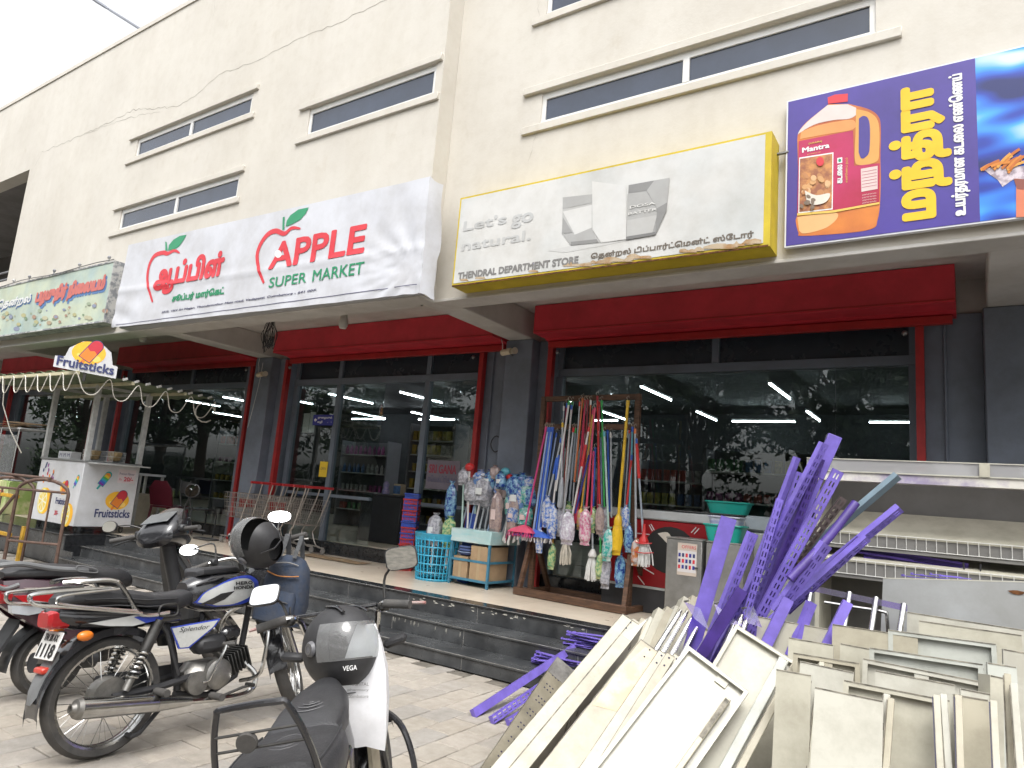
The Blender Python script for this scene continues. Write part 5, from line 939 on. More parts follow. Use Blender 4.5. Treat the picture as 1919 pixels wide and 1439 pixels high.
bg = thing('paper_bag', 'white paper bag hanging below the helmet on the moped', 'bag', EYE+ray(682, 1290)*2.70); bg.rotation_euler = (0, radians(-4), radians(35)); W = MB(); R_ = random.Random(3)
rows = [(.24, .035, .01), (.17, .06, .02), (.08, .085, .03), (-.03, .095, .035), (-.14, .095, .03), (-.20, .092, .012)]
W.loft([[((-.5+i/5)*2*w*(1 if i < 6 else 1), -d+R_.uniform(-.006, .006), z+R_.uniform(-.004, .004)-(.02*i/5 if z < -.19 else 0)) for i in range(6)]+[((-.5+i/5)*2*w, d, z) for i in range(5, -1, -1)] for z, w, d in rows]); W.build('bag_body', mat('white_bag', (.78, .78, .80), .55, var=.05, scale=12, bump=.1, bscale=25), bg, 30)
for k in range(3): lettering('lettering', ['HOSPITAL', 'pharmacy', 'Coimbatore'][k], MATS['print_grey'], bg, lambda u, v, d: (u, -.037-d, v), -.055, .025, .02-.022*k, .032-.022*k, lift=.003)
# ================================================================= LOLLY STALL AND ITS NEIGHBOURS
STW = mat('white_stall_panel', (.62, .63, .65), .35, var=.05, scale=3); POST = mat('grey_white_post', (.58, .59, .58), .5, var=.15, scale=12)
st_ = thing('lolly_stall', 'white ice lolly stall with four posts and a corrugated canopy on the plinth', 'stall', (-12.175, 5.815, PZ))
def L(x, y, z): return (x+12.175, y-5.815, z-PZ)
X0, X1, Y0, Y1 = -12.90, -11.45, 5.38, 6.25
bd = MB().rng(-.725, .725, -.435, .435, .105, 1.085, .006).build('body', STW, st_); MB().rng(-.745, .745, -.455, .455, 1.087, 1.115, .004).build('counter_top', mat('stall_steel', (.45, .46, .46), .3, metal=.7), st_)
MB().rng(.75, 1.05, -.40, .43, 1.07, 1.09, .003).build('flap_shelf', POST, st_)
for x in (-.6, .6):
    for y in (-.35, .35): w = MB().cyl((x, y, .105), (x, y, .06), .02, n=8).build('castor', STL, st_); MB().lathe([(.05, -.015), (.055, 0), (.05, .015)], (x, y, .055), (0, 1, 0), 16).build('castor_wheel', RUB, w)
for x in (-.70, .70):
    for y in (-.41, .41): MB().rng(x-.036, x+.036, y-.036, y+.036, 1.116, 2.30, .004).build('post', POST, st_)
for y in (-.41, .41): MB().rng(-.70, .70, y-.02, y+.02, 2.26, 2.30).build('top_rail', POST, st_, 0)
for x in (-.70, .70): MB().rng(x-.018, x+.018, -.39, .39, 2.255, 2.296).build('top_rail', POST, st_, 0)
# canopy of corrugated sheet
GRN = mat('green_sheet', (.17, .22, .13), .6, var=.2, scale=4); mb = MB(); NXc = 72; cx0, cx1, cy0, cy1 = -2.3, 1.72, -1.20, .95
P = []
for k, y in enumerate((cy0, cy1)):
    for i in range(NXc+1): x = cx0+(cx1-cx0)*i/NXc; P.append((x, y, 2.36+.018*sin(i*2*pi/6)-.06*k-.012*(x > 1.5)))
mb.add(P, [(i, i+1, NXc+2+i, NXc+1+i) for i in range(NXc)]); mb.build('canopy_sheet', GRN, st_, 60)
for y, dz in ((cy0, 0), (-.42, -.035), (.42, -.07)): MB().rng(cx0, cx1, y-.02, y+.02, 2.29+dz*.4, 2.335+dz*.4).build('purlin', mat('pale_yellow_rail', (.60, .56, .38), .5), st_, 0)
for i in range(12): MB().box((cx1+.005, cy0+.12+i*.175, 2.352-.005*i), (.03, .07, .03), Matrix.Rotation(radians(25), 3, 'X')).build('sheet_edge', flat('sheet_white', (.62, .62, .6)), st_, 0)
rp = []
for i in range(11): x = cx0+(cx1-cx0)*i/10; rp += [(x, cy0-.03, 2.31)]+([(x+.14, cy0-.04, 2.31-(.22 if i != 2 else .42)), (x+.26, cy0-.04, 2.31-(.24 if i != 2 else .40))] if i < 10 else [])
for i in range(5):
    y = cy0+(cy1-cy0)*i/5; rp += [(cx1+.03, y+.10, 2.30-.24-.02*i), (cx1+.03, y+.26, 2.30-.25-.02*i), (cx1+.03, y+.42, 2.29-.012*i)]
MB().tube(catmull(rp, 5), .0075, 6).build('rope_garland', flat('cream_rope', (.60, .58, .52), .8), st_)
MB().tube([(cx1+.02, cy1, 2.22)]+[(cx1+.02, cy1-.16+.17*cos(t*.5), 2.04+.16*sin(t*.5)) for t in range(12)], .010, 6).build('rope_garland', MATS['cream_rope'], st_)
MB().tube([(-.95, -1.1, 2.3), (-.97, -1.05, 1.9), (-.9, -.9, 1.5), (-.85, -.7, 1.15)], .009, 6).build('rope_garland', MATS['cream_rope'], st_)
NVY = flat('print_navy_blue', (.035, .045, .14)); ORG = flat('print_orange', (.75, .22, .03)); YOR = flat('print_amber', (.85, .45, .03)); LRED = flat('print_lolly_red', (.52, .03, .05))
def lolly(par, fn, cx, cy, s, lift=.002):           # round orange badge with a two-tone ice lolly
    def T(pts, rot=-.55): return [(cx+s*(a*cos(rot)-b*sin(rot)), cy+s*(a*sin(rot)+b*cos(rot))) for a, b in pts]
    patch('badge', ell(cx-.05*s, cy, .62*s, .48*s, 28), YOR, par, fn, lift); patch('badge_spot', ell(cx+.25*s, cy-.22*s, .16*s, .13*s), flat('print_pale_amber', (.90, .60, .15)), par, fn, lift+.001); patch('badge_spot', ell(cx-.40*s, cy-.12*s, .07*s, .07*s), MATS['print_pale_amber'], par, fn, lift+.001)
    def cap(w, h): return [(w*cos(t), h+w*sin(t)) for t in [pi*i/10 for i in range(11)]]
    patch('lolly_outline', T([(-.26, -.36)]+[(.26, -.36)]+cap(.26, .36)), NVY, par, fn, lift+.002); patch('lolly_half', T([(-.23, -.33), (.23, -.33), (.23, .10), (.08, .16), (-.05, .06), (-.23, .12)]), ORG, par, fn, lift+.003); patch('lolly_half', T([(-.23, .12), (-.05, .06), (.08, .16), (.23, .10)]+cap(.23, .36)), LRED, par, fn, lift+.0032)
    patch('lolly_stick', T([(-.06, -.58), (.06, -.58), (.06, -.36), (-.06, -.36)]), ORG, par, fn, lift+.0025)
def rainbow(par, fn, cx, cy, s, lift=.002):
    def T(pts, rot=-.55): return [(cx+s*(a*cos(rot)-b*sin(rot)), cy+s*(a*sin(rot)+b*cos(rot))) for a, b in pts]
    def cap(w, h): return [(w*cos(t), h+w*sin(t)) for t in [pi*i/10 for i in range(11)]]
    teal = flat('print_teal', (.03, .35, .33)); patch('lolly_outline', T([(-.27, -.5), (.27, -.5)]+cap(.27, .5)), teal, par, fn, lift); patch('lolly_stick', T([(-.08, -.85), (.08, -.85), (.08, -.5), (-.08, -.5)]), teal, par, fn, lift)
    cols = [(.18, .03, .35), (.05, .12, .55), (.03, .35, .55), (.08, .42, .10), (.75, .55, .03), (.80, .28, .03)]
    for k, c in enumerate(cols): a = -.45+k*.17; patch('lolly_band', T([(-.22, a), (.22, a), (.22, a+.17), (-.22, a+.17)] if k < 5 else [(-.22, a), (.22, a)]+cap(.22, .42)), flat('print_band%d' % k, c), par, fn, lift+.001)
def lemon(par, fn, cx, cy, r, lift=.002):
    patch('lemon', ell(cx+.35*r, cy, r*.95, r*1.05, 24), YOR, par, fn, lift); patch('lemon_rind', ell(cx, cy, r*.8, r*1.05, 24), flat('print_lemon_rind', (.80, .66, .10)), par, fn, lift+.001); patch('lemon_pith', ell(cx, cy, r*.7, r*.92, 24), flat('print_lemon_pith', (.80, .78, .60)), par, fn, lift+.002)
    for k in range(8): a = k*pi/4+.2; patch('lemon_wedge', [(cx+.1*r*cos(a), cy+.13*r*sin(a)), (cx+.6*r*cos(a-.3), cy+.8*r*sin(a-.3)), (cx+.62*r*cos(a+.3), cy+.82*r*sin(a+.3))], flat('print_lemon', (.78, .60, .10)), par, fn, lift+.003)
right = lambda u, v, d: (.725+d, u, v); front = lambda u, v, d: (u, -.435-d, v)
rainbow(st_, right, -.10, .83, .20); lolly(st_, right, .17, .52, .30); lettering('logo_lettering', 'Fruitsticks', NVY, st_, right, -.16, .39, .25, .38, bold=.03)
patch('price_card', [(.10, .80), (.38, .80), (.38, 1.02), (.10, 1.02)], flat('print_pale_pink', (.68, .60, .62)), st_, right, .0015); lettering('price', '20/-', flat('print_price_red', (.55, .03, .06)), st_, right, .20, .35, .83, .90, bold=.04, lift=.003); lettering('price', 'Rs', MATS['print_price_red'], st_, right, .13, .165, .84, .88, lift=.003); lettering('price', 'Premium Flavour', NVY, st_, right, .12, .36, .93, .97, lift=.003)
lolly(st_, front, .24, .66, .22); rainbow(st_, front, .57, .78, .15); lettering('logo_lettering', 'Fruitsticks', NVY, st_, front, .02, .42, .40, .50, bold=.03); lemon(st_, front, -.42, .42, .20); lemon(st_, front, .42, .26, .17); lettering('price', '20/-', MATS['print_price_red'], st_, front, .05, .17, .23, .30, bold=.04)
fr2 = random.Random(8)
for k in range(16): a, b = fr2.uniform(-.60, -.20), fr2.uniform(.72, 1.02); patch('painted_berry', ell(a, b, .022, .035, 9, fr2.uniform(-.6, .6)), [NVY, ORG, flat('print_berry', (.25, .05, .25)), LRED][k % 4], st_, front, .002+.0002*k)
lg = thing('stall_logo_board', 'cut out Fruitsticks logo board on the corner of the stall canopy', 'sign', (-10.42, 4.68, 2.82), radians(52)); lg.scale = (.86, .86, .86)
lf = lambda u, v, d: (u, -d, v)
MB().prism([(-.46, -.02), (.46, -.10), (.46, .10), (.38, .12), (.33, .32), (.16, .46), (-.10, .45), (-.28, .32), (-.32, .17), (-.46, .16)], lambda u, v, d: (u, d, v), .0, .012).build('board', STW, lg, 0); lolly(lg, lf, .03, .27, .40, .003); lettering('logo_lettering', 'Fruitsticks', NVY, lg, lambda u, v, d: (u, -d, v-.075*u), -.42, .42, -.02, .14, bold=.035, lift=.010); MB().rng(-.02, .02, .012, .04, -.2, .2).build('prop', STL, lg, 0)
# things on the counter
for k, (x, y, lab) in enumerate(((-12.0, 5.75, 'white wire tray with bread packets on the stall counter'), (-11.72, 5.95, 'white wire basket with cones standing at the stall counter edge'))):
    t = thing('wire_basket', lab, 'basket', (x, y, PZ+1.115)); mb = MB()
    for z in (.01, .09, .17): mb.tube([(-.14, -.1, z), (.14, -.1, z), (.14, .1, z), (-.14, .1, z)], .004, 5, closed=True)
    for i in range(8):
        for s in (-1, 1): mb.cyl((-.14+.04*i, s*.1, 0), (-.14+.04*i, s*.1, .17), .003, n=4)
    tag(mb.build('wire_cage', flat('white_wire', (.65, .65, .63), .4), t), kind='stuff')
    for i in range(4): MB().box((-.09+.06*i, 0, .10), (.05, .12, .16), Matrix.Rotation(.25*(i-1.5), 3, 'Y'), .02).build('packet', mat('bread_wrap', (.55, .40, .20), .5, var=.25, scale=18), t)
t = thing('carton', 'low white printed carton on the front of the stall counter', 'box', (-12.35, 5.55, PZ+1.115)); MB().box((0, 0, .06), (.42, .16, .12), None, .004).build('body', STW, t)
for i in range(3): lettering('lettering', 'M', NVY, t, lambda u, v, d: (u, -.08-d, v), -.16+.13*i, -.08+.13*i, .03, .09)
# juice counter, barricade and left clutter
jc = thing('juice_counter', 'glass fronted juice counter with a pale green Juice board at the far left', 'stall', (-16.2, 6.2, PZ)); PG = mat('pale_green_board', (.46, .62, .46), .6, var=.06)
MB().rng(-.9, .9, -.3, .3, 0, .62, .01).build('base', mat('leaf_print_panel', (.30, .42, .12), .5, rgb2=(.55, .55, .30), scale=5, lo=.42, hi=.58), jc)
for x in (-.85, .05, .85): MB().cyl((x, -.28, .62), (x, -.28, 1.62), .018, n=8).build('post', CHR, jc)
MB().rng(-.9, .9, -.26, .28, .63, .66).build('counter', STW, jc, 0); MB().rng(-.84, .84, -.285, -.279, .7, 1.5).build('glass', CLV, jc, 0); MB().rng(-.85, .10, -.31, -.30, .55, 1.22, .003).build('board', PG, jc); lettering('lettering', 'Juice', MATS['print_price_red'], jc, lambda u, v, d: (u, -.31-d, v), -.66, .0, .82, 1.08, shear=.3); MB().rng(-.95, .95, -.3, .3, 1.62, 1.65).build('top', STW, jc, 0); lettering('lettering', 'Fresh', MATS['print_price_red'], jc, lambda u, v, d: (u, -.301-d, v), .22, .75, .30, .50, shear=.3)
for k in range(5):
    t = thing('cardboard_sheet', ['lowest', 'second lowest', 'middle', 'second highest', 'topmost'][k]+' flattened carton lying on the juice counter roof', 'cardboard', (-15.9+.06*k, 6.1+.03*k, PZ+1.66+.022*k), .25*(-1)**k, 'flattened cartons on the juice counter'); t.rotation_euler = (.02*k, .03*(-1)**k, .15*k); MB().box((0, 0, .008), (1.0-.05*k, .5, .008), None, .002).build('sheet', mat('brown_card', (.34, .23, .13), .85, var=.2, scale=6), t); MB().rng(-.42, .42, -.01, .01, .0122, .0135).build('tape', flat('brown_tape', (.40, .30, .18), .3), t, 0)
br = thing('steel_barricade', 'rusty brown tubular barricade with yellow bars at the left edge', 'barricade', (-10.8, 4.55, 0)); BRN = mat('brown_steel', (.13, .075, .055), .55, var=.25, scale=14, bump=.1); YBR = mat('yellow_bar_paint', (.62, .36, .03), .5, var=.25, scale=10)
def hoop(p, q, h, par, name='hoop'):
    p = Vector(p); q = Vector(q); m = (p+q)/2; r = (q-p)/2; P = [p, p+Vector((0, 0, h-.18))]+[m+r*(-cos(t))+Vector((0, 0, h-.18+.18*sin(t))) for t in [pi*i/8 for i in range(1, 8)]]+[q+Vector((0, 0, h-.18)), q]; MB().tube(P, .024, 8).build(name, BRN, par)
    for z in (h*.30, h-.16): MB().cyl(p+Vector((0, 0, z)), q+Vector((0, 0, z)), .018, n=8).build('rail', BRN, par)
    for k in (1, 2): a = p.lerp(q, k/3); MB().cyl(a+Vector((0, 0, h*.30)), a+Vector((0, 0, h-.16)), .014, n=8).build('bar', BRN, par)
hoop((-.42, -.10, 0), (.22, .28, 0), 1.24, br); hoop((-1.45, -.10, 0), (-.75, .25, 0), 1.22, br)
MB().tube([(-.42, -.12, 1.0), (-.62, -.30, .5), (-.78, -.42, .0)], .022, 8).build('strut', BRN, br); MB().cyl((-1.7, .05, 1.26), (.0, .12, 1.26), .020, n=8).build('top_rail', BRN, br)
for z in (.42, .96): MB().box((-1.15, .02, z), (1.0, .03, .05), None, .005).build('yellow_bar', YBR, br)
MB().box((-.50, .10, .28), (.06, .04, .56), None, .005).build('yellow_post', YBR, br)
# trolleys nested in a row left of the door
def trolley(t, k):
    W = flat('trolley_wire', (.40, .37, .34), .4, metal=.7); mb = MB(); w0, w1, l, z0, z1 = .19, .25, .62, .42, .80
    def c(x, s, z): f = (z-z0)/(z1-z0); return (x*l-(.08*f if x < .5 else -.06*f), s*(w0+(w1-w0)*f*.8), z)
    for i in range(6):
        z = z0+(z1-z0)*i/5
        for s in (-1, 1): mb.cyl(c(0, s, z), c(1, s, z), .003, n=4)
        mb.cyl(c(1, -1, z), c(1, 1, z), .003, n=4)
    for i in range(13):
        for s in (-1, 1): x = i/12; mb.cyl(c(x, s, z0), c(x, s, z1), .003, n=4)
    for i in range(9): s = -1+2*i/8; mb.cyl(c(1, s, z0), c(1, s, z1), .003, n=4); mb.cyl(c(0, s, z0), c(1, s, z0), .003, n=4)
    tag(mb.build('basket_wires', W, t), kind='stuff')
    for s in (-1, 1): MB().tube(catmull([(-.10, s*.22, .98), (-.06, s*.22, .85), (.12, s*.20, .42), (.20, s*.20, .30), (.10, s*.22, .12), (-.05, s*.25, .10)], 4), .010, 7).build('side_tube', W, t); MB().tube([(.05, s*.24, .11), (.40, s*.20, .12), (.72, s*.17, .11)], .010, 7).build('base_tube', W, t)
    MB().cyl((-.11, -.25, .985), (-.11, .25, .985), .020, n=10).build('handle', mat('red_handle', (.50, .03, .035), .35), t)
    for x, y in ((-.03, .25), (-.03, -.25), (.70, .16), (.70, -.16)): o = MB().cyl((x, y, .10), (x, y, .06), .012, n=6).build('castor', STL, t); MB().lathe([(.0, -.012), (.045, -.012), (.05, 0), (.045, .012), (0, .012)], (x, y, .05), (0, 1, 0), 14).build('castor_wheel', mat('grey_rubber', (.20, .19, .18), .7), o)
    if k in (1, 4): MB().rng(.64, .65, -.14, .14, .58, .72).build('advert_plate', MATS['red_handle'], t, 0)
for k in range(6):
    x = -9.75+k*.235; t = thing('shopping_trolley', ['leftmost wire shopping trolley in the row by the door', 'second wire shopping trolley from the left', 'third wire shopping trolley from the left', 'fourth wire shopping trolley from the left', 'fifth wire shopping trolley from the left', 'rightmost wire shopping trolley next to the door post'][k], 'trolley', (x, 7.10+.012*k, PZ), radians(180-6), 'shopping trolleys nested by the door'); trolley(t, k)
    t.location.x += .35
# furniture seen behind, mat, cardboard on the platform
tb = thing('side_table', 'pale side table with blue cloth between stall and trolleys', 'table', (-12.85, 7.1, PZ)); MB().rng(-.32, .32, -.25, .25, .93, .97, .004).build('top', STW, tb); MB().rng(-.30, .30, -.255, -.250, .66, .93).build('blue_cloth', mat('blue_cloth', (.06, .05, .32), .8), tb, 0)
for x in (-.28, .28):
    for y in (-.21, .21): MB().rng(x-.02, x+.02, y-.02, y+.02, 0, .93).build('leg', POST, tb, 0)
MB().rng(-.26, .26, -.2, .2, .05, .60, .01).build('cabinet', mat('cream_cabinet', (.55, .50, .38), .5), tb)
ch = thing('plastic_chair', 'dark red plastic chair standing by the glass behind the scooter', 'chair', (-11.75, 7.05, PZ), radians(200)); CRD = mat('maroon_plastic', (.11, .012, .025), .4)
MB().loft([[(-.22, -.20, .44), (.22, -.20, .44), (.22, -.20, .47), (-.22, -.20, .47)], [(-.23, .2, .42), (.23, .2, .42), (.23, .2, .45), (-.23, .2, .45)]]).build('seat', CRD, ch); MB().loft([[(-.22, .20, .46), (.22, .20, .46), (.22, .23, .46), (-.22, .23, .46)], [(-.22, .28, .75), (.22, .28, .75), (.22, .31, .75), (-.22, .31, .75)], [(-.12, .31, .88), (.12, .31, .88), (.12, .33, .88), (-.12, .33, .88)]]).build('backrest', CRD, ch)
for x in (-.20, .20):
    for y in (-.19, .21): MB().cyl((x, y, .45), (x*1.15, y*1.15, 0), .022, .016, 8).build('leg', CRD, ch)
cm = thing('cane_chair_frame', 'dark metal chair frame standing beside the maroon chair', 'chair', (-11.05, 7.15, PZ), radians(170)); DK = mat('dark_tube', (.05, .052, .055), .4, metal=.4)
for x in (-.2, .2): MB().tube(catmull([(x, -.22, 0), (x, -.2, .44), (x, .18, .46), (x, .26, .70), (x, .28, .92)], 4), .013, 7).build('side_frame', DK, cm); MB().cyl((x, .2, .45), (x, .24, 0), .013, n=7).build('leg', DK, cm)
MB().rng(-.2, .2, -.2, .2, .44, .47, .01).build('seat', DK, cm); MB().rng(-.2, .2, .25, .27, .70, .90, .005).build('backrest', DK, cm)
t = thing('door_mat', 'small black rubber mat lying near the trolleys', 'mat', (-10.42, 6.95, PZ)); MB().rng(-.22, .22, -.10, .10, .001, .03, .01).build('pad', RUB, t); MB().rng(-.19, .19, -.07, .07, .0305, .034).build('ribbed_top', MBL, t, 0)
t = thing('cardboard_sheet', 'brown cardboard sheet lying flat before the door', 'cardboard', (-7.65, 7.15, PZ)); mb = MB(); rr_ = random.Random(2); mb.loft([[(-.62+.31*i, y, .004+.012*abs(sin(i*1.7+y*6))) for i in range(5)] for y in (-.16, 0, .16)], closed_ring=False); mb.build('sheet', mat('brown_card', (.34, .23, .13), .85), t, 30); MB().rng(-.05, .25, -.05, -.02, .0165, .018).build('tape', MATS.get('brown_tape') or flat('brown_tape', (.4, .3, .18)), t, 0)
# ================================================================= BROOMS AND MOPS ON THE WOODEN RACK
WOOD = mat('brown_wood', (.13, .065, .035), .6, var=.3, scale=5, stretch=(1, 1, 8), bump=.15)
rk = thing('wooden_rack', 'brown wooden rack on splayed feet hung with mops and brooms', 'rack', (-3.62, 6.95, PZ), radians(-4))
for x in (-.62, .62): MB().rng(x-.03, x+.03, -.025, .025, .02, 2.28, .004).build('post', WOOD, rk)
for z, nm in ((2.25, 'top_rail'), (1.92, 'hook_rail')): MB().rng(-.59, .59, -.022, .022, z-.03, z+.03, .004).build(nm, WOOD, rk)
MB().rng(-.72, .70, -.20, -.13, .005, .085, .005).build('base_beam', WOOD, rk); MB().rng(-.68, .68, .40, .46, .005, .07, .005).build('base_beam', WOOD, rk)
for x in (-.66, .66):
    MB().rng(x-.03, x+.03, -.13, .40, .006, .066, .005).build('foot', WOOD, rk)
    for y in (-.16, .42): a = Vector((x, y, .06)); b = Vector((x*.96, .0, .72)); d = b-a; MB().box((a+b)/2, (.05, .05, d.length), d.to_track_quat('Z', 'X').to_matrix(), .004).build('brace', WOOD, rk)
for x in (-.70, -.55): d = Vector((.28*(1 if x < -.6 else -1)*0+.0, 0, 0))
ZM = lambda x, y: (1000+x/3.597, 720+y/3.597)
HC = dict(pink=(.60, .05, .20), bluew=(.32, .42, .62), blue=(.03, .12, .55), grey=(.42, .45, .48), white=(.70, .68, .66), brown=(.30, .05, .03), orange=(.62, .16, .04), crimson=(.50, .03, .08), dkred=(.32, .02, .03), navy=(.04, .05, .28), red=(.60, .03, .03), rose=(.65, .06, .14), green=(.05, .42, .10), mint=(.45, .62, .56), yellow=(.80, .50, .02), amber=(.65, .38, .06), teal=(.12, .42, .52), steel=(.33, .38, .44), wine=(.36, .05, .12))
HM = {k: mat('pole_'+k, v, .35, var=.12, scale=12) for k, v in HC.items()}
STRG = mat('cotton_strings', (.62, .57, .48), .9, var=.2, scale=30); STRW = mat('white_strings', (.74, .74, .72), .9, var=.1, scale=30)
def wrapm(n, c1, c2, sc=9): return mat('wrap_'+n, tuple(v*.85 for v in c1), .22, rgb2=tuple(v*.8 for v in c2), scale=sc*2.6, lo=.42, hi=.60, coat=.4, detail=3)
WRAP = dict(pinkpk=wrapm('pink', (.62, .16, .30), (.75, .60, .62), 14), whitepk=wrapm('white', (.70, .70, .74), (.52, .46, .55), 16), bluepk=wrapm('blue', (.08, .20, .60), (.66, .68, .74), 12), tealpk=wrapm('teal', (.04, .42, .36), (.55, .68, .66), 9), rosepk=wrapm('rosegrey', (.36, .27, .27), (.50, .38, .34), 14), navypk=wrapm('navy', (.02, .06, .30), (.25, .5, .7), 10), orangepk=wrapm('orange', (.55, .18, .05), (.62, .56, .55), 8), greenpk=wrapm('green', (.10, .32, .16), (.55, .62, .30), 12), clearpk=wrapm('clear', (.30, .30, .34), (.55, .55, .6), 12), yellowpk=wrapm('yellow', (.72, .50, .04), (.6, .4, .3), 9))
mrnd = random.Random(21)
def strings(c, w, l, m, t, n=26):
    mb = MB()
    for k in range(n):
        a = mrnd.uniform(0, 6.28); r = w*mrnd.uniform(.1, .55); x, y = r*cos(a), r*sin(a)*.5; mb.tube([(c[0]+x*.5, c[1]+y*.5, c[2]), (c[0]+x*1.1, c[1]+y, c[2]-l*.45), (c[0]+x*1.25+mrnd.uniform(-.01, .01), c[1]+y, c[2]-l*mrnd.uniform(.85, 1))], .007, 5)
    return tag(mb.build('strings', m, t), kind='stuff')
def bagmesh(c, w, l, m, t, name='wrapped_head', band=None):
    """crumpled printed polythene sleeve with a gathered neck and a crimped foot"""
    rr = [(-.10, .55), (-.03, .22), (.03, .5), (.12, .85), (.25, .95), (.40, 1.0), (.55, 1.02), (.70, .98), (.83, .9), (.93, .78), (1.0, .82)]; R = []; tw = mrnd.uniform(-.15, .15); N_ = 20
    for f, s in rr:
        fl = .50 if f < .85 else .28-.2*(f-.85)/.15
        R.append([(c[0]+w*tw*f+w/2*s*cos(q)*(1+mrnd.uniform(-.13, .13)), c[1]+w*fl*.8*s*sin(q)*(1+mrnd.uniform(-.2, .2)), c[2]-l*f+mrnd.uniform(-.012, .012)*l) for q in [2*pi*i/N_ for i in range(N_)]])
    MB().loft(R).build(name, m, t, 22)
    k = mrnd.random()
    if k > .35: return
    k /= .35; lm = [MATS['print_pinkwhite'], MATS['print_faded_white'], MATS['print_faded_blue'], MATS['print_faded_white']][int(k*3.99)]; z0 = c[2]-l*.62; z1 = c[2]-l*.38; yy = c[1]-w*.46; x0 = c[0]+w*tw*.5
    MB().loft([[(x0-w*.2, yy+.008, z), (x0-w*.1, yy-.004, z), (x0+w*.1, yy-.004, z), (x0+w*.2, yy+.008, z)] for z in (z0, (z0+z1)/2+.004, z1)], closed_ring=False).build('label', lm, t, 0)
def mop(lab, top, bot, col, head, y=6.86, r=.011, sleeve=None, cap=None, size=1.0, name='mop', cat='mop'):
    a = gy(*ZM(*top), y); b = gy(*ZM(*bot), y-.03); t = thing(name, lab, cat, b, 0, 'mops and brooms on the wooden rack'); d = a-b
    MB().cyl((0, 0, 0), d, r, n=8).build('handle', HM[col], t); u = d.normalized()
    MB().cyl(d-u*.05, d+u*.004, r*1.25, n=8).build('cap', HM[cap or 'blue'], t); MB().tube([d+Vector((.0, 0, 0)), d+Vector((-.012, -.01, .035)), d+Vector((.0, .02, .06)), d+Vector((.012, .0, .035))], .0025, 4).build('hang_loop', STRG, t)
    if sleeve: MB().cyl(d*sleeve[0], d*sleeve[1], r*1.5, n=8).build('sleeve', HM[sleeve[2]], t)
    if head == 'strings': MB().lathe([(.02, .03), (.035, .0), (.05, -.03), (.045, -.05)], n=12).build('clamp', HM['white'], t); strings((0, 0, -.04), .11*size, .27*size, STRW, t)
    elif head == 'redmop':
        MB().lathe([(.014, .16), (.02, .05), (.05, .0), (.05, -.03)], n=12).build('clamp', HM['red'], t); strings((0, 0, -.02), .17*size, .25*size, STRW, t, 44)
        for z in (-.03, -.12): MB().tube([(.085*(1.0 if z > -.1 else 1.25)*cos(q*.5), .05*sin(q*.5), z+.006*cos(q)) for q in range(13)], .006, 5).build('red_tie', HM['red'], t)
    elif head in ('pushpink', 'pushblue'):
        c = HM['rose'] if head == 'pushpink' else HM['blue']; w = .19 if head == 'pushpink' else .27; MB().loft([[(-.02, -.02, .05), (.02, -.02, .05), (.02, .02, .05), (-.02, .02, .05)], [(-w*.8, -.05, .0), (w*.6, -.05, .0), (w*.6, .05, .0), (-w*.8, .05, .0)], [(-w, -.06, -.03), (w*.8, -.06, -.03), (w*.8, .06, -.03), (-w, .06, -.03)]]).build('head', c, t); mb = MB()
        for k in range(60): x = mrnd.uniform(-w, w*.8); yy = mrnd.uniform(-.06, .06); mb.cyl((x, yy, -.028), (x+mrnd.uniform(-.02, .02), yy+mrnd.uniform(-.02, .02), -.07-.02*mrnd.random()), .006, n=4)
        tag(mb.build('bristles', HM['white'] if head == 'pushblue' else HM['pink'], t), kind='stuff')
    elif head == 'sheath': MB().lathe([(.016, .12), (.022, .05), (.03, 0), (.028, -.12), (.034, -.2), (.02, -.22)], n=12).build('sheath', HM[col], t)
    elif head == 'duster': MB().lathe([(.015, .06), (.035, .03), (.045, -.02), (.04, -.06)], n=12).build('socket', HM[col], t); bagmesh((0, 0, -.03), .075*size, .22*size, HM[col], t, 'duster_head')
    elif head: bagmesh((0, 0, .05), .115*size, .32*size, WRAP[head], t)
    return t
mop('pink long handled push broom, leftmost on the wooden rack', (85, 288), (-62, 980), 'pink', 'pushpink', y=6.80, cap='pink', name='broom', cat='broom')
for k, (tx, bx_) in enumerate(((97, -5), (110, 12), (121, 28), (131, 42))): mop('pale blue striped pole, %s of the four at the rack\'s left end' % ['first from the left', 'second from the left', 'third from the left', 'fourth from the left'][k], (tx, 292), (bx_, 1010), 'bluew' if k % 2 == 0 else 'blue', 'pushblue' if k == 1 else ('bluepk' if k == 3 else None), y=6.82+.015*k, size=.8)
mop('grey pole with blue sleeve and blue wrapped head near the rack\'s left post', (186, 365), (92, 800), 'grey', 'bluepk', sleeve=(.45, .7, 'blue')); mop('white pole with blue grip and white printed sleeve beside the yellow clip', (170, 480), (128, 850), 'white', 'bluepk', sleeve=(.55, .95, 'blue'), size=1.1)
mop('pale grey pole with yellow tip and yellow clip', (195, 262), (186, 700), 'grey', 'sheath', cap='yellow'); mop('white spiral striped pole reaching the top rail', (240, 112), (150, 720), 'white', None, cap='green'); mop('brown red pole behind the white spiral one', (262, 118), (183, 860), 'brown', 'clearpk', y=6.92, cap='green'); mop('white dotted pole on the top rail', (256, 142), (196, 900), 'white', 'whitepk', y=6.90, size=.7)
mop('plain grey pole with bare end left of the white bagged mop', (270, 295), (200, 900), 'grey', None, cap='red'); mop('steel grey pole hanging behind the white bagged mop', (285, 300), (236, 840), 'steel', 'greenpk', y=6.93, cap='green'); mop('orange brown pole high on the top rail', (331, 95), (275, 660), 'orange', None, cap='orange', y=6.9)
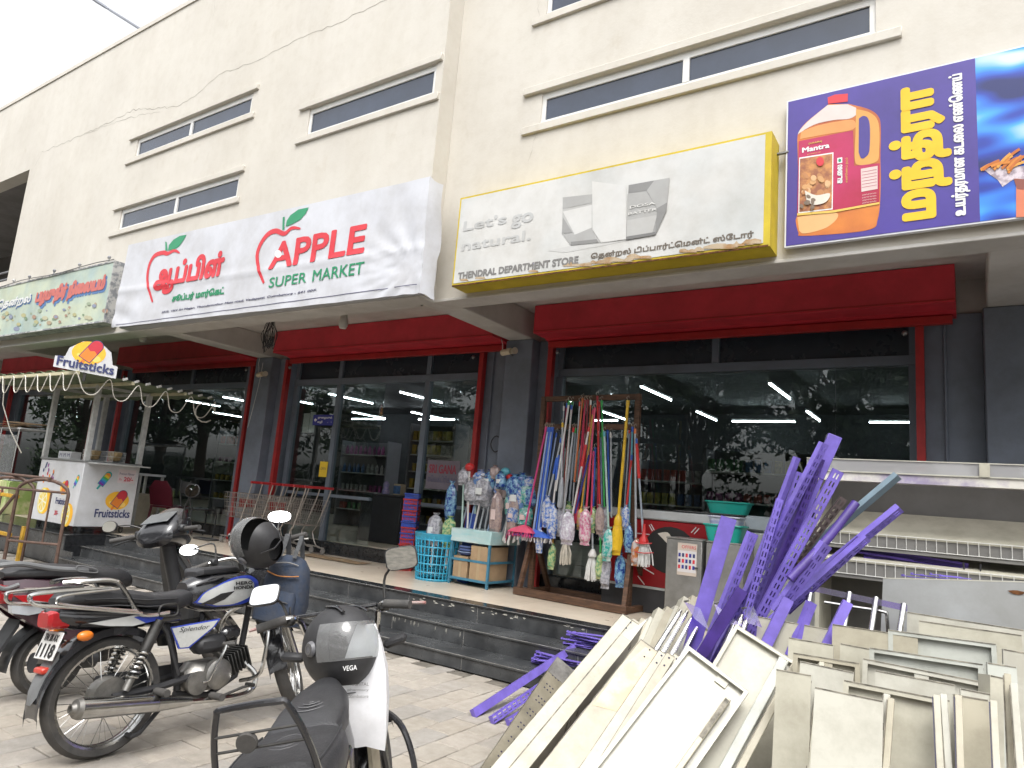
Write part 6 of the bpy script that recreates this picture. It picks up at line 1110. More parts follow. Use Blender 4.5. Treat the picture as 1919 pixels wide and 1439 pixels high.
mop('crimson pole beside the orange brown one', (349, 110), (292, 800), 'crimson', 'sheath', cap='dkred'); mop('dark red pole behind the pink packet', (366, 106), (332, 860), 'dkred', 'greenpk', y=6.92, cap='dkred', size=.8); mop('amber pole slanting to the yellow wrapped head', (402, 175), (318, 870), 'amber', 'yellowpk', cap='rose', size=.7)
t = mop('white and red handled mop in a white printed bag with loose cream strings', (375, 290), (262, 880), 'white', None, y=6.80, sleeve=(.55, .8, 'red'), cap='red'); bagmesh((-.04, -.03, .02), .16, .34, WRAP['whitepk'], t); strings((-.05, -.02, -.30), .12, .24, STRG, t, 30)
mop('navy pole beside the white bagged mop', (374, 480), (280, 870), 'navy', None, y=6.83, cap='navy'); mop('red pole with white dots in the middle of the rack', (430, 82), (446, 860), 'red', 'rosepk', cap='dkred', size=.9); mop('rose pole leading to the pink packet', (412, 160), (352, 880), 'rose', 'pinkpk', y=6.80, cap='rose', size=1.15); mop('second rose pole right of the pink packet', (404, 455), (388, 880), 'rose', None, y=6.84, cap='pink'); mop('bright blue pole right of the rose poles', (416, 430), (400, 870), 'blue', 'greenpk', y=6.88, size=.8)
mop('green pole behind the pale green one', (459, 112), (478, 880), 'green', 'clearpk', y=6.9, cap='green'); mop('pale mint pole with teal wrapped mop head', (476, 322), (507, 1015), 'mint', 'tealpk', y=6.80, cap='teal', size=1.0); mop('blue pole hidden behind the mint one', (498, 298), (512, 860), 'blue', None, y=6.94); mop('thick yellow pole with yellow duster head', (636, 112), (570, 915), 'yellow', 'duster', y=6.82, r=.016, cap='yellow', size=1.5)
mop('teal blue pole near the rack\'s right post', (667, 290), (640, 985), 'teal', 'navypk', cap='blue', size=.85); mop('grey pole with orange cap and orange packed head', (684, 302), (690, 1085), 'grey', 'orangepk', y=6.80, cap='orange', size=.8); mop('short red pole with red white and blue wrapped head', (663, 480), (622, 860), 'red', 'bluepk', y=6.85, size=.75); mop('grey and red pole with full white string mop at the right end', (692, 368), (742, 1050), 'steel', 'redmop', y=6.80, sleeve=(.6, .95, 'red'), size=1.0); mop('wine pole crossing behind the teal one', (655, 330), (640, 800), 'wine', None, y=6.93, cap='wine')
mop('white string mop head hanging low under the pink packet', (395, 900), (398, 1130), 'grey', 'strings', y=6.88); mop('packed grey brush hanging low beside the teal head', (500, 900), (490, 1200), 'steel', 'clearpk', y=6.90); mop('green packed brush hanging lowest under the teal head', (452, 900), (450, 1180), 'green', 'greenpk', y=6.88, size=.8); mop('dark packed wiper hanging low before the right post', (610, 900), (585, 1190), 'navy', 'navypk', y=6.92); mop('lime packed brush hanging at the lower left of the rack', (135, 900), (128, 1120), 'amber', 'greenpk', y=6.9, size=.8)
for k, (tx, ty, bx_, by_, c_) in enumerate(((205, 150, 165, 820, 'steel'), (225, 130, 175, 780, 'wine'), (312, 120, 262, 820, 'grey'), (342, 130, 330, 830, 'rose'), (385, 110, 360, 840, 'orange'), (395, 260, 330, 850, 'teal'), (445, 120, 430, 840, 'crimson'), (452, 330, 462, 870, 'bluew'), (520, 330, 525, 900, 'grey'), (155, 330, 60, 900, 'bluew'), (648, 300, 610, 880, 'steel'), (675, 330, 668, 960, 'blue'))):
    mop('slim %s pole among the crowded handles, %s' % ({'bluew': 'pale blue', 'steel': 'steel grey', 'wine': 'wine red'}.get(c_, c_), ['left of the white spiral one', 'just behind the white spiral one', 'left of the orange brown one', 'right of the orange brown one', 'behind the amber one', 'crossing behind the navy one', 'left of the green one', 'beside the green one', 'right of the mint one', 'near the left post', 'left of the teal one', 'right of the teal one'][k]), (tx, ty), (bx_, by_), c_, None, y=6.89+.01*(k % 4), r=.009, cap=['white', 'blue', 'red', 'green'][k % 4])
# ================================================================= BASKET, BLUE STAND, BUNDLES
lb = thing('laundry_basket', 'tall sky blue plastic lattice basket on the platform', 'basket', (-5.58, 6.90, PZ)); SKY = mat('sky_blue_plastic', (.04, .38, .58), .35, var=.06); mb = MB(); n = 30
def lr(z): return .225+.05*z/.56
for z in (.02, .10, .20, .30, .40, .485): mb.tube([(lr(z)*cos(2*pi*i/n), lr(z)*sin(2*pi*i/n), z) for i in range(n)], .009, 6, closed=True, flat_=1)
for i in range(n): a = 2*pi*i/n; mb.tube([(lr(z)*cos(a), lr(z)*sin(a), z) for z in (.0, .2, .4, .54)], .008, 5)
tag(mb.build('lattice', SKY, lb), kind='stuff'); MB().lathe([(.262, .49), (.272, .50), (.285, .555), (.29, .56), (.275, .565), (.262, .52)], n=40).build('rim', SKY, lb); MB().lathe([(0, .0), (.222, 0), (.228, .03)], n=40).build('base', SKY, lb)
for k, (x, y, h, w, m, lab) in enumerate(((-5.62, 6.88, .62, .10, 'clearpk', 'clear bagged ball of scrubbers on top of the sky blue basket'), (-5.44, 6.94, .60, .09, 'greenpk', 'green printed packet sticking out of the sky blue basket'))):
    t = thing('packet', lab, 'packet', (x, y, PZ+.15)); bagmesh((0, 0, h), w*2, .36, WRAP[m], t, 'wrapper'); MB().cyl((0, 0, .0), (0, 0, .3), .02, n=8).build('stem', HM['white'], t)
bp_ = thing('blue_pack', 'flat dark blue printed pack standing behind the sky blue basket', 'pack', (-5.22, 7.05, PZ), radians(-6)); MB().box((0, 0, .42), (.16, .05, .84), Matrix.Rotation(radians(4), 3, 'Y'), .006).build('card', mat('deep_blue_card', (.03, .07, .33), .4, var=.15), bp_); lettering('lettering', 'LION', MATS['print_white'], bp_, lambda u, v, d: (u, -.026-d, v), -.06, .05, .10, .16, bold=.03)
ws = thing('blue_stand', 'small blue metal stand holding cartons beside the basket', 'stand', (-5.0, 7.05, PZ), radians(-3)); BST = mat('blue_angle', (.06, .22, .33), .45, var=.15, scale=12)
for x in (-.29, .29):
    for y in (-.22, .30): MB().rng(x-.014, x+.014, y-.014, y+.014, 0, .64, .002).build('leg', BST, ws)
for z in (.06, .28):
    for y in (-.22, .30): MB().rng(-.276, .276, y-.008, y+.008, z, z+.028).build('rail', BST, ws, 0)
    for x in (-.29, .29): MB().rng(x-.008, x+.008, -.206, .286, z+.001, z+.027).build('rail', BST, ws, 0)
MB().rng(-.27, .27, -.2, .28, .062, .07).build('shelf_board', BST, ws, 0); tr_ = MB().rng(-.31, .31, -.24, .32, .50, .655, .006).build('tray', mat('tray_print', (.58, .64, .62), .4, rgb2=(.35, .58, .60), scale=2.5, stretch=(1, 1, 5)), ws)
t = thing('carton', 'left brown carton inside the blue stand', 'box', (-5.14, 7.03, PZ+.072), radians(-3)); CARD = mat('carton_brown', (.42, .29, .17), .8, var=.12, scale=5); MB().box((0, 0, .13), (.22, .38, .26), None, .004).build('body', CARD, t); MB().rng(-.02, .02, -.1925, -.1905, .0, .26).build('tape', flat('brown_tape', (.4, .3, .18), .3), t, 0)
t = thing('carton', 'right brown carton inside the blue stand, taller one', 'box', (-4.86, 7.02, PZ+.072), radians(-3)); MB().box((0, 0, .20), (.26, .40, .40), None, .004).build('body', CARD, t); MB().rng(-.02, .02, -.2025, -.2005, .0, .4).build('tape', MATS['brown_tape'], t, 0)
t = thing('cloth_bundle', 'folded blue cloth stuffed on the left carton in the stand', 'cloth', (-5.12, 6.90, PZ+.335)); mb = MB()
for k in range(3): mb.loft([zr(.02+.035*k, .08, .05, n=14), zr(.035+.035*k, .10, .06, n=14), zr(.05+.035*k, .09, .05, n=14)])
o = mb.build('folds', mat('blue_cloth2', (.10, .14, .32), .9, var=.25, scale=14, bump=.3), t); MB().tube([(-.09, -.055, .05), (0, -.068, .045), (.09, -.055, .05)], .005, 5).build('hem', HM['bluew'], t)
# bundle of brooms and mops standing upright behind the stand
ZQ = lambda x, y: (740+x/3.1286, 720+y/3.1286)
def upright_(lab, top, bot, hm, head, wrap=None, y=7.05, r=.012, size=1.0):
    a = gy(*ZQ(*top), y); b = gy(*ZQ(*bot), y-.02); t = thing('broom', lab, 'broom', b, 0, 'brooms standing behind the blue stand'); d = a-b; MB().cyl((0, 0, -.12), d, r, n=8).build('handle', HM[hm], t)
    if head == 'bag': bagmesh((d.x, d.y, d.z+.10), .15*size, .20*size, WRAP[wrap], t)
    elif head == 'ball': MB().sph((d.x, d.y, d.z+.03), .06*size, 12, 8, (1, .8, .8)).build('head', HM[wrap], t)
    elif head == 'hang': bagmesh((d.x*.9, d.y-.02, d.z), .13*size, .40*size, WRAP[wrap], t)
    MB().cyl((0, 0, -.12), (0, 0, -.06), r*1.3, n=8).build('ferrule', HM['white'], t)
upright_('white pole with clear and green wrapped head, left in the bundle', (405, 545), (395, 850), 'mint', 'bag', 'clearpk', y=6.98); upright_('cream pole topped by a red wrapped head', (438, 500), (428, 850), 'white', 'ball', 'red', y=6.97, size=1.1); upright_('pale mint pole leaning right of the cream one', (480, 640), (462, 860), 'mint', 'bag', 'clearpk'); upright_('grey pole with lilac wrapped head at the centre of the bundle', (585, 530), (520, 860), 'grey', 'bag', 'rosepk', size=.9); upright_('pole with blue ball head at the back of the bundle', (648, 528), (560, 860), 'steel', 'ball', 'teal', size=1.1)
upright_('pole with red ball head right of the blue ball', (672, 560), (590, 860), 'white', 'ball', 'red', size=.8); upright_('grey string mop standing upside down in the bundle', (610, 640), (585, 860), 'grey', 'hang', 'rosepk', y=6.96, size=1.25); upright_('small brown mop leaning right in the bundle', (715, 660), (650, 870), 'wine', 'hang', 'rosepk', y=6.98, size=1.1); upright_('blue printed packet on a pole, top right of the bundle', (745, 580), (680, 850), 'blue', 'bag', 'navypk', size=1.3); upright_('pale blue packet on a pole, right of the blue packet', (790, 600), (720, 850), 'bluew', 'bag', 'bluepk', size=1.2); upright_('green and white packet on a pole, low right of the bundle', (745, 700), (700, 870), 'green', 'bag', 'tealpk', size=1.2)
upright_('clear wrapped feather duster left of centre in the bundle', (480, 600), (475, 860), 'grey', 'bag', 'clearpk', y=7.1, size=1.1); upright_('blue and white wrapped duster at the centre of the bundle', (612, 620), (560, 860), 'orange', 'bag', 'bluepk', y=7.06, size=.9); upright_('long navy printed sleeve standing behind the sky blue basket', (345, 590), (290, 850), 'navy', 'hang', 'navypk', y=7.08, size=1.2); upright_('blue packed duster low at the right of the bundle', (800, 660), (740, 860), 'blue', 'bag', 'navypk', y=7.0, size=1.2); upright_('teal dustpan packet low in the bundle', (770, 770), (730, 880), 'teal', 'bag', 'tealpk', y=6.94, size=1.2); upright_('pale folded packet at the lower right of the bundle', (690, 770), (670, 880), 'white', 'bag', 'bluepk', y=6.94)
for k, (x, y_, w_, wr) in enumerate(((455, 610, 1.5, 'clearpk'), (520, 600, 1.6, 'clearpk'), (500, 560, 1.3, 'bluepk'), (560, 560, 1.2, 'navypk'), (640, 600, 1.4, 'rosepk'), (700, 590, 1.5, 'navypk'), (725, 640, 1.6, 'bluepk'), (690, 690, 1.5, 'tealpk'), (765, 690, 1.5, 'navypk'), (545, 660, 1.3, 'clearpk'), (620, 570, 1.0, 'navypk'), (780, 640, 1.3, 'tealpk'))):
    upright_('%s in the bundle behind the blue stand, %s' % ({'clearpk': 'clear wrapped brush', 'bluepk': 'blue and white wrapped brush', 'navypk': 'navy wrapped brush', 'rosepk': 'dusky pink wrapped mop', 'tealpk': 'teal wrapped brush', 'yellowpk': 'yellow wrapped brush'}[wr], ['at its left', 'left of its middle', 'high at its left', 'high near its middle', 'at its middle', 'high at its right', 'right of its middle', 'low at its right', 'low at its far right', 'low at its left', 'highest at its middle', 'at its far right'][k]), (x, y_), (x-70+mrnd.uniform(-15, 15), 860), ['steel', 'white', 'bluew', 'grey'][k % 4], 'bag', wr, y=7.0+.02*(k % 5), size=w_)
# ================================================================= FREEZERS, STEEL CABINETS, TUBS
fz = thing('chest_freezer', 'red chest freezer with pale sliding lid behind the mop rack', 'freezer', (-2.63, 7.32, PZ)); FRD = mat('freezer_red', (.36, .012, .018), .3, var=.08); FWH = mat('freezer_white', (.55, .57, .57), .35, var=.05)
MB().rng(-.78, .72, -.22, .22, .26, .955, .015).build('body', FRD, fz); MB().rng(-.78, .72, -.21, .22, .0, .258, .01).build('base', mat('freezer_dark', (.05, .05, .055), .5), fz); MB().rng(-.80, .74, -.24, .23, .957, 1.055, .015).build('lid_frame', FWH, fz); MB().rng(-.74, .0, -.19, .19, 1.056, 1.066).build('lid_glass', CLV, fz, 0); MB().rng(.0, .68, -.185, .19, 1.067, 1.077).build('lid_glass', CLV, fz, 0); MB().rng(-.78, .72, -.225, -.222, .245, .27).build('trim', FWH, fz, 0)
ff = lambda u, v, d: (u, -.22-d, v); patch('swirl', stroke(curve2([(-.46+.13*cos(t*.45), .62+.13*sin(t*.45)) for t in range(12)], 3), .035), MATS['print_white'], fz, ff, .002); patch('dark_graphic', ell(-.02, .66, .28, .24), flat('print_black', (.02, .02, .02)), fz, ff, .002); patch('pale_graphic', curve2([(-.16, .82), (-.05, .84), (.02, .76), (.12, .74), (.10, .69), (-.02, .71), (-.10, .77)], 4), MATS['print_cream'], fz, ff, .004)
for a, b in (((-.26, .90), (-.22, .84)), ((-.24, .91), (-.20, .85)), ((.20, .86), (.25, .92)), ((.23, .85), (.28, .91)), ((-.30, .45), (-.18, .40)), ((-.36, .36), (-.28, .28)), ((-.45, .80), (-.25, .80))): patch('scratch', stroke([a, b], .010), MATS['print_faded_white'], fz, ff, .002)
f2 = thing('chest_freezer', 'white chest freezer partly hidden by the purple uprights', 'freezer', (-1.32, 7.32, PZ)); MB().rng(-.55, .55, -.22, .22, .0, .93, .02).build('body', FWH, f2); MB().rng(-.57, .57, -.24, .23, .932, 1.08, .02).build('lid', mat('freezer_lid', (.42, .48, .52), .3), f2); MB().box((.1, -.245, 1.0), (.2, .02, .03), None, .005).build('handle', STL, f2)
GAL = mat('galvanised_sheet', (.36, .355, .34), .42, metal=.55, var=.2, scale=4, rgb2=(.24, .235, .22), bump=.03)
for k, (x, lab) in enumerate(((-2.335, 'left grey steel cabinet with a paper leaflet on its front'), (-1.945, 'right grey steel cabinet carrying a teal tub'))):
    t = thing('steel_cabinet', lab, 'cabinet', (x, 6.85, PZ)); MB().rng(-.175, .175, -.22, .15, 0, .80, .006).build('body', GAL, t); MB().rng(-.18, .18, -.225, .155, .802, .815, .003).build('top', GAL, t); MB().box((.13, -.228, .55), (.03, .015, .015)).build('latch', CHR, t)
    if k == 0:
        tag(MB().rng(-.06, .13, -.223, -.2215, .47, .77).build('leaflet', flat('leaflet_paper', (.55, .47, .40)), t, 0)); r_ = random.Random(1); lf2 = lambda u, v, d: (u, -.2235-d, v); patch('leaflet_panel', [(-.055, .50), (.125, .50), (.125, .70), (-.055, .70)], flat('leaflet_white', (.62, .6, .6)), t, lf2, .0005)
        for i in range(5):
            for j in range(3): patch('leaflet_picture', [(-.05+.035*i, .53+.055*j), (-.05+.035*i+.022, .53+.055*j), (-.05+.035*i+.022, .53+.055*j+.035), (-.05+.035*i, .53+.055*j+.035)], [bred, NVY, MATS['print_deep_blue']][(i*2+j) % 3], t, lf2, .0015)
        lettering('lettering', 'OFFERS', bred, t, lf2, -.02, .12, .72, .75, lift=.001)
def tub(lab, loc, w, d, h, m, txt=None, rz=0):
    t = thing('plastic_tub', lab, 'tub', loc, rz); MB().loft([zr(0, w*.40, d*.40, e=6, n=24), zr(h*.9, w*.49, d*.49, e=6, n=24), zr(h, w*.5, d*.5, e=6, n=24), zr(h, w*.47, d*.47, e=6, n=24), zr(.02, w*.37, d*.37, e=6, n=24)]).build('tub', m, t); MB().tube([(p[0], p[1], h-.004) for p in zr(0, w*.51, d*.51, e=6, n=24)], .009, 6, closed=True).build('rim', m, t)
    if txt: lettering('marker_writing', txt, MATS['print_brown_grey'], t, lambda u, v, dd: (u, -d*.455-dd, v), -.07, .05, h*.35, h*.62, lift=.012, shear=.2)
    return t
TEAL = mat('teal_plastic', (.02, .40, .33), .35, var=.05); tub('teal tub with black marker writing standing on the right steel cabinet', (-1.99, 6.80, PZ+.816), .37, .28, .155, TEAL, '20/8'); tub('white and blue tub stacked in the teal tub', (-1.99, 6.82, PZ+.90), .31, .24, .15, mat('pale_tub', (.55, .56, .66), .4, rgb2=(.10, .12, .45), scale=2.5, lo=.4, hi=.5, stretch=(.1, .1, 3))); tub('teal tub at the back on the red freezer lid', (-2.12, 7.34, PZ+1.08), .44, .30, .12, TEAL, rz=.05)
# ================================================================= DISMANTLED SHELVING HEAPED IN FRONT
CRM = [mat('cream_steel_%d' % i, c, .38, var=.05, scale=2.5, rgb2=tuple(v*.88 for v in c), lo=.25, hi=.6, detail=8, dirt=.22, dscale=4) for i, c in enumerate([(.455, .435, .355), (.49, .478, .415), (.415, .382, .295), (.46, .474, .43)])]
EDG = mat('chip_shade_edge', (.34, .31, .25), .7, var=.4, scale=18); PUP = mat('purple_steel', (.205, .150, .58), .36, var=.10, scale=7, dirt=.25, dscale=5); PUD = mat('dark_purple_tube', (.09, .05, .30), .35, var=.2, scale=6); PLF = tint('purple_film', (.62, .52, .90), .9, 1.5, .12)
DKS = flat('slot_dark', (.025, .02, .05), .8)
def tray_mesh(w, L, d, m, opened=False, lip=.02, rib=0):
    """shop shelf standing on end: z along its length, broad face at y=0 toward -y, flanges folded back to y=d (opened: seen from the flanged side)"""
    t = .0022; mb = MB(); s = -1 if opened else 1
    mb.rng(-w/2, w/2, 0, s*t, 0, L)
    for x in (-1, 1): mb.rng(x*(w/2), x*(w/2-t), s*t, s*d, 0, L); mb.rng(x*(w/2-t), x*(w/2-lip), s*d, s*(d-t), .004, L-.004)
    for z0, z1 in ((0, t), (L-t, L)): mb.rng(-w/2+t, w/2-t, s*t, s*d, z0, z1)
    mb.rng(-w/2+lip, w/2-lip, s*d, s*(d-t), .004, lip); mb.rng(-w/2+lip, w/2-lip, s*d, s*(d-t), L-lip, L-.004)
    for k in range(rib): z = L*(k+1)/(rib+1); mb.rng(-w/2+lip, w/2-lip, s*t, s*d*.8, z-.02, z+.02)
    if rib < 0: mb.rng(-.03, .03, s*t, s*d*.85, lip, L-lip)
    return mb.mesh('sheet', m, 0)
trn = random.Random(17)
def chips(par, w, L, d, n=10, s=1):
    for k in range(n):
        z = trn.uniform(0, 1)*L; x = trn.choice((-1, 1)); h = trn.uniform(.004, .03)
        MB().box((x*w/2, s*d*.5, z), (.0035, d*trn.uniform(.15, .8), h)).build('paint_chip', EDG, par, 0)
def scr(a, b, c=0): return CR*a+CD*b+CF*c
def put(name, lab, me, a, b, side, grp=None, cat='shelf'):
    m = frame(a, b, side); t = thing(name, lab, cat, (0, 0, 0), 0, grp); t.matrix_world = m; o = inst('sheet', me, t); return t
def reach(B, px, py, L):
    d = ray(px, py).normalized(); q = EYE-B; bq = d.dot(q); cc = q.length_squared-L*L; ds = bq*bq-cc
    return EYE+d*(-bq+math.sqrt(ds)) if ds > 0 else EYE+d*(-bq)
GRPA, GRPB = 'long shelf trays leaning at the left of the heap', 'shelf panels standing on end in the heap'
# ---- B: panels standing on end, row behind row.  (TL px, TR px, y of top, lean, depth, opened, ribs, label)
ROWS = [((1700, 1146), (1919, 1180), 4.75, .10, .05, False, 0, 'pale cream panel in the back row under the grey sheet'), ((1722, 1160), (1915, 1192), 4.62, .12, .04, False, 0, 'cream panel with a folded top edge, second of the back row'),
        ((1665, 1184), (1866, 1202), 4.40, .14, .028, True, 0, 'pale mint framed panel behind the middle of the heap'), ((1420, 1166), (1640, 1182), 4.45, .12, .04, False, 0, 'wide cream panel lying behind the white wire ends'), ((1560, 1172), (1720, 1190), 4.36, .12, .04, False, 0, 'cream panel with grey stain left of the mint frame'),
        ((1630, 1212), (1842, 1246), 4.15, .18, .028, True, 1, 'framed panel with a cross rail, upper of the two at centre right'), ((1618, 1236), (1846, 1276), 4.02, .20, .028, True, -1, 'framed panel with a centre post, lower of the two at centre right'),
        ((1478, 1196), (1562, 1206), 4.10, .16, .04, False, 0, 'short cream panel with a torn plastic strip'), ((1488, 1222), (1612, 1244), 3.95, .20, .028, True, -1, 'yellowed cream framed panel left of centre'), ((1880, 1215), (1990, 1235), 4.2, .16, .05, False, 0, 'cream panel cut by the right edge of the view'),
        ((1582, 1282), (1780, 1305), 3.55, .25, .028, True, 0, 'cream panel standing behind the foremost one'), ((1790, 1300), (1852, 1312), 3.62, .22, .06, False, 0, 'narrow cream panel with dirty foot at lower right'), ((1856, 1262), (1880, 1272), 3.75, .2, .10, False, 0, 'thin cream channel at the lower right'),
        ((1527, 1293), (1655, 1306), 3.30, .26, .05, False, 0, 'clean white panel foremost in the heap'),
        ((1455, 1250), (1520, 1268), 3.72, .24, .03, False, 0, 'cream panel filling the gap left of the foremost one'), ((1500, 1240), (1600, 1258), 3.84, .22, .025, False, 0, 'cream panel seen behind the yellowed frame'), ((1640, 1258), (1790, 1280), 3.82, .22, .025, False, 0, 'flat cream panel under the centre post frame'), ((1850, 1240), (1905, 1250), 4.0, .18, .03, False, 0, 'narrow cream panel right of the centre post frame'), ((1575, 1206), (1640, 1216), 4.22, .15, .025, False, 0, 'small cream panel below the stained one'), ((1800, 1290), (1860, 1300), 3.72, .22, .025, False, 0, 'pale panel behind the narrow dirty one')]
for i, (tl, tr, y, lean, d, op, rib, lab) in enumerate(ROWS):
    A = gy(*tl, y); C = gy(*tr, y+.02); c = (A+C)/2; w = (C-A).length; Lz = c.z; L = Lz/cos(lean)-.003*i; side = (C-A).normalized(); side.z *= .6; bot = Vector((c.x+.02*(i % 3-1), c.y-Lz*math.tan(lean), .004)); L = (c-bot).length
    m = CRM[[1, 0, 3, 0, 2, 3, 1, 0, 2, 1, 0, 2, 0, 1, 0, 1, 1, 3, 0, 1][i]]; t = put('store_shelf', lab, tray_mesh(w, L, d, m, op, .022, rib), bot, c, side, GRPB); chips(t, w, L, d, 8, -1 if op else 1)
    MB().rng(-w/2+.002, w/2-.002, (-d if op else 0)-.002, (-d if op else 0)-.0004, L-.006, L-.001).build('wear_shade_edge', EDG, t, 0)
    if lab.startswith('narrow'): patch('dirt_patch', [(-w*.45, .30), (w*.45, .32), (w*.45, .40), (w*.2, .385), (-w*.1, .40), (-w*.45, .36)], mat('dried_dirt', (.34, .28, .20), .95, var=.3, scale=30), t, lambda u, v, dd: (u, -dd, v), .001)
# posts between the front panels
for k, (p, q, y) in enumerate((((1755, 1302), (1762, 1439), 3.45), ((1768, 1300), (1778, 1439), 3.47), ((1796, 1302), (1800, 1439), 3.44), ((1862, 1312), (1868, 1439), 3.5), ((1662, 1300), (1650, 1439), 3.42), ((1670, 1308), (1660, 1439), 3.40), ((1540, 1240), (1530, 1330), 3.9), ((1900, 1280), (1912, 1439), 3.6), ((1888, 1262), (1896, 1439), 3.66))):
    a = gy(*p, y); b = gy(*q, y-.12); dv = (a-b).normalized(); g = b-dv*(b.z-.01)/dv.z; t = thing('shelf_edge_strip', 'narrow cream strip standing upright, %s from the left at the heap front' % ['third', 'fourth', 'fifth', 'sixth', 'first', 'second', 'rear one', 'eighth', 'seventh'][k], 'metal strip', (0, 0, 0), 0, 'upright strips at the heap front'); t.matrix_world = frame(g, a, (1, 0, 0)); L = (a-g).length
    MB().rng(-.012, .012, 0, .03, 0, L, .002).build('strip', CRM[k % 3], t); MB().rng(-.016, -.0125, -.003, .028, 0, L-.01).build('dark_edge', mat('dark_gasket', (.05, .045, .09), .6) if k in (0, 2, 3) else EDG, t, 0)
# ---- A: long trays leaning edge-on at the left
EDGEW = [((905, 1500), (1186, 1162), 4.45, .15, .15, 'outermost long cream tray with a pointed end, leftmost of the heap'), ((985, 1520), (1222, 1212), 4.15, .15, .13, 'stained cream tray, second from the left in the leaning row'), ((1040, 1530), (1244, 1222), 4.10, .055, .13, 'cream tray, third from the left in the leaning row'), ((1068, 1530), (1258, 1226), 4.12, .05, .13, 'cream tray, fourth from the left in the leaning row'), ((1094, 1530), (1272, 1228), 4.14, .05, .13, 'greyish cream tray, fifth from the left in the leaning row'), ((1118, 1530), (1285, 1236), 4.16, .05, .13, 'grey edged tray, sixth from the left in the leaning row')]
for i, (bp2, tp2, yT, w, d, lab) in enumerate(EDGEW):
    Bt = gz(*bp2, .01); T = gy(*tp2, yT); off = ray(*tp2)*(.0 if i < 2 else (.05, .0, .06, .02)[i-2]); T = T+off; Bt = Bt+off; Bt.z = .01; L = (T-Bt).length; me = tray_mesh(w, L, d, CRM[[0, 2, 0, 2, 0, 2][i]], False, .012); t = put('shelf_tray', lab, me, Bt, T, scr(1, .30, -.25), GRPA, 'shelf tray'); chips(t, w, L, d, 14); MB().rng(-w/2-.0025, -w/2-.0003, -.001, d*.5, 0, L-.002).build('wear_shade_edge', EDG, t, 0); MB().rng(-w/2, w/2, -.0018, -.0004, L-.007, L-.001).build('wear_shade_edge', EDG, t, 0)  # long dark strip painted in for the shade that parts the trays
    for z in (L-.03, L-.09): MB().cyl((.0, -.001, z), (0, -.0022, z), .006, n=8).build('screw_hole', DKS, t, 0)
    if i == 0: MB().rng(-w*.04, w*.0, -.002, -.0005, 0, L).build('fold_line', EDG, t, 0); MB().add([(w*.1, -.002, L-.16), (w*.5, -.002, L-.16), (w*.5, -.03, L+.06), (w*.5, .06, L-.16), (w*.1, .06, L-.16)], [(0, 1, 2), (1, 3, 2), (4, 0, 2), (4, 3, 1, 0)]).build('end_gusset', CRM[1], t, 0)
    if i == 1: patch('yellow_stain', [(-w*.4, L*.55), (w*.4, L*.6), (w*.42, L-.02), (-w*.2, L-.03), (-w*.42, L*.8)], mat('yellow_stain', (.56, .46, .30), .6, rgb2=(.60, .56, .46), scale=6, lo=.35, hi=.6), t, lambda u, v, dd: (u, -.0005-dd, v), .001)
# short trays stacked behind them, ends up
for k in range(9):
    px = 1198+k*16; py = 1166-k*7.0+(k % 3)*5; T = gy(px, py, 4.72+.03*k); Bt = T+Vector((-.12, -.40, -.62)); L = (T-Bt).length; t = put('shelf_tray', 'small cream tray end, %s along the short stack behind the leaning row' % ['first', 'second', 'third', 'fourth', 'fifth', 'sixth', 'seventh', 'eighth', 'ninth'][k], tray_mesh(.10, L, .12, CRM[[0, 2, 1][k % 3]], False, .012), Bt, T, scr(1, .25, 0), 'short trays stacked behind the leaning row', 'shelf tray'); chips(t, .1, L, .12, 5)
    for x in (-.025, .025): MB().rng(x-.012, x+.012, .02, .05, L+.0003, L+.0012).build('end_slot', DKS, t, 0)
# perforated grey channel in front of them
Bt = gz(908, 1490, .01); T = reach(Bt, 1066, 1248, 1.02); GOL = mat('tarnished_channel', (.30, .27, .20), .45, metal=.4, var=.25, scale=5); t = put('perforated_channel', 'tarnished grey perforated channel at the left end of the heap', MB().rng(-.09, .09, 0, .12, 0, 1.02, .003).mesh('sheet', GOL), Bt, T, scr(1, .45, .1), None, 'channel')
for k in range(8):
    for i in range(3):
        for s in (-1, 1): MB().rng(-.055+.022*i, -.045+.022*i, -.0012, -.0003, .12+.11*k+.016*s, .128+.11*k+.016*s).build('slot', DKS, t, 0)
MB().rng(-.089, .089, -.002, -.0005, .88, 1.018).build('bright_end', mat('worn_zinc', (.34, .33, .31), .35, metal=.6, var=.3, scale=12), t, 0)
# wide trays leaning over the row
WIDE = [((1105, 1580), (1344, 1256), 3.80, .36, .032, (1, .42, -.55), True, 0, 'big white tray with a bare metal corner, leaning left of centre'), ((1240, 1560), (1436, 1210), 4.05, .36, .032, (1, .40, -.5), True, 0, 'tall cream tray with rails on its right, behind the big white one')]
for i, (bp2, tp2, yT, w, d, sd_, op, rib, lab) in enumerate(WIDE):
    Bt = gz(*bp2, .01); T = gy(*tp2, yT); L = (T-Bt).length; t = put('shelf_tray', lab, tray_mesh(w, L, d, CRM[[1, 0][i]], op, .02, rib), Bt, T, scr(*sd_), GRPA, 'shelf tray'); chips(t, w, L, d, 12, -1)
    if i == 0: MB().rng(w*.30, w*.38, -.04, -.003, .25, L-.10, .004).build('rail', CRM[2], t); MB().rng(w*.31, w*.37, -.0416, -.0404, L-.35, L-.11).build('bare_metal', EDG, t, 0); MB().rng(.02, .08, -.012, -.003, L-.06, L-.02).build('bracket', CRM[0], t, 0)
    else: MB().rng(w*.22, w*.36, -.06, -.003, .1, L-.03, .004).build('rail', CRM[3], t); MB().rng(w*.40, w*.50, -.075, -.052, .05, L-.01, .004).build('rail', CRM[2], t)
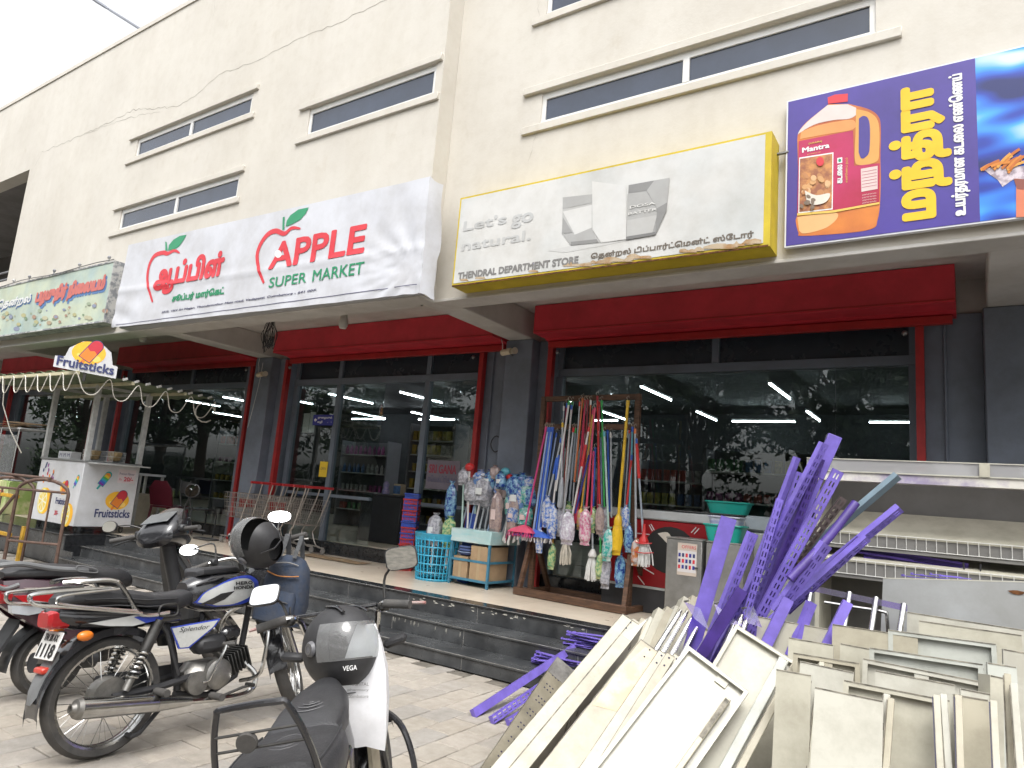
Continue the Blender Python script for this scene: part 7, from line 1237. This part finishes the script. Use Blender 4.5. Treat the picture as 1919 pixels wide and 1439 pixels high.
# chromed leg tubes and purple film wings
for k, (p, q) in enumerate((((1272, 1150), (1218, 1235)), ((1284, 1152), (1232, 1240)), ((1296, 1160), (1246, 1250)), ((1310, 1168), (1262, 1262)), ((1375, 1172), (1340, 1250)), ((1388, 1160), (1350, 1262)), ((1398, 1166), (1362, 1270)))):
    a = gy(*p, 4.6); b = gy(*q, 4.35); b = b+(b-a)*.5; t = thing('chrome_tube', 'chromed tube, %s from the left between trays and uprights' % ['first', 'second', 'third', 'fourth', 'fifth', 'sixth', 'seventh'][k], 'tube', b, 0, 'chromed tubes in the heap'); MB().cyl((0, 0, 0), a-b, .016, n=12).build('tube', CHR, t); u = (a-b).normalized(); MB().cyl(a-b, a-b+u*.03, .011, n=10).build('threaded_end', ALU, t)
for k, (P3, y) in enumerate((([(1282, 1127), (1312, 1140), (1330, 1182), (1302, 1160)], 4.55), ([(1338, 1130), (1362, 1150), (1392, 1172), (1352, 1168)], 4.45), ([(1390, 1140), (1412, 1136), (1428, 1176), (1402, 1168)], 4.45))):
    t = thing('film_bracket', 'clear purple plastic bracket, %s of three at the foot of the uprights' % ['left', 'middle', 'right'][k], 'bracket', (0, 0, 0), 0, 'purple film brackets'); P = [gy(*p, y-.02*i) for i, p in enumerate(P3)]; n = Vector((0, .004, 0)); MB().loft([[tuple(p) for p in P], [tuple(p+n) for p in P]]).build('wing', PLF, t, 0); MB().cyl(P[0], P[0]+Vector((.03, 0, .01)), .006, n=8).build('rivet', ALU, t)
# ---- purple slotted uprights
def upright_mesh(L, m, w=.062, d=.036, slots=True):
    mb = MB(); n = max(1, int(L/.055)); p = L/n; e = w/2
    if slots:
        xs = [-e, -.0135, -.0055, .0055, .0135, e]
        for a, b in ((0, 1), (2, 3), (4, 5)): mb.add([(xs[a], 0, 0), (xs[b], 0, 0), (xs[b], 0, L), (xs[a], 0, L)], [(0, 1, 2, 3)])
        for k in range(n):
            for a, b in ((1, 2), (3, 4)):
                z0 = k*p+p*.62; mb.add([(xs[a], 0, z0), (xs[b], 0, z0), (xs[b], 0, k*p+p), (xs[a], 0, k*p+p)], [(0, 1, 2, 3)])
    else: mb.add([(-e, 0, 0), (e, 0, 0), (e, 0, L), (-e, 0, L)], [(0, 1, 2, 3)])
    for s in (-1, 1): mb.rng(s*e, s*(e-.002), .0, d, 0, L); mb.rng(s*(e-.002), s*(e-.014), d, d-.002, 0, L)
    return mb.mesh('channel', m, 0)
UPS = [((1566, 816), (1400, 1190), 4.95, .085, True, PUP, 'tallest purple upright with a broad closed top, leaning right'), ((1548, 832), (1345, 1225), 4.80, .05, True, PUP, 'long narrow purple upright just left of the tallest'), ((1572, 882), (1384, 1232), 4.70, .066, True, PUP, 'purple upright with bright slots in front of the tallest'), ((1497, 858), (1376, 1180), 5.02, .035, False, PUP, 'thin purple bar at the left, standing highest there'), ((1502, 886), (1398, 1175), 4.92, .06, True, PUP, 'bowed purple upright left of the tall pair'),
       ((1690, 955), (1505, 1105), 4.85, .055, True, PUP, 'purple upright leaning furthest right'), ((1582, 934), (1440, 1120), 5.0, .05, True, mat('brown_steel2', (.10, .075, .075), .5, var=.2), 'brown slotted upright behind the purple ones'), ((1686, 894), (1490, 1060), 5.12, .05, False, mat('grey_blue_steel', (.20, .28, .34), .4, var=.12), 'grey blue channel leaning right behind the purple ones'), ((1366, 970), (1300, 1200), 4.62, .10, False, PUP, 'plain flat purple board standing at the left of the uprights'), ((1414, 1000), (1330, 1215), 4.55, .062, True, PUP, 'short purple upright with broad slots right of the flat board'),
       ((1462, 935), (1385, 1200), 4.75, .045, True, PUP, 'narrow purple upright between the board and the tall pair'), ((1552, 1022), (1480, 1120), 4.60, .075, True, PUP, 'stub of purple upright with large slots at centre'), ((1616, 1012), (1500, 1120), 4.80, .06, True, PUD, 'dark purple upright lying behind the stub'), ((1540, 860), (1420, 1180), 4.86, .055, True, PUD, 'dark purple upright behind the tall pair'), ((1478, 1122), (1440, 1200), 4.45, .065, False, PUP, 'broad purple plate at the foot of the uprights'), ((1525, 1130), (1500, 1195), 4.5, .05, False, PUP, 'short purple angle right of the plate'), ((1590, 1128), (1560, 1190), 4.5, .055, False, PUP, 'short purple channel nearest the chrome rail frame'), ((1628, 1010), (1470, 1150), 4.72, .05, True, PUP, 'low purple upright under the rightmost one'), ((1392, 1105), (1300, 1250), 4.40, .07, False, PUD, 'dark purple plate low in front of the uprights')]
for i, (tp2, bt2, y, w, sl, m, lab) in enumerate(UPS):
    a = gy(*tp2, y); b = gy(*bt2, y-.06); u = (a-b).normalized(); ext = min(.75 if bt2[0] < 1420 else .12, max(0, (b.z-.03)/u.z)); b = b-u*ext; L = (a-b).length; t = thing('steel_upright', lab, 'upright', (0, 0, 0), 0, 'uprights standing in the heap'); t.matrix_world = frame(b, a, scr(1, .15, .25 if i % 2 else -.3)); inst('channel', upright_mesh(L, m, w, .04, sl), t); MB().rng(-w/2, w/2, .0, .04, -.0015, .0).build('end_plate', m, t, 0)
    if i == 0: MB().rng(-w/2, w/2, -.003, .05, L-.30, L, .003).build('sleeve', m, t)
a = gy(1604, 942, 4.75); b = gy(1480, 1085, 4.5); c = thing('steel_tube', 'dark purple round tube bent across the uprights', 'tube', b, 0); MB().tube(catmull([Vector((0, 0, 0)), (a-b)*.5+Vector((0, 0, -.02)), a-b], 5), .026, 12).build('tube', PUD, c); MB().lathe([(.020, 0), (.027, 0)], a-b, (a-b), 14).build('tube_mouth', DKS, c)
# purple bars on the ground and bracket stacks on the steps
for k, (p, q, zq, w, sl, lab) in enumerate((((890, 1336), (1150, 1165), .42, .06, False, 'plain purple bar lying from the paving up to the steps'), ((925, 1348), (1050, 1262), .20, .055, True, 'slotted purple bar lying under the plain one'), ((955, 1352), (1060, 1290), .14, .05, True, 'slotted purple bar lying beside the perforated channel'), ((985, 1362), (1075, 1300), .12, .05, True, 'half hidden slotted purple bar nearest the perforated channel'))):
    a = gz(*p, .03); b = gz(*q, zq); t = thing('steel_upright', lab, 'upright', (0, 0, 0), 0, 'purple bars lying at the left'); t.matrix_world = frame(a, b, scr(.6, .8, 0)); inst('channel', upright_mesh((b-a).length, PUP, w, .035, sl), t); MB().rng(-w/2, w/2, .0, .035, -.0015, 0).build('end_plate', PUP, t, 0)
for base, n, nm in (((1098, 1212), 9, 'upper step'), ((1045, 1252), 8, 'lower step')):
    c = gz(*base, .29 if n == 9 else .135)
    for k in range(n):
        t = thing('shelf_bracket', 'thin purple shelf bracket, %s in the pile on the %s' % (['lowest', 'second', 'third', 'fourth', 'fifth', 'sixth', 'seventh', 'eighth', 'topmost'][k if k < n-1 else 8], nm), 'bracket', (c.x+trn.uniform(-.06, .06), c.y+trn.uniform(-.03, .03), c.z+.013*k), trn.uniform(-.35, .35), 'purple brackets piled on the steps'); t.rotation_euler.x = trn.uniform(-.03, .03); t.rotation_euler.y = trn.uniform(-.05, .05)
        MB().prism([(-.2, -.03), (.18, -.045), (.2, .0), (-.05, .03), (-.2, .015)], lambda u, v, d: (u, v, d), 0, .004).build('plate', PUP, t, 0); MB().box((-.205, .0, .005), (.012, .04, .014)).build('hook', PUP, t, 0)
# ---- chromed rail frame and grey sheet
cf = thing('chrome_rail_frame', 'low frame of chromed posts under a clear purple strip', 'frame', (0, 0, 0)); 
for px, py in ((1520, 1100), (1592, 1110), (1642, 1120), (1694, 1132)): a = gy(px, py, 4.72); b = gy(px-12, py+78, 4.6); MB().cyl(b+(b-a)*.8, a, .016, n=12).build('post', CHR, cf)
a, b = gy(1500, 1092, 4.71), gy(1700, 1134, 4.71); MB().loft([[tuple(p), tuple(p+Vector((0, 0, -.035))), tuple(p+Vector((0, .004, -.035))), tuple(p+Vector((0, .004, 0)))] for p in (a, b)]).build('strip', PLF, cf, 0)
a, b = gy(1545, 1128, 4.74), gy(1655, 1146, 4.74); MB().tube(catmull([a, a.lerp(b, .5), b, b+Vector((.02, 0, -.03)), b+Vector((.025, 0, -.2))], 4), .010, 8).build('rail', CHR, cf)
gs = thing('grey_sheet', 'galvanised grey sheet with a rust spot leaning behind the cream panels', 'sheet', (0, 0, 0)); A, Bq_, C_, D_ = gy(1655, 1083, 4.95), gy(1990, 1092, 4.95), gy(1990, 1225, 4.85), gy(1642, 1172, 4.85); ex = Vector((0, -.12, -.75)); n = Vector((0, .003, 0)); MB().loft([[tuple(A), tuple(Bq_), tuple(C_+ex), tuple(D_+ex)], [tuple(A+n), tuple(Bq_+n), tuple(C_+ex+n), tuple(D_+ex+n)]]).build('plate', mat('grey_zinc_sheet', (.32, .33, .335), .42, metal=.3, var=.1, scale=2.2, rgb2=(.25, .255, .25)), gs, 0)
q = gy(1905, 1110, 4.938); patch('rust_spot', [(q.x+.035*cos(t*.7)*(1+.3*sin(t*2)), q.z+.012*sin(t*.7)) for t in range(9)], RUST, gs, facing(4.934), .004)
MB().loft([[tuple(A+Vector((0, -.002, .003))), tuple(A+Vector((0, -.002, -.004)))], [tuple(Bq_+Vector((0, -.002, .003))), tuple(Bq_+Vector((0, -.002, -.004)))]], closed_ring=False).build('bright_edge', CRM[1], gs, 0)
# ---- open display unit behind (on the platform)
du = thing('display_unit', 'open display unit with clear top, grey back and wire fronted cream shelves at the right', 'display unit', (.9, 6.1, PZ)); yf = 5.75
def DU(x, y, z): return (x-.9, y-6.1, z-PZ)
def dr(n, x0, x1, y0, y1, z0, z1, m, bev=0): a = DU(x0, y0, z0); b = DU(x1, y1, z1); return MB().rng(a[0], b[0], a[1], b[1], a[2], b[2], bev).build(n, m, du, 40 if bev else 0)
GBK = mat('grey_back_panel', (.21, .205, .195), .5, var=.12, scale=2); CLF = tint('clear_fascia', (.80, .79, .80), .9, 1.5, .30)
xl = gy(1512, 860, yf).x; ztop = gy(1700, 864, yf).z; zm = gy(1700, 888, yf).z; zb_ = gy(1700, 906, yf).z
dr('fascia', xl, 3.0, yf-.004, yf, zm, ztop, CLF); dr('fascia_trim', xl-.005, 3.0, yf-.012, yf-.006, zm-.006, zm+.003, CRM[1]); dr('fascia_trim', xl, 3.0, yf-.010, yf-.005, ztop-.004, ztop+.003, CRM[1]); dr('light_box', xl-.02, 3.0, yf-.002, yf+.12, zb_, zm-.008, mat('worn_light_box', (.62, .60, .55), .4, rgb2=(.30, .26, .38), scale=3, lo=.35, hi=.5)); dr('top', xl, 3.0, yf+.002, 6.5, ztop-.006, ztop, CLF)
for x in (gy(1845, 880, yf).x,): dr('fascia_joint', x-.03, x+.03, yf-.016, yf-.0125, zm, ztop, CRM[0])
dr('end_panel', xl+.05, xl+.08, yf+.1, 6.5, PZ, zb_+.02, CRM[0]); dr('back', xl+.06, 3.0, 6.38, 6.42, PZ+.02, ztop-.02, GBK); dr('base', xl+.06, 3.0, 5.95, 6.40, PZ, PZ+.16, CRM[0], .01)
def wire_shelf(px, py_back, py_front, wirepy, yb_, yfr, nm):
    zb2 = gy(px, py_back, yb_).z; zf = gy(px, py_front, yfr).z; a, b = xl+.09, 2.9; P = [DU(a, yb_, zb2), DU(b, yb_, zb2), DU(b, yfr, zf), DU(a, yfr, zf)]; MB().loft([P, [(p[0], p[1], p[2]-.012) for p in P]]).build('shelf_board', CRM[0], du, 0)
    zw = gy(px, wirepy, yfr).z; mb = MB()
    for z in (zf+.004, zw): mb.cyl(DU(a, yfr-.012, z), DU(b, yfr-.012, z), .003, n=5)
    k = int((b-a)/.062)
    for i in range(k+1): x = a+(b-a)*i/k; mb.cyl(DU(x, yfr-.012, zw), DU(x, yfr-.012, zf+.004), .0024, n=4)
    dr('added_backing', a, b, yfr+.004, yfr+.01, zw, zf-.002, GBK); tag(mb.build('wire_front', MATS['white_wire'], du), kind='stuff'); dr('shelf_edge', a, b, yfr-.006, yfr+.02, zw-.03, zw-.006, GBK)  # grey board added to lighten the dark gap behind the wires
wire_shelf(1760, 968, 1012, 1036, 6.30, 5.92, 'upper'); wire_shelf(1620, 1032, 1052, 1078, 6.30, 5.80, 'lower')
for k, (p, q, lab) in enumerate((((1610, 1030), (1815, 1062), 'dark purple bar lying on the lower wire shelf, rear one'), ((1620, 1040), (1812, 1072), 'dark purple bar lying on the lower wire shelf, front one'))):
    a, b = gy(*p, 5.98), gy(*q, 5.98); t = thing('steel_upright', lab, 'upright', (0, 0, 0), 0, 'bars on the wire shelf'); t.matrix_world = frame(a, b, (0, 0, 1)); inst('channel', upright_mesh((b-a).length, PUD, .05, .03, False), t); MB().rng(-.025, .025, 0, .03, -.001, 0).build('end_plate', PUD, t, 0)
t = thing('shelf_bracket', 'black bracket hook standing on the lower wire shelf', 'bracket', gy(1822, 1075, 5.9)); MB().tube([(-.05, 0, .07), (-.045, 0, .0), (.045, 0, .0), (.05, 0, .07)], .007, 6).build('hook', CAB, t); MB().box((-.02, 0, -.03), (.05, .02, .05), None, .004).build('foot', CAB, t)
for k in range(5):
    t = thing('shelf_bracket', 'lilac bracket scrap above the grey sheet, %s of five' % ['first', 'second', 'third', 'fourth', 'last'][k], 'bracket', gy(1715+k*18, 1082-(k % 2)*3, 5.2), trn.uniform(-.4, .4), 'lilac brackets above the grey sheet'); MB().prism([(-.07, -.02), (.09, -.02), (.09, .0), (-.04, .02)], lambda u, v, d: (u, v, d), 0, .004).build('plate', PUP, t, 0); MB().box((-.072, 0, .004), (.01, .03, .012)).build('hook', PUP, t, 0)
# ================================================================= TREES ACROSS THE ROAD (seen in the glass and the mirrors)
LEAF = [mat('leaf_%d' % i, c, .55, var=.25, scale=2) for i, c in enumerate([(.05, .10, .025), (.07, .13, .03), (.035, .075, .02)])]
BARK = mat('bark', (.12, .09, .065), .9, var=.3, scale=12, bump=.5, bscale=25)
def tree(x, y, h, rad, lab, seed):
    r = random.Random(seed); t = thing('roadside_tree', lab, 'tree', (x, y, 0), 0, 'trees across the road')
    mb = MB(); mb.tube([(0, 0, -.1), (.05, .02, h*.15), (-.04, .05, h*.32), (.02, 0, h*.45)], [.28, .22, .19, .15], 9); tips = []
    for k in range(9):
        a = k*2.4+r.uniform(-.3, .3); b = r.uniform(.35, 1.0); e = Vector((cos(a)*rad*.75*b, sin(a)*rad*.75*b, h*(.5+.42*r.random()))); s = Vector((0, 0, h*r.uniform(.26, .45))); m = s.lerp(e, .5)+Vector((0, 0, .4)); mb.tube(catmull([s, m, e], 4), [.11, .10, .09, .08, .07, .06, .05, .04, .03], 6); tips += [e, m]
    mb.build('trunk', BARK, t); cl = []
    for k in range(46):
        q = r.choice(tips)+Vector((r.gauss(0, rad*.28), r.gauss(0, rad*.28), r.gauss(0, h*.09))); cl.append((q, r.uniform(.5, 1.1)))
    c = MB()
    for q, s in cl:
        for _ in range(95):
            d = Vector((r.gauss(0, 1), r.gauss(0, 1), r.gauss(0, .7))); d = d.normalized()*s*r.random()**.45; p = q+d; n = Vector((r.gauss(0, 1), r.gauss(0, 1), r.gauss(0, 1)+.6)).normalized(); u = n.orthogonal().normalized(); w = n.cross(u); z = r.uniform(.07, .15); a = r.uniform(0, 6.28); u, w = u*cos(a)+w*sin(a), w*cos(a)-u*sin(a); c.cur = r.randrange(3)
            c.add([p-u*z*1.7, p-w*z*.6, p+u*z*1.7, p+w*z*.6], [(0, 1, 2, 3)])
    c.build('crown', LEAF, t, 0)
tree(-2.5, -9.5, 9.5, 3.8, 'leafy tree across the road, mirrored in the widest shop window', 1); tree(-9.0, -11.5, 10.5, 4.2, 'tall leafy tree across the road, mirrored above the red freezer', 2); tree(-16, -10.5, 9.5, 3.8, 'leafy tree across the road, mirrored beside the shop door', 3)
tree(4.5, -11, 9, 3.6, 'leafy tree across the road, right of the others', 4); tree(-25, -13, 9, 3.6, 'leafy tree across the road, mirrored farthest left', 5)
for k, (src, x, y, sc_, lab) in enumerate((('roadside_tree', 0.5, -17, 1.15, 'rear tree across the road behind the rightmost pair'), ('roadside_tree.001', -6, -17.5, 1.0, 'rear tree across the road between the two nearest'), ('roadside_tree.002', -12.5, -17, 1.1, 'rear tree across the road left of the tallest'), ('roadside_tree.001', -20, -18, 1.0, 'rear tree across the road before the pale house'), ('roadside_tree', -29, -15, 1.0, 'rear tree across the road farthest left'), ('roadside_tree.002', -38, -9, 1.1, 'tree across the road beyond the pale house'), ('roadside_tree', -46, -11, 1.1, 'second tree across the road beyond the pale house'), ('roadside_tree.001', -55, -10, 1.1, 'third tree across the road beyond the pale house'), ('roadside_tree.002', -30, -7, .9, 'tree across the road mirrored behind the lolly stall'), ('roadside_tree', 9, -15, 1.2, 'tree across the road at the far right'))):
    c = dup(bpy.data.objects[src]); c.location = (x, y, -1.2); c.rotation_euler.z = 1.3*k; c.scale = (sc_*1.35, sc_*1.35, sc_*1.3); c['label'] = lab
hd = thing('hedge', 'dark hedge along the far side of the road', 'hedge', (-12, -14.5, 0)); mb = MB(); hr = random.Random(6)
for k in range(16000): p = Vector((hr.uniform(-60, 18), hr.gauss(0, .5), 2.6*hr.random()**.8)); n = Vector((hr.gauss(0, 1), hr.gauss(0, 1), hr.gauss(0, 1))).normalized(); u = n.orthogonal().normalized()*hr.uniform(.10, .2); w = n.cross(u)*.45; mb.cur = hr.randrange(3); mb.add([p-u, p-w, p+u, p+w], [(0, 1, 2, 3)])
mb.build('foliage', LEAF, hd, 0); MB().rng(-60, 18, -.25, .25, 0, 1.6).build('core', mat('hedge_core', (.02, .03, .012), .9), hd, 0)
hs_ = thing('facing_house', 'pale flat roofed house across the road, mirrored in the left door panel', 'house', (-31, -19, 0)); MB().rng(-4, 4, -3, 3, 0, 6.2).build('wall', PLASTER, hs_, 0); MB().rng(-4.3, 4.3, -3.3, 3.3, 6.2, 6.5).build('roof', SOFFIT, hs_, 0)
for i in range(3):
    for z in (1.2, 4.0): w = MB().rng(-3+i*2.4, -1.8+i*2.4, 2.98, 3.04, z, z+1.2).build('window', WHITE_UPVC, hs_, 0); MB().rng(-2.92+i*2.4, -1.88+i*2.4, 3.035, 3.05, z+.08, z+1.12).build('pane', DARKPANE, w, 0)
# street lamp and the roof corner seen over the parapet
sl_ = thing('street_lamp', 'flat grey street lamp head on a long arm above the parapet', 'street lamp', (-9.9, 6.6, 8.8))
def at(px, py): return gy(px, py, 6.6)-Vector((-9.9, 6.6, 8.8))
a, b, c, d = at(275, 62), at(205, 18), at(196, 12), at(165, -8); base = Vector((a.x+1.6, 0, 0))
MB().tube([base, base+Vector((0, 0, a.z*.6)), a, b], .03, 8).build('arm', flat('lamp_grey', (.22, .23, .26), .4, metal=.5), sl_); MB().tube([b, c, c.lerp(d, .4), d], [.04, .075, .085, .06], 10, flat_=.5).build('lamp_head', flat('lamp_body', (.17, .18, .21), .45, metal=.3), sl_)
rf = thing('neighbour_roof', 'dark corrugated roof corner of the house behind the far left parapet', 'roof', gy(0, 200, 9.5)); MB().prism([(-6, .1), (.95, -.08), (.9, -.2), (-6, -.3)], lambda u, v, d: (u, d, v), 0, 3).build('roof_sheet', mat('old_roof', (.13, .12, .12), .8, var=.3), rf, 0)
MB().rng(-6, .5, .2, 2.8, -3, -.25).build('wall', GREYW, rf, 0)
